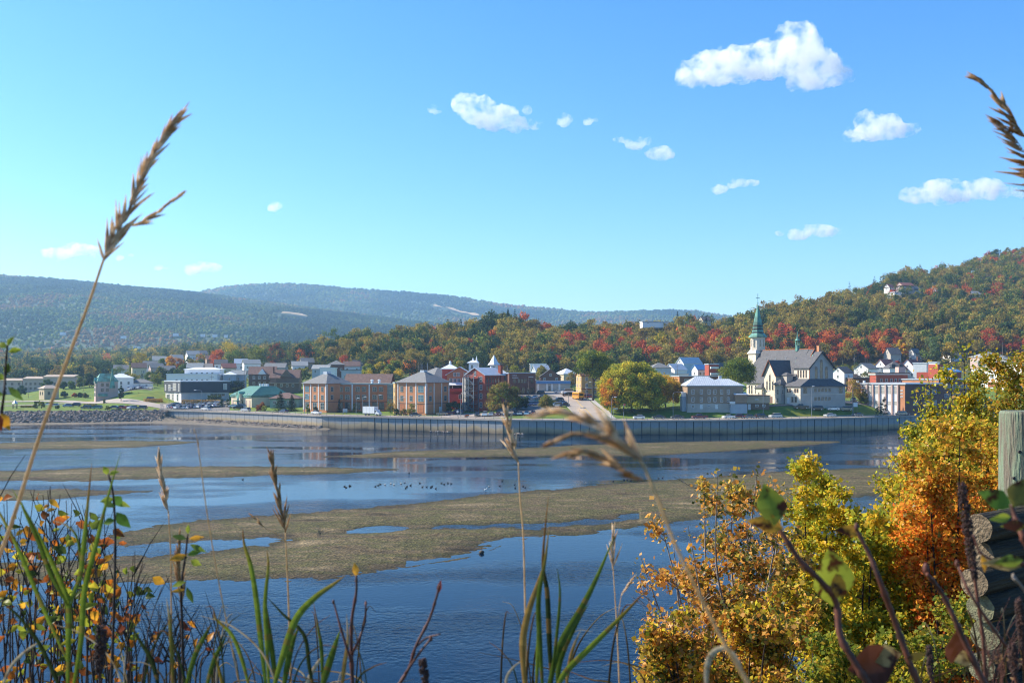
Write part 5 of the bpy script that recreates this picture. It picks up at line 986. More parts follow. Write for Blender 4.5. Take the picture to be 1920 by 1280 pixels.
# ---- trees of the town, each its own
def big_tree(name, px, Y, width, top, base, cols, label, nleaf=2500, nclump=40, leaf=.55, trunkh=.2, seed=0, bark=BARK, shape='round', z=None, group=None, low=-.55, cat='tree', zb=None):
    z = tz(XX(px, Y), Y) if z is None else z; Ht = ZZ(top, Y)-z; R = width/2/F*Y; r = empty(name, (XX(px, Y), Y, z), rg.uniform(0, 6), label, cat, group)
    h0 = Ht*trunkh; v, f, t = crown(seed+int(px), R, Ht-h0, nclump, int(nleaf*(2.2 if nleaf > 2000 else 1.7)), leaf, cols, shape=shape, low=low); v = v+np.array([0, 0, h0]); npmesh('crown', v, f, LEAF, t, parent=r)
    trunk_mb(h0+(Ht-h0)*.25, max(.15, Ht*.022), Ht*.8, int(px), 7, R).build('trunk', bark, r); return r
def spruce(px, Y, width, top, label, nleaf=1500, group=None, z=None):
    z = tz(XX(px, Y), Y) if z is None else z; Ht = ZZ(top, Y)-z; r = empty('spruce_tree', (XX(px, Y), Y, z), 0, label, 'tree', group)
    v, f, t = conifer(int(px), width/2/F*Y, Ht, nleaf, .5); npmesh('crown', v, f, LEAF, t, parent=r); trunk_mb(Ht*.3, .16, Ht*.9, int(px), 0).build('trunk', BARK, r); return r
big_tree('autumn_tree', 1184, 373, 122, 680, 775, [(.44,.38,.04), (.58,.43,.04), (.20,.26,.04), (.36,.36,.04)], 'huge round yellow and green tree on the lawn beside the street', 34000, 260, .62, .0, low=-.9)
big_tree('autumn_tree', 1147, 368, 44, 712, 770, [ORG, YEL, (.42,.2,.03)], 'orange lower tree at the left edge of the huge yellow tree', 3500, 50, .42, .08, low=-.9)
big_tree('autumn_tree', 1248, 383, 56, 703, 770, [YEL, YEL, (.5,.26,.03)], 'golden yellow tree between the huge tree and the stone house', 8000, 100, .5, .08, low=-.9)
big_tree('willow_tree', 1112, 412, 76, 655, 740, [GREEN, MID, YGR, GREEN], 'tall spreading green tree above the street bus', 8000, 80, .5, .30)
big_tree('round_tree', 1386, 386, 66, 671, 757, [GREEN, MID, GREEN, YGR], 'round dark green tree between stone house and church', 8000, 80, .42, .32)
big_tree('autumn_tree', 945, 377, 66, 719, 775, [OLIVE, BRN, (.14,.09,.03), GREEN], 'olive brown broad tree in front of the red brick building', 6500, 70, .42, .10, low=-.9)
big_tree('dark_tree', 973, 392, 44, 742, 775, [DARK, MID], 'dark green bushy tree beside the olive brown tree', 3000, 40, .45, .05, low=-.9)
big_tree('small_tree', 1025, 385, 28, 741, 775, [OLIVE, GREEN, OLIVE], 'rounded olive shrub tree between the car park and the street', 2500, 36, .36, .05, low=-.9)
big_tree('dark_tree', 852, 388, 32, 752, 775, [DARK, MID], 'very dark bush at the foot of the red painted balconies', 2000, 30, .4, .03, low=-.9)
spruce(526, 418, 30, 733, 'tall dark blue spruce on the lawn beside the orange pavilion', 2600); spruce(547, 420, 24, 740, 'shorter spruce just left of the orange pavilion', 1800); spruce(636, 404, 9, 748, 'narrow dark spruce against the brick wing', 600)
big_tree('shrub', 489, 424, 18, 755, 772, [(.28,.08,.03), BRN], 'rust red round shrub left of the tall spruce', 1200, 20, .35, .02, cat='shrub', low=-.9)
big_tree('shrub', 496, 420, 10, 760, 773, [YGR, GREEN], 'small yellow green shrub beside the rust red one', 600, 14, .3, .02, cat='shrub', low=-.9)
for i, (px, Y, wd, top, cols, lb) in enumerate(((577, 398, 8, 757, [OLIVE, GREEN], 'small young tree at the left windows of the first pavilion'), (591, 397, 10, 762, [BRN, MID], 'low bush under the first pavilion windows'), (664, 403, 6, 755, [OLIVE], 'thin young tree in front of the brick wing'),
    (733, 396, 18, 748, [BRN, GREEN], 'brown leaved small tree beside the glass atrium'), (772, 376, 17, 756, [OLIVE, GREEN], 'young green tree in front of the second pavilion'), (744, 380, 9, 766, [MID, DARK], 'low dark shrub left of the second pavilion'), (757, 378, 14, 766, [MID, BRN], 'low hedge shrub along the second pavilion'), (876, 367, 9, 777, [(.3,.1,.03)], 'tiny orange shrub on the grass strip by the fire escape'))):
    big_tree('shrub', px, Y, wd, top, 0, cols, lb, 700, 16, .3, .03, cat='shrub', low=-.9)
for i, (px, Y, wd, top, cols, lb, zz) in enumerate((
  (428, 700, 54, 642, [YEL, YGR, (.4,.3,.05)], 'large yellow tree above the western houses', None), (408, 690, 30, 652, [RED, ORG], 'red tree at the left edge of the large yellow tree', None), (445, 680, 44, 655, [MID, GREEN], 'dark green tree in front of the large yellow tree', None),
  (480, 690, 34, 646, [GREEN, YGR], 'yellow green tree beside the dark conifers', None), (517, 705, 30, 641, [RED, (.2,.05,.03), MID], 'dark red topped tree beside the dark conifers', None),
  (262, 700, 32, 661, [YEL, YGR, OLIVE], 'yellow poplar shaped tree, leftmost of the yellow trees', None), (316, 660, 26, 668, [YEL, ORG], 'yellow and orange tree behind the white buildings', None), (332, 668, 26, 671, [ORG, (.4,.2,.04)], 'orange tree right of the yellow one behind the white buildings', None),
  (302, 650, 20, 673, [GREEN], 'green tree left of the yellow and orange tree', None), (582, 700, 40, 636, [(.10,.15,.06), GREEN], 'tall grey green poplar at the foot of the wooded hill', None), (622, 735, 34, 615, [(.10,.15,.06), GREEN], 'pale green poplar on the skyline at the left end of the wooded hill', None),
  (560, 690, 26, 650, [MID, DARK], 'dark tree left of the grey green poplar', None),
  (345, 620, 30, 683, [MID, GREEN], 'green bush mass above the black building', None), (365, 612, 30, 687, [GREEN, OLIVE], 'olive bush mass above the white upper storey', None), (300, 590, 28, 690, [MID, OLIVE], 'dark olive bush left of the white flat roofed building', None), (395, 600, 28, 690, [GREEN], 'green bushes left of the dark hedge', None), (330, 640, 26, 690, [DARK, MID], 'low dark bushes below the orange tree', None),
  (215, 590, 16, 715, [MID, BRN], 'dark tree right behind the green turret', None), (90, 600, 22, 712, [MID, GREEN], 'green tree in front of the row housing', None), (118, 595, 16, 716, [MID], 'dark tree right of the row housing tree', None), (134, 590, 12, 715, [GREEN], 'small green tree on top of the grass slope', None), (152, 596, 18, 708, [GREEN, OLIVE], 'round olive tree on top of the grass slope', None), (168, 600, 22, 700, [DARK, MID], 'dark tall tree left of the green roofed house', None),
  (40, 605, 14, 722, [MID], 'dark bush before the lowest row house', None), (227, 478, 9, 722, [MID, DARK], 'dark bush against the turret side', 8),
  (690, 560, 30, 682, [YGR, GREEN], 'yellow green tree behind the brick wing roof', None), (712, 560, 26, 678, [YEL, YGR], 'bright yellow tree above the brick wing roof', None), (740, 565, 26, 675, [GREEN, YGR], 'green tree left of the orange topped tree', None), (768, 560, 30, 672, [MID, ORG, MID], 'dark green tree with an orange top above the second pavilion', None),
  (730, 555, 22, 684, [GREEN], 'green tree low behind the pavilion roofs', None), (570, 600, 34, 688, [OLIVE, YGR], 'golden olive bushes left of the grey bungalow', None), (545, 605, 30, 690, [OLIVE, GREEN], 'olive hedge bushes above the gabled house', None),
  (862, 540, 16, 674, [YGR, GOLD], 'gold green tree behind the belfry', None), (965, 500, 22, 684, [YGR, OLIVE], 'yellow green tree behind the brown office block', None), (985, 505, 22, 690, [OLIVE, GREEN], 'olive tree right of the yellow green one', None), (1016, 530, 24, 688, [OLIVE], 'olive tree behind the dark brown gable', None),
  (1072, 480, 24, 698, [(.25,.17,.05), OLIVE], 'tan leaved tree before the cream house', None), (1040, 540, 20, 684, [DARK, MID], 'dark tree behind the dark brown gable', None),
  (1268, 560, 18, 675, [(.12,.18,.09), GREEN], 'grey green tree among the houses above the yellow tree', None), (1286, 560, 14, 678, [YGR, GREEN], 'yellow green tree left of the tall blue house', None),
  (1655, 570, 26, 676, [RED, ORG], 'bright red bush above the low white house', None), (1680, 575, 18, 677, [RED, (.3,.05,.04)], 'small red bush above the red roofed houses', None), (1688, 608, 14, 634, [YEL, (.5,.3,.03)], 'yellow poplar, taller of two, on the hill foot', None), (1697, 604, 13, 643, [YEL, ORG], 'golden poplar right of the taller yellow one', None),
  (1744, 600, 44, 633, [(.12,.17,.07), GREEN, (.14,.16,.06)], 'round grey green tree at the hill foot', None), (1784, 604, 32, 637, [GOLD, YEL, OLIVE], 'round gold tree right of the grey green one', None), (1746, 580, 20, 675, [YGR, YEL], 'yellow bush below the grey green tree', None), (1770, 585, 26, 674, [OLIVE, MID], 'olive bush below the round gold tree', None),
  (1601, 400, 38, 712, [(.35,.18,.04), GOLD, OLIVE], 'orange brown tree between church and white panelled school', None), (1620, 398, 18, 735, [OLIVE, GREEN], 'green lower tree beside the orange brown one', None), (1568, 540, 20, 688, [MID, OLIVE], 'dark green tree behind the church apse roof', None))):
    big_tree('autumn_tree' if cols[0] in (YEL, RED, ORG, GOLD) else 'broadleaf_tree', px, Y, wd, top, 0, cols, lb, 1500, 26, .8 if Y > 500 else .45, .08, z=None, low=-.9)
for i, (px, Y, wd, top, lb) in enumerate(((475, 700, 14, 652, 'dark spruce between the yellow trees and the dark conifer group'), (535, 690, 18, 652, 'leftmost of the dark conifers right of the red topped tree'), (550, 695, 16, 650, 'right hand dark conifer beside the hedge green'), (524, 688, 14, 655, 'middle dark conifer under the red topped tree'), (1607, 488, 30, 676, 'tall thin crowned dark spruce beside the white long house'), (1320, 540, 12, 684, 'small spruce against the blue roofed house'),
    (965, 770, 10, 590, 'spruce standing on the skyline left of the ravine'), (955, 765, 9, 594, 'second skyline spruce left of the ravine'), (1010, 760, 8, 597, 'skyline spruce near the ravine'))):
    spruce(px, Y, wd, top, lb, 900)
HOLES2 = [(o.location.x, o.location.y) for o in SC.objects if o.parent is None and o.type == 'EMPTY' and o.get('category') in ('house', 'building', 'belfry', 'church', 'tower')]
ntt = 0
for i in range(900):
    px = rg.choice([rg.uniform(190, 570), rg.uniform(190, 570), rg.uniform(560, 760), rg.uniform(950, 1110), rg.uniform(1220, 1360), rg.uniform(1560, 1800)]); Yq = rg.uniform(535, 655) if px < 570 else rg.uniform(520, 585) if px < 1110 else rg.uniform(495, 570); X = XX(px, Yq)
    if any(hx-4 < X < hx+15 and hy-4 < Yq < hy+13 for hx, hy in HOLES2) or any(hx-2 < X < hx+12 and hy-12 < Yq < hy for hx, hy in HOLES2): continue
    if px < 300 and Yq < 545: continue
    k = rg.choice(['green', 'mid', 'olive', 'green', 'mid', 'gold', 'yellow', 'conifer', 'green']); s_ = rg.uniform(.35, .72); side = 'west of the orange college' if px < 570 else 'behind the college and office block' if px < 1110 else 'behind the stone house' if px < 1400 else 'behind the school'
    place_tree(k, rg.randrange(4), (X, Yq, tz(X, Yq)-s_*2.2), s_, rg.uniform(0, 6.28), f'small {KINDS[k][1]} among the houses {side}', f'small garden trees {side} ({KINDS[k][1]})', name='garden_tree'); ntt += 1
    if ntt >= 125: break
def cone_shrub(px, Y, wd, top, label, cols=(DARK, MID), group=None, round_=False):
    z = tz(XX(px, Y), Y); Ht = ZZ(top, Y)-z; r = empty('clipped_shrub', (XX(px, Y), Y, z), 0, label, 'shrub', group); v, f, t = crown(int(px)*3, wd/2/F*Y, Ht, 26, 900, .28, list(cols), shape='column', low=-1); npmesh('foliage', v, f, LEAF, t, parent=r); trunk_mb(Ht*.2, .08, Ht*.6, int(px), 2, .3).build('stem', BARK, r)
cone_shrub(1657, 384, 13, 741, 'tall clipped dark shrub with rusty top before the white panelled school', (DARK, (.1,.06,.02), MID)); cone_shrub(1648, 380, 15, 762, 'squat round dark bush beside the tall clipped shrub')
for i, (px, Y, wd, top, cols, lb) in enumerate(((245, 505, 10, 738, [GREEN, MID], 'round green bush on the slope before the small hillside lot'), (262, 500, 8, 742, [OLIVE], 'small olive bush low on the grass slope'), (120, 548, 14, 733, [MID], 'dark bush below the grass slope by the small pavilion'), (140, 545, 10, 737, [(.4,.1,.03)], 'orange red bush at the foot of the grass slope'), (150, 546, 9, 736, [DARK, MID], 'dark bush right of the orange red one'), (160, 540, 12, 737, [MID, BRN], 'brown green bush left of the green roofed house'),
    (295, 560, 30, 700, [GREEN, OLIVE], 'leafy tree left of the long white flat building'), (282, 575, 26, 697, [MID, GREEN], 'dark leafy tree above the hillside lot'), (408, 545, 26, 700, [GREEN, MID], 'green tree between white building and bungalows'), (385, 600, 24, 694, [OLIVE, GREEN], 'olive tree behind the white upper storey'), (445, 560, 22, 703, [MID, GREEN], 'green tree behind the dark hedge'), (560, 520, 14, 712, [GREEN, MID], 'green bush between brown gabled house and orange pavilion'), (250, 620, 34, 684, [GREEN, OLIVE], 'broad green tree behind the hillside lot'), (225, 640, 30, 686, [MID, GREEN], 'broad dark tree behind the pale hip roof'))):
    big_tree('broadleaf_tree', px, Y, wd, top, 0, cols, lb, 1200, 24, .5, .04, low=-.9)
for px in (416, 428, 453, 464): cone_shrub(px, 446, 6, 746, {416: 'leftmost clipped cedar before the green roofed hall', 428: 'second clipped cedar, left of the arched entrance', 453: 'clipped cedar just right of the arched entrance', 464: 'rightmost clipped cedar before the green roofed hall'}[px])
# hedges
def hedge(px0, px1, Y, top, label, col=MID, dep=2.0):
    z = tz(XX((px0+px1)/2, Y), Y); L = XX(px1, Y)-XX(px0, Y); Ht = ZZ(top, Y)-z; rr = np.random.default_rng(int(px0)); n = int(L*Ht*40)+300
    c = np.stack([rr.uniform(0, L, n), rr.uniform(0, dep, n), rr.uniform(0, Ht, n)], 1); nr = rr.normal(size=(n, 3)); nr[:, 1] -= 1; nr[:, 2] += .5; nr /= np.linalg.norm(nr, axis=1, keepdims=True)
    v, f = quads(rr, c, nr, rr.uniform(.3, .6, n)); o = npmesh('hedge', v, f, LEAF, np.array(col)[None]*rr.uniform(.6, 1.3, (n, 1))); o.location = (XX(px0, Y), Y, z); tag(o, label, 'hedge')
hedge(418, 457, 512, 714, 'long dark clipped hedge before the pale bungalows', DARK, 3); hedge(388, 414, 462, 741, 'low green hedge at the right corner of the black building', MID); hedge(37, 60, 462, 760, 'low brown hedge on the river bank at far left', OLIVE); hedge(155, 180, 462, 757, 'clipped olive hedge on the river bank', OLIVE)
hedge(268, 303, 474, 747, 'tan ornamental grass bed before the black building', (.42,.25,.07), 3); hedge(340, 412, 456, 749, 'tan grass strip between the black building and the car park', (.38,.24,.07), 1)
for px, Y, wd, top, lb in ((66, 455, 9, 757, 'round bush on the bank, left of the pair'), (78, 452, 12, 753, 'larger round bush on the river bank'), (70, 470, 14, 752, 'olive bush behind the pair on the river bank'), (202, 436, 10, 761, 'dark bush at the top of the riprap'), (222, 437, 8, 765, 'small brown bush at the top of the riprap'), (108, 450, 10, 760, 'brown bush beside the bank cars'), (196, 480, 5, 748, 'small dark bush by the green roofed house')):
    big_tree('bush', px, Y, wd, top, 0, [MID, OLIVE, GREEN], lb, 500, 14, .35, .02, cat='bush', low=-.9)
# ------------------------------------------------------------------ vehicles
def paint(n, c, r=.3): 
    if n in _M: return _M[n]
    m = bpy.data.materials.new(n); m.use_nodes = True; b = m.node_tree.nodes['Principled BSDF']; b.inputs['Base Color'].default_value = c+(1,); b.inputs['Roughness'].default_value = r; b.inputs['Coat Weight'].default_value = .5; b.inputs['Metallic'].default_value = .15; _M[n] = m; return m
PAINTS = {'white': (.75,.75,.74), 'silver': (.42,.44,.46), 'black': (.015,.015,.018), 'dark blue': (.02,.04,.11), 'dark grey': (.06,.065,.07), 'red': (.35,.02,.02), 'maroon': (.12,.015,.02), 'teal': (.02,.14,.16), 'blue': (.05,.12,.28), 'tan': (.30,.24,.17), 'yellow': (.75,.36,.02), 'grey blue': (.14,.19,.25)}
TYRE = paint('tyre_rubber', (.02,.02,.02), .8); RIM = paint('rim_metal', (.5,.5,.52), .3); CGL = glassmat('car_glass', (.02,.025,.03), .05); LAMPW = paint('headlamp', (.8,.8,.78), .1); LAMPR = paint('tail_lamp', (.4,.02,.02), .2)
SH = { # side profiles: lower body top line (x, z), cabin (x, z)
 'car': (4.5, 1.8, [(-2.25,.55),(-2.2,.85),(-1.3,.95),(1.2,.98),(2.1,.95),(2.25,.6)], [(-1.35,.93),(-.6,1.38),(.75,1.42),(1.55,.97)]),
 'suv': (4.6, 1.9, [(-2.3,.6),(-2.25,.98),(-1.35,1.08),(1.9,1.1),(2.25,1.0),(2.3,.6)], [(-1.4,1.05),(-.75,1.68),(1.8,1.68),(2.18,1.05)]),
 'hatchback': (4.0, 1.75, [(-2.0,.55),(-1.95,.85),(-1.2,.95),(1.6,1.0),(1.95,.95),(2.0,.6)], [(-1.3,.93),(-.55,1.47),(1.2,1.47),(1.85,.97)]),
 'van': (5.2, 2.0, [(-2.6,.6),(-2.55,1.1),(-1.9,1.25),(2.5,1.3),(2.6,1.2),(2.6,.5)], [(-2.0,1.2),(-1.3,2.15),(2.45,2.2),(2.55,1.25)]),
 'pickup': (5.6, 1.95, [(-2.8,.65),(-2.75,1.0),(-1.5,1.12),(.7,1.15),(2.75,1.15),(2.8,.65)], [(-1.45,1.1),(-.85,1.75),(.55,1.75),(.75,1.1)])}
_veh = {}
def vehicle_proto(kind, col):
    L, W, low, cab = SH[kind]; root = empty('parked_'+kind, (0,0,-50)); hw = W/2; mb = MB()
    prof = [(low[0][0], .28)]+low+[(low[-1][0], .28)]
    mb.prism([(x, -hw, z) for x, z in prof], [(x, hw, z) for x, z in prof]); mb.build('body', paint(col.replace(' ', '_')+'_paint', PAINTS[col]), root)
    c = MB(); c.prism([(x, -hw+.12+(.14 if z > 1.2 else 0), z) for x, z in cab], [(x, hw-.12-(.14 if z > 1.2 else 0), z) for x, z in cab]); c.build('windows', CGL, root)
    tp = [p for p in cab if p[1] > 1.2]; rf = MB(); rf.box((tp[0][0]+.02, -hw+.24, tp[0][1]-.03), (tp[-1][0]-.02, hw-.24, tp[0][1]+.05)); rf.build('car_roof', _M[col.replace(' ', '_')+'_paint'], root)
    for sx in (-1, 1):
        for sy in (-1, 1):
            wx = sx*L*.31; t = MB().cyl((wx, sy*(hw-.2), .33), (wx, sy*(hw+.03), .33), .33, n=12).build('wheel', TYRE, root); MB().cyl((wx, sy*(hw+.02), .33), (wx, sy*(hw+.05), .33), .2, n=10).build('rim', RIM, t)
    for sy in (-1, 1):
        MB().box((-L/2-.02, sy*(hw-.5), .6), (-L/2+.1, sy*(hw-.12), .78)).build('headlight', LAMPW, root); MB().box((L/2-.1, sy*(hw-.4), .7), (L/2+.02, sy*(hw-.1), .95)).build('taillight', LAMPR, root)
    return root
def vehicle(kind, col, px, Y, rz, label, group=None, name=None, dz=.1):
    k = (kind, col); z = tz(XX(px, Y), Y)+dz
    if k not in _veh: r = _veh[k] = vehicle_proto(kind, col)
    else: r = copy_tree(_veh[k])
    r.location = (XX(px, Y), Y, z); r.rotation_euler = (0, 0, math.radians(rz)); 
    for q in ('label', 'group', 'category'):
        if q in r: del r[q]
    tag(r, label, {'car': 'car', 'suv': 'car', 'hatchback': 'car', 'van': 'van', 'pickup': 'pickup truck'}[kind], group); return r
RG = 'cars on the river road'
def roadY(px, lane): return float(YW(px))+(3.6 if lane == 0 else 8.4)
for kind, col, px, lane, rz, lb in (('hatchback','white',1198,1,0,'white wagon on the river road below the yellow tree'),('car','dark grey',1235,1,0,'first dark grey sedan left of the lawn lamp post'),('car','dark grey',1270,1,0,'dark grey sedan right beside the lawn lamp post'),('pickup','maroon',1312,1,0,'dark red pickup truck passing the stone house'),
   ('car','white',1366,1,0,'white sedan passing the right end of the stone house'),('car','dark grey',1405,1,180,'dark sedan, left of two below the low annex'),('suv','black',1427,1,180,'black car, right of two below the low annex'),('suv','silver',1454,1,0,'silver minivan on the river road below the church'),('car','silver',1556,1,0,'silver sedan on the road below the church apse'),('car','dark grey',1608,1,0,'grey sedan passing the white sign board'),
   ('car','white',593,1,180,'white coupe on the road below the first pavilion'),('hatchback','dark blue',532,1,0,'small dark car left of the white coupe'),('suv','silver',461,1,0,'silver car on the road below the green roofed hall'),('suv','tan',1690,0,0,'pale car at the far right end of the river road'),('suv','white',386,0,0,'silver white car leaving the car park towards the wall')):
    vehicle(kind, col, px, roadY(px, lane), rz+math.degrees(math.atan2(float(YW(px+10)-YW(px-10)), XX(px+10, YW(px+10))-XX(px-10, YW(px-10)))), lb, RG)
vehicle('hatchback','maroon',1385,roadY(1385,1)+1.4,0,'low maroon trailer like car behind the white sedan', RG)
for kind, col, px, Y, rz, lb in (('pickup','black',1502,377,0,'black pickup truck parked in front of the church apse'),('suv','black',1532,378.5,0,'black car parked second before the church apse'),('car','white',1562,381,0,'white sedan parked before the church apse'),('suv','tan',1586,383,0,'beige car parked at the right corner of the church'),
   ('hatchback','blue',1621,403,25,'blue car in the lot behind the white sign'),('suv','silver',1600,408,80,'silver car behind the orange brown tree'),('car','silver',1660,390,30,'silver car by the round dark bush'),('suv','black',1669,392,70,'black car second by the round dark bush'),('car','blue',1681,392,60,'blue car before the white panelled school'),('van','white',1668,402,40,'white van against the school wall'),('suv','dark grey',1640,404,20,'dark car beneath the school windows'),
   ('car','dark grey',779,374.5,178,'dark sedan leaving the pavilion drive'),('car','tan',829,381,0,'beige car parked at the red building corner'),('car','maroon',841,383,0,'maroon car beside the beige car'),('suv','dark blue',858,386,0,'dark blue car in the shade of the balconies'),
   ('van','white',1064,452,10,'white van before the blue fascia shop'),('car','white',1048,456,10,'white car behind the van at the shop'),('suv','black',1064,434,10,'black car left of the yellow bus'),('suv','red',1099,424,10,'dark red car right of the yellow bus'),('car','dark blue',1106,426,10,'blue car right of the dark red car'),('suv','black',1012,448,0,'black car at the end of the dark shop yard'),
   ('suv','dark grey',284,478,170,'silver grey car turning in front of the black building'),
   ('suv','black',142,468,5,'long dark car on the bank lane'),('hatchback','blue',126,464,30,'blue car at the bank lay-by'),('suv','dark grey',162,447,-10,'dark grey car at the edge of the riprap'),('suv','teal',182,447,0,'green grey car beside it at the riprap edge'),('car','dark blue',214,449,10,'dark blue car with its nose to the riprap'),('car','black',228,450,10,'black car left of the red cars'),('car','red',234,446,20,'bright red car on the bank'),('hatchback','red',240,447,20,'second red car on the bank'),('suv','silver',248,445,60,'silver minivan beside the red cars'),('suv','dark grey',266,446,0,'dark grey pickup like car at the end of the bank'),('hatchback','silver',102,468,0,'silver car among the bank bushes'),('car','white',90,478,20,'white car left among the bank bushes')):
    vehicle(kind, col, px, Y, rz, lb)
# the big car park: rows facing the viewer
rg = random.Random(12); cols_ = ['white','silver','dark blue','black','white','maroon','grey blue','silver','white','silver']
for r_, (Y, a, b_, n) in enumerate(((466.5, 352, 414, 9), (461, 324, 424, 15), (455, 318, 426, 15), (449.5, 326, 416, 13))):
    for i in range(n):
        px = a+(b_-a)*(i+rg.uniform(.1, .9)*.5)/n; c = rg.choice(cols_); k = rg.choice(['car','suv','hatchback','car','suv'])
        vehicle(k, c, px, Y+rg.uniform(-.5, .5), rg.choice([62, 242])+rg.uniform(-4, 4), f'{c} {"sport utility car" if k == "suv" else "sedan" if k == "car" else "small hatchback"} in row {("farthest from", "third from", "second from", "nearest")[r_]} the river wall, big left car park', f'parked cars in the big left car park, {c} {k}')
vehicle('suv','silver',452,441,10,'silver jeep like car before the arched entrance'); vehicle('car','white',438,444,10,'white sedan left of the arched entrance'); vehicle('suv','black',446,437,30,'black pickup by the arched entrance')
# middle car park
for r_, (Y, a, b_, n, rz, nm) in enumerate(((372.5, 896, 1000, 9, 84, 'front row facing the grass strip'), (393, 1028, 1058, 3, 20, 'lane beside the street'), (402, 1028, 1052, 3, 20, 'lane beside the street, further back'), (414, 1028, 1048, 2, 20, 'end of the lane beside the street'), (404, 976, 1004, 4, 15, 'middle rows behind the dark tree'), (414, 972, 1010, 4, 15, 'third row behind the dark tree'), (428, 978, 1016, 4, 70, 'back row below the brown office block'))):
    for i in range(n):
        px = a+(b_-a)*i/max(1, n-1)+rg.uniform(-1, 1)
        if r_ == 0 and 955 < px < 965: px += 6
        c = ['black','white','silver','maroon','white','dark blue','silver','white','red'][i % 9] if r_ == 0 else rg.choice(['silver','dark blue','blue','black','teal','white','dark grey'])
        k = rg.choice(['car','suv','hatchback']); vehicle(k, c, px, Y+rg.uniform(-.4, .4), rz+rg.uniform(-3, 3), f'{c} {"sport utility car" if k == "suv" else "sedan" if k == "car" else "hatchback"} parked in the {nm}', f'middle car park, {c} {k}, {nm}')
for i in range(9):
    c = cols_[i]; vehicle('car', c, 246+i*4.2, 519+rg.uniform(-.5, .5), 70, f'{c} car, number in the small hillside lot below the white house'.replace(', number in', ' parked in'), f'hillside lot cars, {c}')
# school bus
def pos(o, px, Y, rz, dz=.1): o.location = (XX(px, Y), Y, tz(XX(px, Y), Y)+dz); o.rotation_euler = (0, 0, math.radians(rz))
YB = paint('bus_yellow', (.80, .34, .015), .35); r = empty('school_bus', (0,0,0), 0, 'yellow school bus driving up the street beside the tall green tree', 'bus')
mb = MB(); mb.box((-4.2,-1.2,.5), (4.4,1.2,2.85)); mb.box((-5.4,-.95,.5), (-4.2,.95,1.5)); mb.prism([(-4.2,-1.15,2.85),(4.4,-1.15,2.85),(4.4,1.15,2.85),(-4.2,1.15,2.85)], [(-4.1,-.8,3.05),(4.3,-.8,3.05),(4.3,.8,3.05),(-4.1,.8,3.05)]); mb.build('body', YB, r)
mb = MB(); [mb.box((-3.7+k*.9, s_*1.21-.02, 1.75), (-3.1+k*.9, s_*1.21+.02, 2.4)) for k in range(9) for s_ in (-1, 1)]; mb.box((4.4,-.9,1.6), (4.43,.9,2.4)); mb.box((-4.24,-.9,1.7), (-4.2,.9,2.5)); mb.build('windows', CGL, r)
mb = MB(); [mb.box((-4.2, s_*1.22-.015, z), (4.4, s_*1.22+.015, z+.08)) for z in (1.1, 1.5) for s_ in (-1, 1)]; mb.box((4.42,-1.1,.55), (4.5,1.1,.8)); mb.build('black_rails', TYRE, r)
for x in (-3.6, 2.6):
    for s_ in (-1, 1): MB().cyl((x, s_*.9, .45), (x, s_*1.23, .45), .45, n=12).build('wheel', TYRE, r)
for s_ in (-1, 1): MB().box((4.41, s_*.85-.12, 1.0), (4.46, s_*.85+.12, 1.3)).build('taillight', LAMPR, r)
pos(r, 1084, 418, -76, .2)
# white box truck
r = empty('box_truck', (0,0,0), 0, 'white box truck with plain cargo body driving right along the river road', 'truck'); WP = paint('white_paint', PAINTS['white'])
MB().box((-3.4,-1.2,.95), (2.2,1.2,3.45)).build('cargo_box', WP, r); mb = MB(); mb.prism([(2.35,-1.05,.5),(4.2,-1.05,.5),(4.2,-1.05,1.2),(3.4,-1.05,1.4),(3.0,-1.05,2.3),(2.35,-1.05,2.35)], [(2.35,1.05,.5),(4.2,1.05,.5),(4.2,1.05,1.2),(3.4,1.05,1.4),(3.0,1.05,2.3),(2.35,1.05,2.35)]); mb.build('cab', WP, r)
mb = MB().box((2.5,-1.07,1.4), (3.05,1.07,2.1)); mb.build('cab_window', CGL, r); MB().box((-3.4,-.5,.6), (3.8,.5,.9)).build('chassis', TYRE, r)
for x in (-2.2, 3.3):
    for s_ in (-1, 1): MB().cyl((x, s_*.8, .42), (x, s_*1.12, .42), .42, n=12).build('wheel', TYRE, r)
mb = MB(); [mb.box((x, -1.215, 1.0), (x+.04, -1.2, 3.4)) for x in (-3.0,-1.6,-.2,1.2)]; mb.build('panel_seams', M('seam_grey', (.5,.5,.5), None, 2), r)
pos(r, 697, roadY(697, 0)+1.5, -32, .1)
# ------------------------------------------------------------------ street furniture
def lamp(px, Y, top, label, arm=1.8, side=1, name='street_lamp', rad=.13, head=True):
    z = tz(XX(px, Y), Y); h_ = ZZ(top, Y)-z; r = empty(name, (XX(px, Y), Y, z), 0, label, 'street lamp' if head else 'pole')
    MB().cyl((0,0,-.3), (0,0,h_-.7), rad, rad*.6, n=7).build('pole', STEEL if head else M('weathered_wood', (.25,.2,.16), (.17,.13,.1), 2), r)
    if head:
        MB().tube(catmull([(0,0,h_-.8),(side*.25,0,h_-.2),(side*arm*.6,0,h_),(side*arm,0,h_)], 4), .07, 5).build('arm', STEEL, r); MB().ell((side*(arm+.5),0,h_-.02), (.6,.2,.13)).build('lamp_head', R_WHITE, r)
    else: MB().box((-1.1,-.06,h_-1.3), (1.1,.06,h_-1.15)).cyl((0,0,h_-.8), (0,0,h_), rad*.6, .05, n=6).build('crossarm', M('weathered_wood', (.25,.2,.16)), r)
    return r
def onroad(px, d=13.2): return float(YW(px))+d
lamp(1262, onroad(1262), 735, 'tall street lamp standing on the lawn left of the stone house', 2.6); lamp(1431, onroad(1431), 733, 'street lamp in front of the low annex', 1.5); lamp(1599, onroad(1599), 727, 'tall curved street lamp beside the white sign board', 3.2, rad=.17)
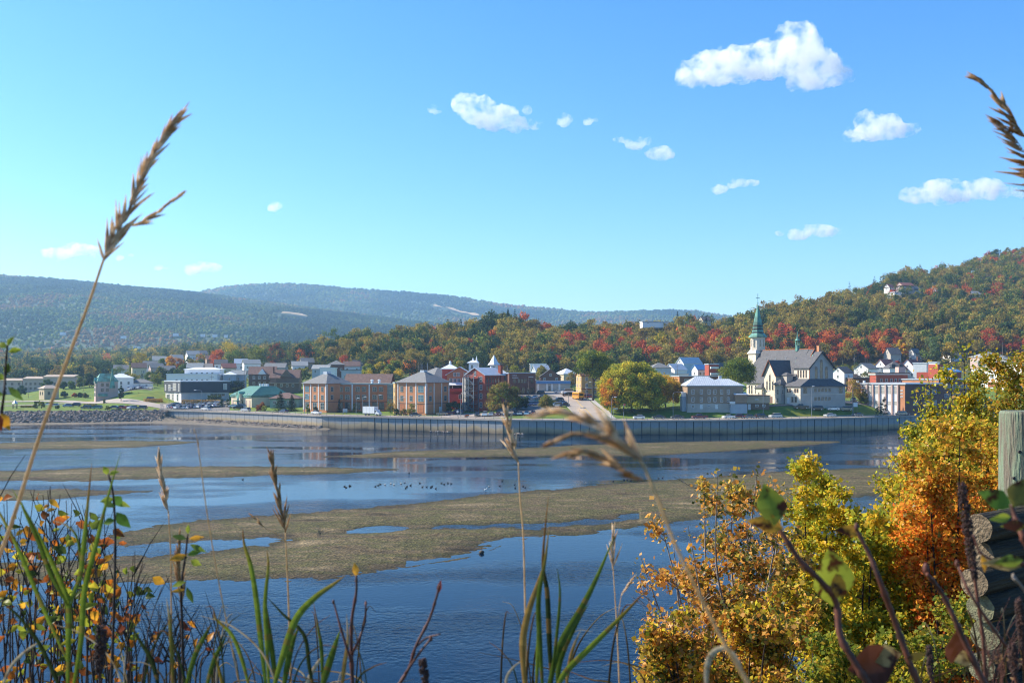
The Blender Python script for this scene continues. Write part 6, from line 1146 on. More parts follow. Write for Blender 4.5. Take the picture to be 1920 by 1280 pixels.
lamp(1147, onroad(1147), 744, 'slim grey lamp post at the left edge of the big lawn', .8); lamp(864, onroad(864), 736, 'slim lamp post on the grass strip before the fire escape', 1.0); lamp(749, onroad(749), 745, 'thin lamp post before the second pavilion', 1.2); lamp(571, onroad(571), 741, 'thin lamp post before the first pavilion', 1.2)
lamp(680, 396, 745, 'double headed lamp in front of the brick wing', .6).location.z += .3; lamp(668, 398, 746, 'pale flag post in front of the brick wing', .3); lamp(708, 396, 740, 'lamp post near the glass atrium', .6); lamp(461, onroad(461), 738, 'lamp post left of the green roofed hall lawn', .9); lamp(317, onroad(317)+2, 727, 'lamp post at the wall end by the big car park', .6)
lamp(378, 449, 731, 'car park lamp in front of the black building', 2.4, -1); lamp(1066, 392, 735, 'lamp post between the street and the middle car park', .7, -1); lamp(1039, 384, 745, 'thin post beside the olive shrub tree', .5); lamp(1100, 420, 716, 'grey lamp post right of the yellow bus', 1.0)
for px, Y, top, lb in ((991, 432, 706, 'brown utility pole in the middle car park before the office block'), (1005, 436, 703, 'second utility pole left of the blue fascia shop'), (1077, 474, 700, 'pale pole right of the blue fascia shop'), (1628, 396, 714, 'wooden pole on the lawn before the school'), (1643, 400, 705, 'wooden utility pole before the white school panels'), (458, 500, 690, 'utility pole at the left end of the brown house'), (516, 486, 698, 'utility pole between the two brown houses'), (1270, 486, 682, 'utility pole behind the golden tree'),
    (53, 560, 722, 'thin pole in front of the row housing'), (157, 575, 707, 'pole on top of the grass slope'), (1929, 520, 640, 'utility pole at the right edge'), (1880, 540, 640, 'utility pole above the large white house'), (429, 520, 697, 'pole beside the dark hedge'), (397, 505, 702, 'pole above the black building roof')):
    lamp(px, Y, top, lb, name='utility_pole', head=False)
r = lamp(1522, 371, 724, 'plain grey post standing in front of the church apse', .1, name='flag_pole')
# overhead wires
for i, (pp, lb) in enumerate((((( -20, 600, 672), (157, 575, 707)), 'sagging power line from the left edge to the grass slope'), (((157, 575, 707), (330, 545, 690)), 'power line running behind the white buildings'), (((330, 545, 690), (458, 500, 690)), 'power line above the black building'), (((991, 432, 708), (1077, 474, 702)), 'power line before the blue fascia shop'), (((516, 486, 699), (640, 500, 700)), 'power line running right from the brown houses'))):
    a = P(pp[0][0], pp[0][2], pp[0][1]); b = P(pp[1][0], pp[1][2], pp[1][1]); L = (a-b).length; ln = [a.lerp(b, t)-Vector((0,0,L*.1*t*(1-t)*1.6)) for t in lin(0, 1, 12)]; tag(MB().tube(ln, .035, 4).build('power_line', DARKT), lb, 'wire')
# traffic light with board, railway style post
r = empty('signal_post', (XX(1169, onroad(1169, 11.5)), onroad(1169, 11.5), 4.9), 0, 'signal post with red disc and small signs on the lawn edge beside the street', 'signal')
MB().cyl((0,0,-.2), (0,0,5.2), .09, n=7).build('pole', STEEL, r); MB().box((-.2,-.25,2.6), (.25,.15,4.2)).build('signal_box', DARKT, r); MB().box((.1,-.2,4.2), (.35,.1,4.9)).build('signal_box', DARKT, r); MB().cyl((.35,-.2,5.1), (.35,-.28,5.1), .38, n=14).build('red_disc', paint('signal_red', (.5,.08,.05), .5), r)
for px, py_, wd, lb in ((1093, 765, 1.9, 'small overhead board sign on the left side of the street mouth'), (1154, 766, 1.7, 'small pale board sign on the lawn left of the signal post')):
    Y = onroad(px, 6 if px < 1100 else 14); r = empty('street_sign', (XX(px, Y), Y, tz(XX(px, Y), Y)), 0, lb, 'sign'); h_ = ZZ(py_, Y)-r.location.z; MB().box((-wd/2,-.05,h_-.12), (wd/2,.05,h_+.2)).build('board', M('sign_grey', (.45,.48,.5), None, 2), r); MB().cyl((-wd/2+.1 if px > 1100 else -wd*1.4,0,-.2), (-wd/2+.1 if px > 1100 else -wd*.5,0,h_), .05, n=5).build('post', STEEL, r)
Y = onroad(1100, 4); r = empty('diamond_sign', (XX(1100, Y), Y, tz(XX(1100, Y), Y)), 0, 'blue grey diamond warning sign seen from behind at the street mouth', 'sign'); h_ = ZZ(777, Y)-r.location.z; MB().prism([(0,-.03,h_-.62),(.55,-.03,h_),(0,-.03,h_+.62),(-.55,-.03,h_)], [(0,.03,h_-.62),(.55,.03,h_),(0,.03,h_+.62),(-.55,.03,h_)]).build('board', M('sign_back', (.12,.15,.18), None, 2), r); MB().cyl((0,.06,-.2), (0,.06,h_), .05, n=5).build('post', STEEL, r)
Y = onroad(1604, 16); r = empty('sign_board', (XX(1604, Y), Y, tz(XX(1604, Y), Y)), math.radians(-12), 'blank white sign board on two posts on the lawn below the school', 'sign'); MB().box((-.75,-.06,2.0), (.75,.06,3.7)).build('board', W_WHITE, r); [MB().box((x-.06,-.04,-.5), (x+.06,.04,2.0)).build('leg', W_TAN, r) for x in (-.6, .6)]
Y = onroad(647, 14); r = empty('information_sign', (XX(647, Y), Y, tz(XX(647, Y), Y)), 0, 'grey blue information sign on the lawn before the brick wing', 'sign'); MB().box((-.9,-.08,.9), (.9,.08,2.2)).build('board', W_BLUEG, r); [MB().box((x-.07,-.05,-.3), (x+.07,.05,.9)).build('leg', STEEL, r) for x in (-.7, .7)]
r = empty('white_sign', (XX(858, 372), 372, tz(XX(858, 372), 372)), 0, 'round headed white sign on a post beside the drive', 'sign'); MB().cyl((0,0,-.2), (0,0,1.6), .07, n=6).build('post', STEEL, r); MB().ell((0,0,2.0), (.4,.1,.5)).build('board', W_WHITE, r)
# bench hut and bins on the left bank
r = empty('picnic_shelter', (XX(28, 452), 452, tz(XX(28, 452), 452)), 0, 'small picnic shelter with grey blue pointed roof on the left bank', 'shelter'); MB().cyl((0,0,2.3), (0,0,3.9), 1.4, .05, n=6).build('roof', R_METAL, r); [MB().cyl((math.cos(a)*1.0,math.sin(a)*1.0,-.3), (math.cos(a)*1.0,math.sin(a)*1.0,2.35), .08, n=5).build('post', DARKT, r) for a in (.5, 1.55, 2.6, 3.7, 4.7, 5.8)]; MB().box((-.7,-.4,.7), (.7,.4,.78)).build('table_top', DARKT, r)
# ducks on the water
DK = [M('duck_brown', (.05,.04,.03), (.03,.025,.02), 8), M('duck_pale', (.55,.52,.48), (.4,.38,.35), 8)]
def duck(px, py_, rz, pale, lb, grp):
    Y = F*H/(py_-HY); r = empty('duck', (XX(px, Y), Y, 0.02), rz, lb, 'duck', grp); r.scale = (.62,)*3; m = DK[1 if pale else 0]
    b = MB(); b.ell((0,0,.1), (.30,.15,.15), n=8, k=6); b.cyl((.18,0,.15), (.26,0,.36), .07, .055, n=7); b.ell((.29,0,.4), (.09,.065,.07)); b.cyl((-.22,0,.14), (-.42,0,.24), .08, .015, n=5); b.build('body', m, r, smooth=True); MB().box((.36,-.025,.37), (.45,.025,.40)).build('bill', M('bill_orange', (.4,.2,.04), None, 2), r)
dk = [(646,911,0),(649,913,0),(655,910,0),(657,910,0),(704,911,0),(709,909,0),(713,907,0),(722,908,1),(733,906,1),(739,908,1),(752,906,1),(759,904,1),(767,886,0),(761,914,0),(763,911,0),(770,909,0),(787,905,0),(792,912,0),(800,912,0),(808,913,0),(810,911,0),(817,915,0),(828,905,0),(833,907,0),(840,905,0),(846,906,0),(917,911,1),(937,910,0),(942,901,0),(965,908,0),(966,914,0),(981,911,0),(985,913,0),(455,898,0),(1100,905,1),(1150,901,0),(1170,899,0),(1176,899,0),(1183,900,0),(1197,898,0),(1235,896,0),(1242,895,0)]
for i, (a, b_, c) in enumerate(dk):
    g = 'ducks, left group' if a < 900 else 'ducks, middle group' if a < 1000 else 'ducks, right group'
    duck(a, b_+1, rg.uniform(-.6, .6)+(math.pi if rg.random() < .4 else 0), c, f'{"pale" if c else "dark brown"} duck floating on the river, {"left flock before the gravel bar" if a < 900 else "middle few near the bar edge" if a < 1000 else "right few by the gravel bar"}', g+(' pale' if c else ' dark'))
r = empty('egret', (XX(910, F*H/(922-HY)), F*H/(922-HY), .1), 0, 'small white bird standing at the edge of the large gravel bar', 'bird'); b = MB(); b.ell((0,0,.3), (.25,.11,.12)); b.tube([(.18,0,.34),(.26,0,.45),(.24,0,.56),(.3,0,.64)], [.05,.04,.035,.04], 6); b.build('body', M('bird_white', (.8,.8,.78), None, 5), r, smooth=True); MB().cyl((.02,.03,-.1), (.02,.03,.22), .012, n=5).cyl((.02,-.03,-.1), (.02,-.03,.22), .012, n=5).build('legs', DARKT, r)
rr_ = random.Random(8); b = MB(); Y = F*H/(1037-HY); b.ell((0,0,.12), (.32,.26,.24), n=12, k=8, jit=.1, rng=rr_); o = b.build('boulder', M('wet_rock', (.10,.08,.06), (.05,.04,.03), 6, bump=.5), smooth=True); o.location = (XX(903, Y), Y, .02); tag(o, 'single dark round boulder in the shallow water at the tip of the near gravel bar', 'boulder')
# ------------------------------------------------------------------ foreground plants
STRAW = strawmat('straw', (.72, .50, .25), (.50, .31, .13), 60, .35); STRAWD = strawmat('seed_husk', (.66, .46, .25), (.26, .13, .05), 110, .55); STRAWP = strawmat('pale_husk', (.95, .80, .58), (.55, .36, .18), 110, .6)
DTWIG = M('dark_twig', (.045, .03, .025), (.02, .014, .012), 40); RTWIG = M('reddish_twig', (.13, .042, .025), (.045, .02, .014), 50, rough=.6); GTWIG = M('grey_twig', (.30, .26, .22), (.13, .10, .08), 20); GSTEM = M('green_stem', (.09, .15, .03), (.05, .09, .02), 30)
def gz(q): return float(NZ(np.array(q.x), np.array(q.y)))
def spindle(mb, a, d, L, r, n=5):
    d = d.normalized(); mb.tube([a, a+d*L*.25, a+d*L*.6, a+d*L], [r*.35, r, r*.75, r*.08], n)
def seed_stalk(label, D, stem, headpts, n, Lp, rp, spread=18, side=None, mat=STRAWD, stem_r=2.2, seed=1, name='grass_stalk', stemmat=STRAW, dense=1.0, group=None, minang=6, sprays=0, into=None):
    """stem and head axis given as photo points; n spikelets of Lp x rp photo pixels"""
    rg = random.Random(seed); s = D/F; root = into or empty(name, P(stem[-1][0], stem[-1][1], D), 0, label, 'grass', group); inv = root.location.copy()
    ax = catmull([P(x, y, D+(rg.random()-.5)*.01) for x, y in headpts], 8); st = catmull([P(x, y, D) for x, y in stem], 8)
    if stem[-1][1] >= 1285 or not into: q = st[-1]; st = st+[Vector((q.x+.02, q.y+.03, (q.z+gz(q))/2)), Vector((q.x+.03, q.y+.05, gz(q)-.05))]
    k = len(st); MB().tube([p-inv for p in st], [s*stem_r*(.55+.45*i/k) for i in range(k)], 7).build('stem', stemmat, root, smooth=True)
    mb = MB(); mb.tube([p-inv for p in ax], [s*stem_r*(.2+.4*i/len(ax)) for i in range(len(ax))], 5)   # headpts from the tip down to the neck
    for i in range(n):
        t = (i+rg.random())/n; j = min(int(t*(len(ax)-1)), len(ax)-2); p = ax[j].lerp(ax[j+1], t*(len(ax)-1)-j); d = (ax[j]-ax[j+1]).normalized()
        yv = Vector((0, 1, 0)); sd = d.cross(yv).normalized(); sgn = rg.choice((-1, 1)) if side is None else side*(1 if rg.random() < .9 else -1)
        an = math.radians(rg.uniform(minang, spread)*(.45+.75*t)); dd = d*math.cos(an)+sd*sgn*math.sin(an)+yv*rg.uniform(-.3, .3)*math.sin(an)
        L = Lp*s*rg.uniform(.6, 1.15)*(.65+.5*t)
        for q in range(3 if L > 0 and sprays else 1):
            off = dd*L*q*.42; spindle(mb, p+off+sd*s*rg.uniform(-1.5, 1.5)-inv, dd+Vector((rg.uniform(-.12, .12), rg.uniform(-.1, .1), rg.uniform(-.12, .12))), L*(.62 if sprays else 1), rp*s*rg.uniform(.6, 1.1))
        if sprays: mb.tube([p-inv, p+dd*L-inv], s*.6, 4)
    mb.build('seed_head', mat, root, smooth=True); return root
SK = seed_stalk('tall dry grass stalk with a feathery seed head leaning right across the sky at left', 1.05, [(193,490),(165,572),(120,690),(70,830),(20,985),(-25,1100)], [(333,224),(305,262),(272,320),(245,385),(218,440),(193,490)], 84, 56, 3.6, 30, None, STRAWP, 4.2, 3)
seed_stalk('side spray of the tall grass stalk pointing right', 1.05, [(240,418),(232,430),(222,446)], [(338,366),(318,382),(290,402),(262,416),(240,424)], 14, 44, 3.4, 14, None, STRAWP, 1.4, 5, into=SK)
SK = seed_stalk('drooping dry seed head entering from the right edge against the sky', 1.3, [(1925,262),(1945,320),(1962,420),(1975,560),(1985,800)], [(1832,147),(1850,160),(1880,195),(1900,225),(1925,262)], 34, 44, 3.4, 30, 1, STRAWD, 2.4, 7, minang=4)
seed_stalk('lower sprays of the drooping seed head at the right edge', 1.3, [(1958,345),(1966,420),(1976,560)], [(1880,232),(1905,262),(1930,300),(1958,345)], 24, 66, 3.4, 58, 1, STRAWD, 2.0, 9, minang=35, into=SK)
seed_stalk('hanging single seeds below the drooping seed head at the right edge', 1.3, [(1975,385),(1980,470),(1985,600)], [(1935,300),(1955,330),(1975,385)], 9, 88, 3.6, 75, 1, STRAWD, 1.6, 12, minang=65, into=SK)
SK = seed_stalk('large blurred drooping seed head in front of the street and the wall', .62, [(1205,868),(1232,930),(1262,1010),(1300,1090),(1350,1190),(1400,1275),(1440,1340)], [(1010,778),(1060,775),(1105,790),(1150,815),(1185,845),(1205,868)], 28, 72, 5.0, 24, None, STRAWP, 4.5, 11, minang=3)
seed_stalk('second spray of the large blurred seed head hanging below it', .62, [(1200,862),(1212,885),(1225,915)], [(1035,828),(1080,812),(1130,818),(1170,838),(1200,862)], 12, 62, 4.6, 24, 1, STRAWD, 2.6, 13, into=SK)
seed_stalk('third spray of the large blurred seed head, lowest', .62, [(1208,875),(1220,900),(1232,930)], [(1068,850),(1110,848),(1150,866),(1180,886),(1208,900)], 13, 66, 5.2, 26, 1, STRAWD, 2.4, 15, into=SK)
SK = seed_stalk('upright straw grass head in the middle before the river wall', 1.5, [(972,866),(975,930),(981,1000),(984,1100),(988,1290)], [(950,775),(954,800),(962,835),(972,866)], 26, 42, 2.8, 24, None, STRAWP, 2.0, 17)
SK = seed_stalk('narrow grey grass head at left over the river', 1.7, [(316,962),(320,1040),(321,1150),(322,1300)], [(298,853),(301,880),(307,915),(316,962)], 34, 34, 2.4, 15, None, STRAWP, 1.9, 19)
SK = seed_stalk('brown feathery grass head left of the middle before the gravel bars', 1.6, [(535,998),(538,1060),(541,1130),(546,1300)], [(508,856),(517,900),(526,945),(535,998)], 46, 40, 2.6, 20, None, STRAWD, 2.1, 21)
seed_stalk('low side spray of the brown feathery grass head', 1.6, [(500,992),(518,1000),(535,1015)], [(474,966),(486,978),(500,992)], 4, 26, 2.2, 10, None, STRAWD, 1.0, 22, into=SK)
SK = seed_stalk('pale small grass head right of the green blades', 1.6, [(1150,1070),(1154,1130),(1158,1200),(1162,1300)], [(1150,1002),(1148,1030),(1150,1070)], 20, 40, 2.0, 16, None, STRAWP, 1.6, 23)
seed_stalk('thin pale grass sprig leaning right beside the pale small head', 1.6, [(1166,1110),(1160,1150),(1158,1210)], [(1188,1082),(1178,1095),(1166,1115)], 6, 22, 2.4, 14, None, STRAWP, 1.0, 25, into=SK)
SK = seed_stalk('thin bare grass stem leaning left between shrub and reeds', 1.35, [(372,840),(388,960),(410,1090),(432,1200),(452,1300)], [(366,808),(369,822),(372,840)], 2, 16, 1.0, 5, None, STRAW, 1.6, 27)
SK = seed_stalk('bent dried grass plume among the left shrub stems', 1.5, [(340,1130),(342,1200),(345,1300)], [(336,1010),(334,1050),(338,1090),(340,1130)], 30, 36, 2.6, 16, None, STRAWD, 2.0, 28)
# blades
def blade(mb, pts, D, wpx, c0, c1, rg, fold=.35, dD=0.0):
    s = D/F; ln = catmull([P(x, y, D+dD*i/(len(pts)-1)) for i, (x, y) in enumerate(pts)], 7); n = len(ln); base = len(mb.v)
    if mb.tint is None: mb.tint = []
    for i, p in enumerate(ln):
        d = (ln[min(i+1, n-1)]-ln[max(i-1, 0)]).normalized(); sd = d.cross(Vector((.25, 1, 0))).normalized(); t = i/(n-1)
        w = wpx*s*.40*(min(1, .45+t*2.2))*(1-max(0, (t-.35)/.65)**1.6)+.0002; mb.v += [tuple(p-sd*w), tuple(p+Vector((0, w*fold, 0))), tuple(p+sd*w)]
    for i in range(n-1):
        t = i/(n-1); q = max(0, min(1, (t-.55)/.35)); j = rg.uniform(.8, 1.15); br = .55 if rg.random() < .12 else 0
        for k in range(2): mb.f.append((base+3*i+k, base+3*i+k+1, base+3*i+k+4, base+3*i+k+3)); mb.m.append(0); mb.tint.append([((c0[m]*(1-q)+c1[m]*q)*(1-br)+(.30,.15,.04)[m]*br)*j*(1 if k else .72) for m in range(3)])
BG = (.22,.28,.03); BG2 = (.10,.145,.02); BD = (.035,.05,.015); BT = (.42,.24,.06); BB = (.30,.12,.03); BS = (.55,.42,.25)
def blades(label, D, items, seed, name='reed_tuft'):
    rg = random.Random(seed); root = empty(name, P(items[0][0][0][0], items[0][0][0][1], D), 0, label, 'reeds'); inv = root.location
    for pts, w_, c0, c1 in items:
        mb = MB(); blade(mb, pts, D+rg.uniform(-.04, .04), w_, c0, c1, rg); mb.v = [(a-inv.x, b-inv.y, c-inv.z) for a, b, c in mb.v]; mb.build('blade', NLEAF, root, smooth=True)
        if pts[0][1] >= 1285: q = P(pts[0][0], pts[0][1]-4, D); e_ = Vector((inv.x+(q.x-inv.x)*.4, q.y+.04, gz(q)-.05)); MB().tube([e_-inv, (e_.lerp(q, .5))-inv, q-inv], [.004, .0035, D/F*w_*.22], 6).build('culm', GSTEM, root, smooth=True)
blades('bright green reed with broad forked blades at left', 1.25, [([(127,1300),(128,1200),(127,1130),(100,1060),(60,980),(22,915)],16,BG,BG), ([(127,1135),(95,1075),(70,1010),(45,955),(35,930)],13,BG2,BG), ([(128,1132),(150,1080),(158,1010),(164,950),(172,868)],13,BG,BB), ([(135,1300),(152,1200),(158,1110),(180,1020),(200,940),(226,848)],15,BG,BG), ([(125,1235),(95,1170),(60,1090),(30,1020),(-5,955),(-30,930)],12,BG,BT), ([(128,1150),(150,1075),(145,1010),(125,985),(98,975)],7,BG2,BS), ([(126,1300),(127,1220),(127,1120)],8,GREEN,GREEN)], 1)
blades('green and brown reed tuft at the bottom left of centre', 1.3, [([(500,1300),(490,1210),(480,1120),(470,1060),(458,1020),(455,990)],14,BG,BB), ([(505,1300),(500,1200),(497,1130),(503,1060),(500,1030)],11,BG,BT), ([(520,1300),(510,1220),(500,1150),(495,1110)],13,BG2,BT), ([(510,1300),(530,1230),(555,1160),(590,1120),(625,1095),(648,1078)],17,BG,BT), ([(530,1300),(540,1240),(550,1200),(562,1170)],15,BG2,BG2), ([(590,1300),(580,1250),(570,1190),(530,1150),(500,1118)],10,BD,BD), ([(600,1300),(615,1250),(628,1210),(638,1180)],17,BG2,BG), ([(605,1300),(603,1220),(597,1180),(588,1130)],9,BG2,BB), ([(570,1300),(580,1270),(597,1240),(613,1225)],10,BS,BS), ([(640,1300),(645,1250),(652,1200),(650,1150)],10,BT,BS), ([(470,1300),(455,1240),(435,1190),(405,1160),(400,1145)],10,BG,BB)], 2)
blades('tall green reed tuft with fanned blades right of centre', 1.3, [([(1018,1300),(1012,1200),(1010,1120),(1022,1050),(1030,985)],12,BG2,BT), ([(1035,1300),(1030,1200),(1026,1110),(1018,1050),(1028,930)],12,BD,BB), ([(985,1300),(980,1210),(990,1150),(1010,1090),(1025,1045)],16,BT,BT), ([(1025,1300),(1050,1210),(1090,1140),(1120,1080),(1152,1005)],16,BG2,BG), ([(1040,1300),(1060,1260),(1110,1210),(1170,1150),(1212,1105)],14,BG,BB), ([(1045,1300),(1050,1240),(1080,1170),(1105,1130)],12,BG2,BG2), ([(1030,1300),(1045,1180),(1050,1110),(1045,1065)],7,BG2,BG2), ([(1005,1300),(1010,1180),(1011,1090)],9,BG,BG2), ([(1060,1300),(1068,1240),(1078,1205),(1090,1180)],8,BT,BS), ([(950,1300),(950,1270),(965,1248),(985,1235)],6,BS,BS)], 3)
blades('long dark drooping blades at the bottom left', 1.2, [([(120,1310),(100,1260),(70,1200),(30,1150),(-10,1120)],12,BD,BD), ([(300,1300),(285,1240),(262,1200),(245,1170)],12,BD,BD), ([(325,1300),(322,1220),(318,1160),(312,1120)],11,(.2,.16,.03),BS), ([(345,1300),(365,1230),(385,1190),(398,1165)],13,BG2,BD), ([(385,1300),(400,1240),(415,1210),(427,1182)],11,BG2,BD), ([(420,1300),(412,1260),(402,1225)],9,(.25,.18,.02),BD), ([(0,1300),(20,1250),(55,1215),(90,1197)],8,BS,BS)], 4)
blades('curled tan dead blade before the orange brown shrub', .8, [([(1325,1300),(1325,1255),(1335,1225),(1360,1215),(1385,1240),(1400,1290)],13,BS,BS)], 5, 'dead_blade')
# tangle of thin dead blades and stems along the bottom edge
rg = random.Random(99); mb = MB(); mb.tint = []
for i in range(85):
    D = rg.uniform(1.2, 2.1); x = rg.choice([rg.uniform(-20, 420), rg.uniform(400, 700), rg.uniform(940, 1220), rg.uniform(540, 690), rg.uniform(200, 500), rg.uniform(1700, 1930)]); tp = rg.uniform(1120, 1275); ln_ = rg.gauss(0, 60); cb_ = rg.choice([BD, BD, (.10,.06,.02), (.06,.04,.02), BS, (.14,.10,.03)])
    blade(mb, [(x-ln_*.7, 1480), (x-ln_*.45, 1370), (x-ln_*.1, (1320+tp)/2), (x+ln_*.45, tp+18), (x+ln_, tp+rg.uniform(-10, 30))], D, rg.uniform(2.2, 5), cb_, rg.choice([cb_, BS, BB]), rg)
tag(mb.build('dry_grass', NLEAF, smooth=True), 'tangle of thin dead grass blades along the bottom edge of the view', 'grass', kind='stuff')
# leaves
def near_leaf(mb, p, d, up, L, w_, col, rg, curl=.25, cup=.3):
    d = d.normalized(); sd = d.cross(up).normalized(); nn = sd.cross(d).normalized(); base = len(mb.v); prof = (0.05, .62, 1.0, .86, .45, .02); N = len(prof)
    if mb.tint is None: mb.tint = []
    for i, q in enumerate(prof):
        t = i/(N-1); c = p+d*L*t*(1-.1*curl*t)-nn*L*curl*t*t; hw = w_*.5*q
        mb.v += [tuple(c-sd*hw+nn*hw*cup), tuple(c), tuple(c+sd*hw+nn*hw*cup)]
    for i in range(N-1):
        for k in range(2): mb.f.append((base+3*i+k, base+3*i+k+1, base+3*i+k+4, base+3*i+k+3)); mb.m.append(0); j = rg.uniform(.8, 1.2); mb.tint.append([min(1, c*j) for c in col])
SPOT = leafmat('spotted_leaf', .5, .01, spots=70)
def shift(mb, inv): mb.v = [(a-inv.x, b-inv.y, c-inv.z) for a, b, c in mb.v]; return mb
def spray(label, D, stems, leaves, seed, mat=NLEAF, sm=RTWIG, name='shrub_branch', buds=()):
    rg = random.Random(seed); s = D/F; root = empty(name, P(stems[0][0][0][0], stems[0][0][0][1], D), 0, label, 'branch'); inv = root.location
    for pts, r0, r1 in stems:
        ln = catmull([P(x, y, D+rg.uniform(-.01, .01)) for x, y in pts], 6)
        if pts[0][1] >= 1285: q = ln[0]; ln = [Vector((q.x+.02, q.y+.05, gz(q)-.05)), Vector((q.x+.01, q.y+.03, (q.z+gz(q))/2))]+ln
        k = len(ln); mb = MB(); mb.tube([p-inv for p in ln], [s*(r0+(r1-r0)*i/(k-1))*(1.35 if i % 6 == 0 else 1) for i in range(k)], 7); mb.build('stem', sm, root, smooth=True)
    for (x, y), (dx, dy), L, w_, col in leaves:
        mb = MB(); p = P(x, y, D+rg.uniform(-.02, .02)); near_leaf(mb, p, Vector((dx, rg.uniform(-.35, .35), -dy)), Vector((rg.uniform(-.3, .3), -1, rg.uniform(.0, .7))), L*s, w_*s, col, rg, rg.uniform(.05, .4), rg.uniform(.1, .5)); shift(mb, inv).build('leaf', mat, root, smooth=True)
    for (x, y), r in buds:
        mb = MB(); mb.ell(P(x, y, D)-inv, (r*s*.8, r*s*.8, r*s*1.5), n=8, k=6); mb.build('bud', sm, root, smooth=True)
YG = (.30,.34,.04); YO = (.55,.27,.03); DKL = (.07,.025,.015); GL = (.13,.22,.03); PALE = (.38,.27,.10)
spray('dark red twig with large spotted yellow green leaves in front of the yellow shrubs', .95, [([(1640,1300),(1605,1245),(1575,1190),(1568,1130),(1540,1090),(1500,1050),(1470,1005),(1445,972)],7.5,4)], [((1452,985),(-.12,-1),82,60,(.24,.27,.03)), ((1468,990),(-.9,-.3),66,36,YO), ((1562,1135),(-.10,-1),118,84,(.26,.28,.03)), ((1590,1255),(1,-.25),108,82,DKL), ((1568,1120),(.15,-1),50,30,YO)], 31, SPOT, buds=(((1447,975),6),))
spray('second reddish twig arching from lower right with one curled orange leaf', .95, [([(1730,1300),(1705,1240),(1680,1170),(1650,1090),(1630,1040),(1605,990)],7,3.5)], [((1612,1000),(-1,-.25),50,24,YO), ((1690,1225),(-.9,.2),60,42,PALE), ((1700,1235),(1,-.3),40,16,YO)], 33, SPOT, buds=(((1606,988),6),))
spray('third reddish twig with an orange bud beside the log wall', 1.0, [([(1850,1290),(1812,1210),(1790,1160),(1765,1110),(1738,1075)],6.5,3.5)], [((1795,1180),(.1,1),78,62,DKL), ((1822,1230),(-.8,.1),40,30,PALE)], 35, SPOT, buds=(((1736,1066),8),))
spray('twig with green and spotted leaves crossing the top log at right', .9, [([(1945,1060),(1920,1010),(1905,975),(1897,945)],7,4)], [((1897,950),(-1,-.55),66,42,GL), ((1900,950),(.45,-1),60,50,(.2,.16,.03)), ((1895,968),(-1,.1),40,18,YG), ((1925,985),(-1,.0),44,22,YG)], 37, SPOT)
spray('thin twig with two pale yellow leaves across the log ends', .9, [([(1960,1075),(1920,1058),(1890,1052),(1865,1050),(1838,1035),(1825,1002)],3,2)], [((1915,1062),(-1,-.15),76,26,PALE), ((1920,1048),(-1,.1),60,24,YG), ((1840,1040),(.2,1),32,16,YO)], 39, SPOT)
spray('thin twig with a round bud before the log ends', .95, [([(1885,1210),(1850,1160),(1815,1105),(1796,1060)],3.2,2.4)], [], 41, buds=(((1794,1056),5),)); spray('short pale twig end at the right edge below the logs', .9, [([(1950,1140),(1925,1110),(1902,1083)],3.5,3)], [], 43, sm=GTWIG, buds=(((1900,1080),4),))
spray('bare red twig with buds rising in the middle of the dark water', 1.2, [([(735,1300),(765,1255),(780,1210),(805,1160),(818,1120),(824,1095)],3.2,2),([(760,1262),(785,1225),(805,1200),(808,1192)],2.4,1.6),([(782,1210),(800,1195),(826,1188)],2,1.2)], [((822,1112),(.1,-1),26,10,(.25,.05,.03))], 45, buds=(((808,1196),4),))
spray('reddish stem with a small brown and yellow leaf at its tip, left of centre', 1.25, [([(662,1300),(659,1220),(660,1160),(668,1110),(668,1078)],4,2),([(660,1225),(672,1200),(684,1165),(686,1130)],2.6,1.6),([(659,1240),(640,1180),(625,1125)],2.6,1.6)], [((668,1080),(-.1,-1),26,13,YO)], 47, buds=(((625,1128),3),((686,1130),3)))
spray('dark leafy twig with yellow leaves rising at the far left edge over the town', 1.15, [([(0,800),(4,765),(8,735),(10,700),(12,670),(14,648)],2.8,1.6)], [((12,652),(-.9,-.6),22,13,YG), ((14,650),(.3,-1),26,10,YG), ((16,660),(1,-.35),24,12,(.25,.3,.03)), ((12,700),(.2,-1),20,15,(.1,.13,.02)), ((8,712),(-1,-.6),24,14,YG), ((8,705),(-1,.1),20,14,YG), ((15,725),(.75,.8),38,14,(.05,.09,.02)), ((2,775),(.5,.9),34,24,YO), ((0,778),(.1,1),30,22,(.2,.05,.02)), ((6,740),(-1,-.1),14,10,YG)], 49, sm=DTWIG)
spray('twig of green oval leaves above the left reed, over the pale water', 1.4, [([(208,1300),(212,1200),(215,1100),(216,1000),(212,925),(203,888)],3,1.6)], [((203,890),(-.5,-1),20,12,YG), ((205,890),(.9,-.5),18,10,YG), ((214,935),(-.9,.15),26,14,YG), ((212,930),(.6,.7),26,20,(.05,.11,.02)), ((216,950),(-1,-.4),30,12,(.12,.18,.03)), ((218,960),(.7,.8),40,22,(.05,.11,.02)), ((216,940),(1,.25),30,12,YG), ((216,975),(-1,.2),28,14,GL)], 51, sm=DTWIG)
spray('leafy twig with a red leaf stalk standing by the tan plume', 1.45, [([(345,1300),(342,1180),(340,1100),(348,1040),(352,1000)],3,1.6)], [((350,1010),(-1,-.2),32,12,(.1,.16,.03)), ((352,1000),(.1,-1),18,9,YG), ((354,1010),(1,-.1),28,10,YO), ((356,1020),(1,.5),34,11,(.12,.18,.03)), ((350,1040),(-1,.25),36,14,YO), ((352,1045),(-.9,-.1),26,12,(.06,.1,.02)), ((358,1050),(.9,.4),22,14,YG), ((348,1090),(-1,.3),30,11,YG), ((350,1100),(.4,1),34,12,(.05,.09,.02)), ((346,1105),(-1,.1),26,8,YO), ((352,1040),(.8,-.3),28,12,GL)], 53, sm=DTWIG)
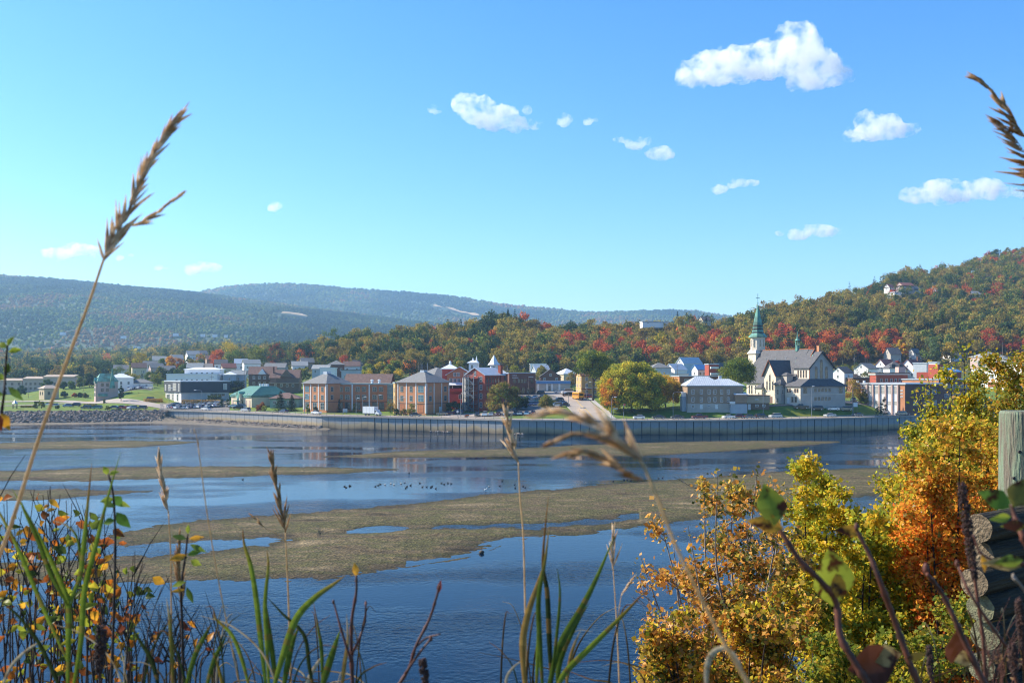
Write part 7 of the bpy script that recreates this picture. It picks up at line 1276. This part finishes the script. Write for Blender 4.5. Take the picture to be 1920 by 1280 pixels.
# dark dock-like seed spikes
def spike(label, D, x0, y0, x1, y1, xb, yb, wpx, seed):
    rg = random.Random(seed); s = D/F; r = empty('seed_spike', P(xb, yb, D), 0, label, 'seed stalk'); inv = r.location; a, b = P(x0, y0, D), P(x1, y1, D); c = P(xb, yb, D)
    MB().tube([a-inv, b-inv, b.lerp(c, .5)+Vector((s*4, 0, 0))-inv, c-inv], [s*2, s*3.2, s*3.2, s*4], 7).build('stem', RTWIG, r); mb = MB(); n = int((a-b).length/s*3.2)
    for i in range(n):
        t = rg.random(); p = a.lerp(b, t); an = rg.uniform(0, 6.28); w_ = wpx*s*.5*(.65+.5*math.sin(math.pi*min(1, t*.9+.12)))*rg.uniform(.55, 1.0); q = p+Vector((math.cos(an)*w_, math.sin(an)*w_, rg.uniform(-2, 2)*s)); mb.ell(q-inv, s*rg.uniform(1.6, 3.0), n=5, k=4)
    mb.build('seeds', M('dark_seeds', (.075, .04, .032), (.03, .018, .015), 150, rough=.5), r)
spike('tall dark brown seed spike standing before the log ends', 1.15, 1803, 905, 1828, 1085, 1850, 1300, 17, 61); spike('dark seed spike at the right edge below the logs', 1.1, 1910, 1122, 1917, 1215, 1925, 1300, 13, 62); spike('short seed spike in the bottom right corner', 1.1, 1898, 1205, 1903, 1265, 1906, 1310, 14, 63)
spike('black seed spike among the left shrub stems', 1.2, 190, 1172, 186, 1260, 185, 1310, 19, 64); spike('short black seed spike under the bare red twig', 1.2, 792, 1235, 798, 1280, 800, 1310, 14, 65); spike('thin dark seed spike beside the left dead leaf at lower right', 1.2, 1742, 1212, 1745, 1265, 1750, 1310, 10, 66)
# left shrub: many thin dark stems with orange and green leaves
def thin_shrub(label, D0, D1, x0, x1, topf, nst, seed, leafcols, nleaf, name='orange_shrub', smat=DTWIG, lsize=30, leafband=(.2, 1), r=2.0, forks=4):
    rg = random.Random(seed); root = empty(name, P((x0+x1)/2, 1330, (D0+D1)/2), 0, label, 'shrub'); inv = root.location; mb = MB(); lv = MB(); lv.tint = []; tips = []
    for i in range(nst):
        D = rg.uniform(D0, D1); s = D/F; x = rg.uniform(x0, x1); top = topf(x)+rg.uniform(-15, 110); lean = rg.uniform(-60, 60); pts = [(x-lean*.6, 1400), (x-lean*.3+rg.uniform(-8, 8), 1250), (x+rg.uniform(-8, 8), (1250+top)/2), (x+lean*.35, top)]
        ln = catmull([P(a, b, D) for a, b in pts], 5); k = len(ln); mb.tube([p-inv for p in ln], [s*r*(1.1-.8*j/(k-1)) for j in range(k)], 5)
        for f_ in range(rg.randint(2, forks)):
            j = rg.randint(4, k-3); p = ln[j]; L = s*rg.uniform(40, 130); d = Vector((rg.choice((-1, 1))*rg.uniform(.25, .6), rg.uniform(-.3, .3), 1)).normalized(); m_ = p+d*L*.5+Vector((0,0,L*.06)); e = p+d*L; mb.tube([p-inv, m_-inv, e-inv], [s*r*.6, s*r*.45, s*r*.2], 4); tips += [(m_, s), (e, s)]
        tips += [(q, s) for q in ln[k//4:]]
    for i in range(nleaf):
        p, s = rg.choice(tips); py_ = HY-(p.z-H)/p.y*F; px_ = 960+F*p.x/p.y
        if py_ < topf(px_)+5: continue
        c = rg.choice(leafcols); L = s*lsize*rg.uniform(.6, 1.25); near_leaf(lv, p+Vector((rg.uniform(-6, 6)*s, rg.uniform(-20, 20)*s, rg.uniform(-6, 6)*s))-inv, Vector((rg.uniform(-1, 1), rg.uniform(-.6, .6), rg.uniform(-.6, .5))), Vector((rg.uniform(-.6, .6), -1, rg.uniform(-.4, .9))), L, L*rg.uniform(.45, .75), c, rg, rg.uniform(0, .6), rg.uniform(.1, .7))
    mb.build('stems', smat, root); 
    if lv.f: lv.build('leaves', NLEAF, root, smooth=True)
OR = [(.55,.22,.02),(.45,.13,.015),(.6,.30,.03),(.32,.09,.02),(.09,.12,.02),(.25,.28,.03),(.22,.07,.02),(.07,.10,.02),(.40,.34,.03)]
thin_shrub('tangle of thin dark stems with glowing orange and green leaves at lower left', 1.7, 2.6, -30, 250, lambda x: np.interp(x, [-40, 60, 130, 200, 260, 330], [860, 905, 940, 970, 1040, 1150]), 56, 71, OR, 460, lsize=23, r=2.0)
thin_shrub('bare dark twiggy stems right of the orange leaved shrub', 1.5, 2.2, 250, 420, lambda x: np.interp(x, [240, 300, 360, 420, 440], [1060, 1130, 1130, 1140, 1180]), 24, 73, OR[:1]+[(.2,.05,.02)], 16, name='bare_shrub', lsize=22, r=1.9)
thin_shrub('thin weedy stems in the bottom right corner before the log wall', 1.2, 1.6, 1850, 1930, lambda x: 1210, 12, 75, [(.25,.14,.06)], 40, name='dry_weeds', smat=RTWIG, lsize=9, r=1.2)
# ---- right-hand shrubs: fans of stems with side twigs, leaves carried on the twigs
def leafy_shrub(label, base, tips, D, nleaf, lpx, cols, seed, name='yellow_shrub', L0=90, smat=DTWIG, rootpx=5, cat='shrub', bare=.0, up=.35, depth=.8, nt=16, colf=None):
    rg = random.Random(seed); nr = np.random.default_rng(seed); s = D/F; bx, by = base; root = empty(name, (XX(bx, D), D, NZ(np.array(XX(bx, D)), np.array(D)).item()), 0, label, cat); inv = root.location; mb = MB(); seg = []
    for (tx_, ty_) in tips:
        d1 = rg.uniform(-depth, depth); q0 = Vector(inv)+Vector((rg.uniform(-.2, .2), rg.uniform(-.2, .2), -.2)); q3 = P(tx_, ty_, D+d1); m1 = q0.lerp(q3, .4)+Vector((rg.uniform(-.12, .12), rg.uniform(-.1, .1), .25)); m2 = q0.lerp(q3, .72)+Vector((rg.uniform(-.1, .1), 0, .12))
        ln = catmull([q0, m1, m2, q3], 7); k = len(ln); mb.tube([p-inv for p in ln], [s*rootpx*(1.05-.92*j/(k-1)) for j in range(k)], 6)
        for i in range(nt):
            t = rg.uniform(.25, .98); j = min(int(t*(k-1)), k-2); p = ln[j].lerp(ln[j+1], t*(k-1)-j); L = s*L0*rg.uniform(.5, 1.1)*(1.25-t*.75); a = rg.uniform(0, 6.28); d = Vector((math.cos(a), math.sin(a)*.8, up+rg.uniform(-.2, .5))).normalized(); m_ = p+d*L*.5; e = p+d*L+Vector((0,0,L*.12))
            mb.tube([p-inv, m_-inv, e-inv], [s*rootpx*.34, s*rootpx*.22, s*.5], 4); br = rg.random() < bare
            if not br: seg += [(p.lerp(m_, .5), m_), (m_, e), (m_, e)]
            for u in range(3):
                z_ = p.lerp(e, rg.uniform(.3, .9)); a2 = a+rg.uniform(-1.2, 1.2); e2 = z_+Vector((math.cos(a2), math.sin(a2)*.8, up+rg.uniform(0, .6))).normalized()*L*rg.uniform(.3, .55); mb.tube([z_-inv, e2-inv], [s*rootpx*.15, s*.45], 3)
                if not br: seg.append((z_, e2))
        seg += [(ln[-4], ln[-1])]*3
    mb.build('branches', smat, root)
    A = np.array([tuple(a) for a, b in seg]); Bq = np.array([tuple(b) for a, b in seg]); k = nr.integers(0, len(seg), nleaf); t = nr.uniform(0, 1.08, (nleaf, 1)); c = A[k]*(1-t)+Bq[k]*t+nr.normal(size=(nleaf, 3))*s*8
    nv = nr.normal(size=(nleaf, 3)); nv[:, 2] += .5; nv[:, 0] -= .35; nv[:, 1] -= .3; nv /= np.linalg.norm(nv, axis=1, keepdims=True); v, f = quads(nr, c-np.array(inv), nv, s*lpx*nr.uniform(.55, 1.4, nleaf), nr.uniform(.6, 1.5, (nleaf, 1)))
    C = np.array(cols); sc = C[nr.integers(0, len(C), len(seg))]; ct = np.where(nr.uniform(0, 1, (nleaf, 1)) < .55, sc[k], C[nr.integers(0, len(C), nleaf)])*nr.uniform(.7, 1.3, (nleaf, 1))
    if colf is not None: ct = colf(960+F*c[:, 0]/c[:, 1], HY-(c[:, 2]-H)/c[:, 1]*F, ct, nr)
    npmesh('leaves', v, f, NLEAF, ct, parent=root); return root
YS = [(.55,.46,.03),(.66,.44,.03),(.42,.42,.04),(.70,.46,.04),(.26,.30,.03)]; OS = [(.62,.29,.05),(.52,.22,.04),(.46,.30,.05),(.70,.38,.10),(.13,.14,.03),(.10,.11,.025),(.60,.42,.06)]; RS = [(.88,.29,.04),(.78,.19,.035),(.90,.42,.05),(.26,.22,.03),(.80,.34,.04)]
leafy_shrub('sparse orange brown shrub with pale twigs standing over the water', (1400,1500), [(1320,900),(1345,890),(1375,885),(1420,880),(1450,905),(1470,940),(1360,960),(1400,980),(1300,1080),(1330,1120),(1440,1030),(1480,1060)], 8.5, 12500, 9, OS, 81, name='orange_shrub', L0=95, smat=GTWIG, rootpx=4.5, nt=14, bare=.15)
leafy_shrub('bare pale twigs with few orange leaves at the left side of the sparse shrub', (1330,1520), [(1232,955),(1200,1040),(1262,1010),(1290,985),(1215,1120),(1245,1150),(1225,1220)], 8.2, 2200, 9.5, OS[:4], 83, name='bare_branched_shrub', L0=75, smat=GTWIG, rootpx=4, bare=.45, nt=11)
leafy_shrub('low orange gold bush along the bottom edge left of the yellow shrubs', (1380,1620), [(1230,1180),(1260,1150),(1290,1200),(1330,1170),(1370,1150),(1410,1140),(1450,1120),(1490,1100),(1525,1130),(1250,1240),(1200,1262),(1480,1190)], 7.5, 26000, 9, OS+YS[:2], 85, name='gold_bush', L0=85, rootpx=4)
leafy_shrub('yellow green shrub with a pointed top right of the sparse orange shrub', (1560,1560), [(1512,872),(1540,885),(1495,950),(1560,910),(1580,960),(1530,1000),(1500,1040),(1590,1020),(1550,1080),(1610,1080)], 10.5, 30000, 7.5, YS, 87, L0=72, rootpx=4)
leafy_shrub('bright yellow green shrub in front of the red leaved bushes', (1660,1600), [(1640,960),(1625,1000),(1660,930),(1690,900),(1610,1080),(1660,1060),(1700,1040),(1730,1010),(1600,1150),(1650,1160),(1700,1150),(1750,1120),(1780,1090),(1560,1180),(1540,1130)], 9.5, 60000, 8, YS+[(.25,.30,.03)], 89, L0=85, rootpx=4)
leafy_shrub('green yellow undergrowth at the bottom between shrubs and log wall', (1680,1700), [(1560,1200),(1600,1220),(1640,1190),(1690,1220),(1730,1190),(1770,1200),(1800,1150),(1610,1260),(1700,1270),(1520,1240)], 6.8, 30000, 8, [(.22,.26,.03),(.36,.32,.03),(.12,.17,.025),(.5,.34,.04)], 91, name='undergrowth', L0=95, rootpx=4)
def redmix(px, py, ct, nr):
    w_ = np.clip((py-800)/180+nr.normal(size=len(px))*.28, 0, 1)[:, None]; R_ = np.array(RS)[nr.integers(0, len(RS), len(px))]*nr.uniform(.7, 1.3, (len(px), 1)); return ct*(1-w_)+R_*w_
leafy_shrub('dense orange red leaved bush beside the wooden post', (1830,1600), [(1720,860),(1740,830),(1770,810),(1800,800),(1840,790),(1870,800),(1700,930),(1735,930),(1770,900),(1810,900),(1850,890),(1890,870),(1700,1000),(1740,1000),(1780,980),(1830,980),(1780,1050),(1820,1040),(1920,840),(1930,920)], 9.0, 68000, 7, [(.60,.48,.04),(.36,.36,.04),(.62,.34,.04)], 93, name='red_bush', L0=75, rootpx=4, colf=redmix)
def topmix(px, py, ct, nr):
    w_ = np.clip((px-1800)/100+nr.normal(size=len(px))*.3, 0, 1)[:, None]; R_ = np.array([(.44,.32,.04),(.28,.27,.03),(.62,.28,.05),(.18,.19,.03)])[nr.integers(0, 4, len(px))]*nr.uniform(.7, 1.3, (len(px), 1)); return ct*(1-w_)+R_*w_
leafy_shrub('tall yellow shrub whose crown rises over the brick school at right', (1850,1600), [(1725,738),(1740,705),(1760,760),(1785,690),(1808,652),(1820,690),(1845,700),(1870,668),(1900,690),(1930,650),(1800,760),(1840,760),(1880,750),(1915,740),(1735,790),(1770,810),(1820,820),(1870,820),(1760,850),(1710,850),(1720,800),(1950,700)], 12.0, 62000, 6.5, YS+[(.24,.24,.03),(.13,.17,.025)], 95, L0=62, rootpx=3.5, colf=topmix)
leafy_shrub('small yellow sprigs at the left foot of the tall yellow shrub', (1720,1600), [(1665,868),(1685,850),(1700,890),(1672,905),(1720,870)], 10.5, 4500, 7, YS, 97, L0=55, rootpx=3)
# evergreen sprig
# ---- log crib wall and the post
root = empty('log_retaining_wall', (XX(1850, 4.6), 4.6, NZ(np.array(XX(1850, 4.6)), np.array(4.6)).item()), 0, 'weathered round log retaining wall with cut ends facing left, at the right edge', 'log wall'); inv = root.location
def woodmat(n, c1, c2, ring=False):
    m = M(n, c1, c2, 9, rough=.85, bump=.5, bscale=14); t = m.node_tree
    mp = t.nodes.new('ShaderNodeMapping'); tc = [x for x in t.nodes if x.type == 'TEX_COORD'][0]; mp.inputs['Scale'].default_value = (1, 1, 1) if ring else (.35, 5, 5)
    t.links.new(tc.outputs['Object'], mp.inputs[0])
    for x in t.nodes:
        if x.type == 'TEX_NOISE': t.links.new(mp.outputs[0], x.inputs['Vector'])
    return m
LOGM = woodmat('weathered_log', (.05, .042, .026), (.012, .010, .007)); ENDM = M('log_end', (.21, .16, .10), (.11, .08, .05), 28, rough=.85, bump=.4, bscale=60); GENDM = M('green_log_end', (.19, .19, .11), (.11, .10, .06), 40, rough=.85, bump=.4)  # weathered log sides darkened in colour to deepen their shade
ang = math.atan2(.62, .78)
for i, (px, py_, rr, dD, gr) in enumerate(((1834,990,.066,0,0), (1838,1040,.064,.05,0), (1826,1092,.066,-.02,0), (1838,1139,.066,0,1), (1847,1190,.070,.02,1), (1840,1250,.066,.08,1), (1850,1312,.07,.02,0))):
    p = P(px, py_, 4.5+dD); lg = MB(); n = 22; rg = random.Random(i); pr_ = [1+rg.uniform(-.04, .04) for _ in range(n)]; xs = [0, .015, .7, 1.6, 2.6]
    for j, x in enumerate(xs):
        for k in range(n): a = 2*math.pi*k/n; q = rr*pr_[k]*(.965 if j == 0 else 1-.02*j); lg.v.append((x, q*math.cos(a), q*math.sin(a)))
    for j in range(len(xs)-1):
        for k in range(n): k2 = (k+1) % n; lg.f.append((j*n+k, j*n+k2, (j+1)*n+k2, (j+1)*n+k)); lg.m.append(0)
    lg.f.append(tuple(range((len(xs)-1)*n, len(xs)*n))); lg.m.append(0); o = lg.build('log', LOGM, root, smooth=True); o.location = p-inv; o.rotation_euler = (.3*i, 0, ang)
    e = MB(); c0 = len(e.v); e.v.append((-.004, 0, 0))
    for k in range(n): a = 2*math.pi*k/n; q = rr*pr_[k]*.965; e.v.append((0, q*math.cos(a), q*math.sin(a)))
    for k in range(n): e.f.append((c0, c0+1+(k+1) % n, c0+1+k)); e.m.append(0)
    e.build('cut_end', GENDM if gr else ENDM, o)
PM = M('green_treated_wood', (.16, .21, .14), (.14, .12, .09), 5, rough=.8, bump=.4, bscale=20, lo=.4, hi=.6); t = PM.node_tree; mp = t.nodes.new('ShaderNodeMapping'); mp.inputs['Scale'].default_value = (5, 5, .6); tc = [x for x in t.nodes if x.type == 'TEX_COORD'][0]; t.links.new(tc.outputs['Object'], mp.inputs[0])
for x in t.nodes:
    if x.type == 'TEX_NOISE': t.links.new(mp.outputs[0], x.inputs['Vector'])
a = P(1922, 770, 4.9); r = empty('wooden_post', (a.x-.01, a.y, inv.z), 0, 'greenish weathered round wooden post with dark bolt holes rising behind the top log', 'post'); hh = a.z-inv.z
pm = MB(); rg = random.Random(2); n = 24; pr_ = [1+rg.uniform(-.025, .025) for _ in range(n)]
for z, q in ((-.2,.125),(hh*.5,.118),(hh-.012,.106),(hh,.1)):
    for k in range(n): aa = 2*math.pi*k/n; pm.v.append((q*pr_[k]*math.cos(aa), q*pr_[k]*math.sin(aa), z))
for j in range(3):
    for k in range(n): k2 = (k+1) % n; pm.f.append((j*n+k, j*n+k2, (j+1)*n+k2, (j+1)*n+k)); pm.m.append(0)
pm.f.append(tuple(range(3*n, 4*n))); pm.m.append(0); pm.build('post_body', PM, r, smooth=False)
for px, py_ in ((1912, 791), (1894, 844), (1887, 893)):
    q = P(px, py_, 4.9); dx = q.x-r.location.x; yy = -math.sqrt(max(.001, .111**2-dx*dx)); MB().cyl((dx, yy-.004, q.z-inv.z), (dx, yy+.02, q.z-inv.z), .0075, n=10).build('bolt_hole', DARKT, r)
# ------------------------------------------------------------------ clouds (beyond and above the haze)
def cloudmat():
    m = bpy.data.materials.new('cloud_vapour'); m.use_nodes = True; t = m.node_tree; t.nodes.remove(t.nodes['Principled BSDF']); out = t.nodes['Material Output']
    v = t.nodes.new('ShaderNodeVolumePrincipled'); v.inputs['Color'].default_value = (1, 1, 1, 1); v.inputs['Anisotropy'].default_value = .3
    tc = t.nodes.new('ShaderNodeTexCoord'); no = t.nodes.new('ShaderNodeTexNoise'); no.inputs['Scale'].default_value = .010; no.inputs['Detail'].default_value = 8; no.inputs['Roughness'].default_value = .68; t.links.new(tc.outputs['Object'], no.inputs['Vector'])
    mr = t.nodes.new('ShaderNodeMapRange'); mr.inputs[1].default_value = .45; mr.inputs[2].default_value = .74; mr.inputs[3].default_value = 0; mr.inputs[4].default_value = .036; t.links.new(no.outputs['Fac'], mr.inputs[0]); t.links.new(mr.outputs[0], v.inputs['Density'])
    t.links.new(v.outputs[0], out.inputs['Volume']); return m
CM = cloudmat(); crg = random.Random(4)
def cloud(label, Y, puffs, k=1.0):
    """puffs: photo x, y, half width, half height"""
    cx_ = sum(p[0] for p in puffs)/len(puffs); cy_ = sum(p[1] for p in puffs)/len(puffs); c0 = P(cx_, cy_, Y); mb = MB(); s = Y/F
    for x, y, a, b in puffs:
        c = P(x, y, Y)-c0; mb.ell((c.x, crg.uniform(-.3, .3)*a*s, c.z), (a*s*1.12, min(a, b*1.6)*s, b*s*1.18), n=16, k=10)
    o = mb.build('cloud', CM); o.location = c0; tag(o, label, 'cloud'); m = o.modifiers.new('join', 'REMESH'); m.mode = 'VOXEL'; m.voxel_size = max(3.5, s*1.5)
    tx = bpy.data.textures.new('puffs', 'CLOUDS'); tx.noise_scale = s*26; tx.noise_depth = 3; d = o.modifiers.new('billow', 'DISPLACE'); d.texture = tx; d.strength = s*18*k; d.mid_level = .52; d.texture_coords = 'LOCAL'
    tx = bpy.data.textures.new('wisps', 'CLOUDS'); tx.noise_scale = s*8; tx.noise_depth = 4; d = o.modifiers.new('wisp', 'DISPLACE'); d.texture = tx; d.strength = s*9*k; d.mid_level = .55; d.texture_coords = 'LOCAL'
cloud('largest white cloud, a peaked puff high at the right', 5200, [(1300,142,34,22),(1340,130,48,28),(1390,122,52,30),(1440,115,52,32),(1490,100,46,48),(1503,72,24,28),(1530,125,50,34),(1570,140,32,16),(1500,155,26,14)])
cloud('elongated white cloud sloping down to the right in the middle of the sky', 5600, [(868,195,20,16),(895,205,34,24),(930,222,38,22),(965,235,36,12),(1000,236,22,8)])
cloud('small wisp just above the tail of the elongated cloud', 5600, [(988,208,10,9),(964,206,7,5)], .6); cloud('tiny wisp left of the elongated cloud', 5600, [(812,203,9,6),(822,210,9,5)], .6)
cloud('small round cloud right of the elongated cloud', 5800, [(1062,225,14,11)], .7); cloud('faint small cloud beside the small round one', 5800, [(1104,227,9,6),(1116,226,7,5)], .6)
cloud('double cloud wisp below and right of the elongated cloud', 6200, [(1170,262,20,7),(1198,268,26,9),(1238,287,28,12),(1216,262,8,6)], .7)
cloud('compact white cloud at right with a pointed top', 6200, [(1622,228,24,18),(1650,240,42,22),(1695,244,32,13),(1605,252,22,12)])
cloud('long flat based cloud near the right edge', 6800, [(1720,368,34,15),(1770,358,44,20),(1825,358,52,18),(1875,360,36,11),(1905,362,18,8)])
cloud('small thin double cloud right of centre', 6800, [(1347,353,14,8),(1385,344,20,8),(1405,342,18,6)], .7); cloud('small flat cloud above the right hill', 7400, [(1500,437,24,10),(1535,432,28,12),(1565,434,16,8),(1463,438,10,4)], .7)
cloud('tiny cloud in the left half of the sky', 7400, [(518,387,14,8)], .6); cloud('low white cloud behind the tall grass stalk at left', 8200, [(110,474,30,11),(140,469,34,12),(172,472,26,9)], .8)
cloud('small low cloud above the dip between the mountains', 8600, [(365,503,20,9),(388,501,24,10)], .7); cloud('faint low wisp left of the small low cloud', 8600, [(298,500,10,4),(310,503,8,3)], .5); cloud('two faint specks of cloud beside the grass stalk', 8400, [(224,482,7,4),(246,479,7,4)], .5)
# ------------------------------------------------------------------ haze
hz = MB().box((-6200, -60, -2.6), (6200, 7400, 590)); m = bpy.data.materials.new('air_haze'); m.use_nodes = True; t = m.node_tree; t.nodes.remove(t.nodes['Principled BSDF'])
v = t.nodes.new('ShaderNodeVolumePrincipled'); v.inputs['Color'].default_value = (.42, .70, 1, 1); v.inputs['Density'].default_value = 1.05e-4; v.inputs['Anisotropy'].default_value = .3; t.links.new(v.outputs[0], t.nodes['Material Output'].inputs['Volume'])
o = hz.build('haze', m); tag(o, 'pale blue haze filling the valley air', 'haze', kind='stuff'); o.display_type = 'WIRE'
for o in list(COL.objects):
    if o.location.z < -40 and o.parent is None: bpy.data.objects.remove(o)
print('objects', len(SC.objects), 'polys', sum(len(o.data.polygons) for o in SC.objects if o.type == 'MESH'))
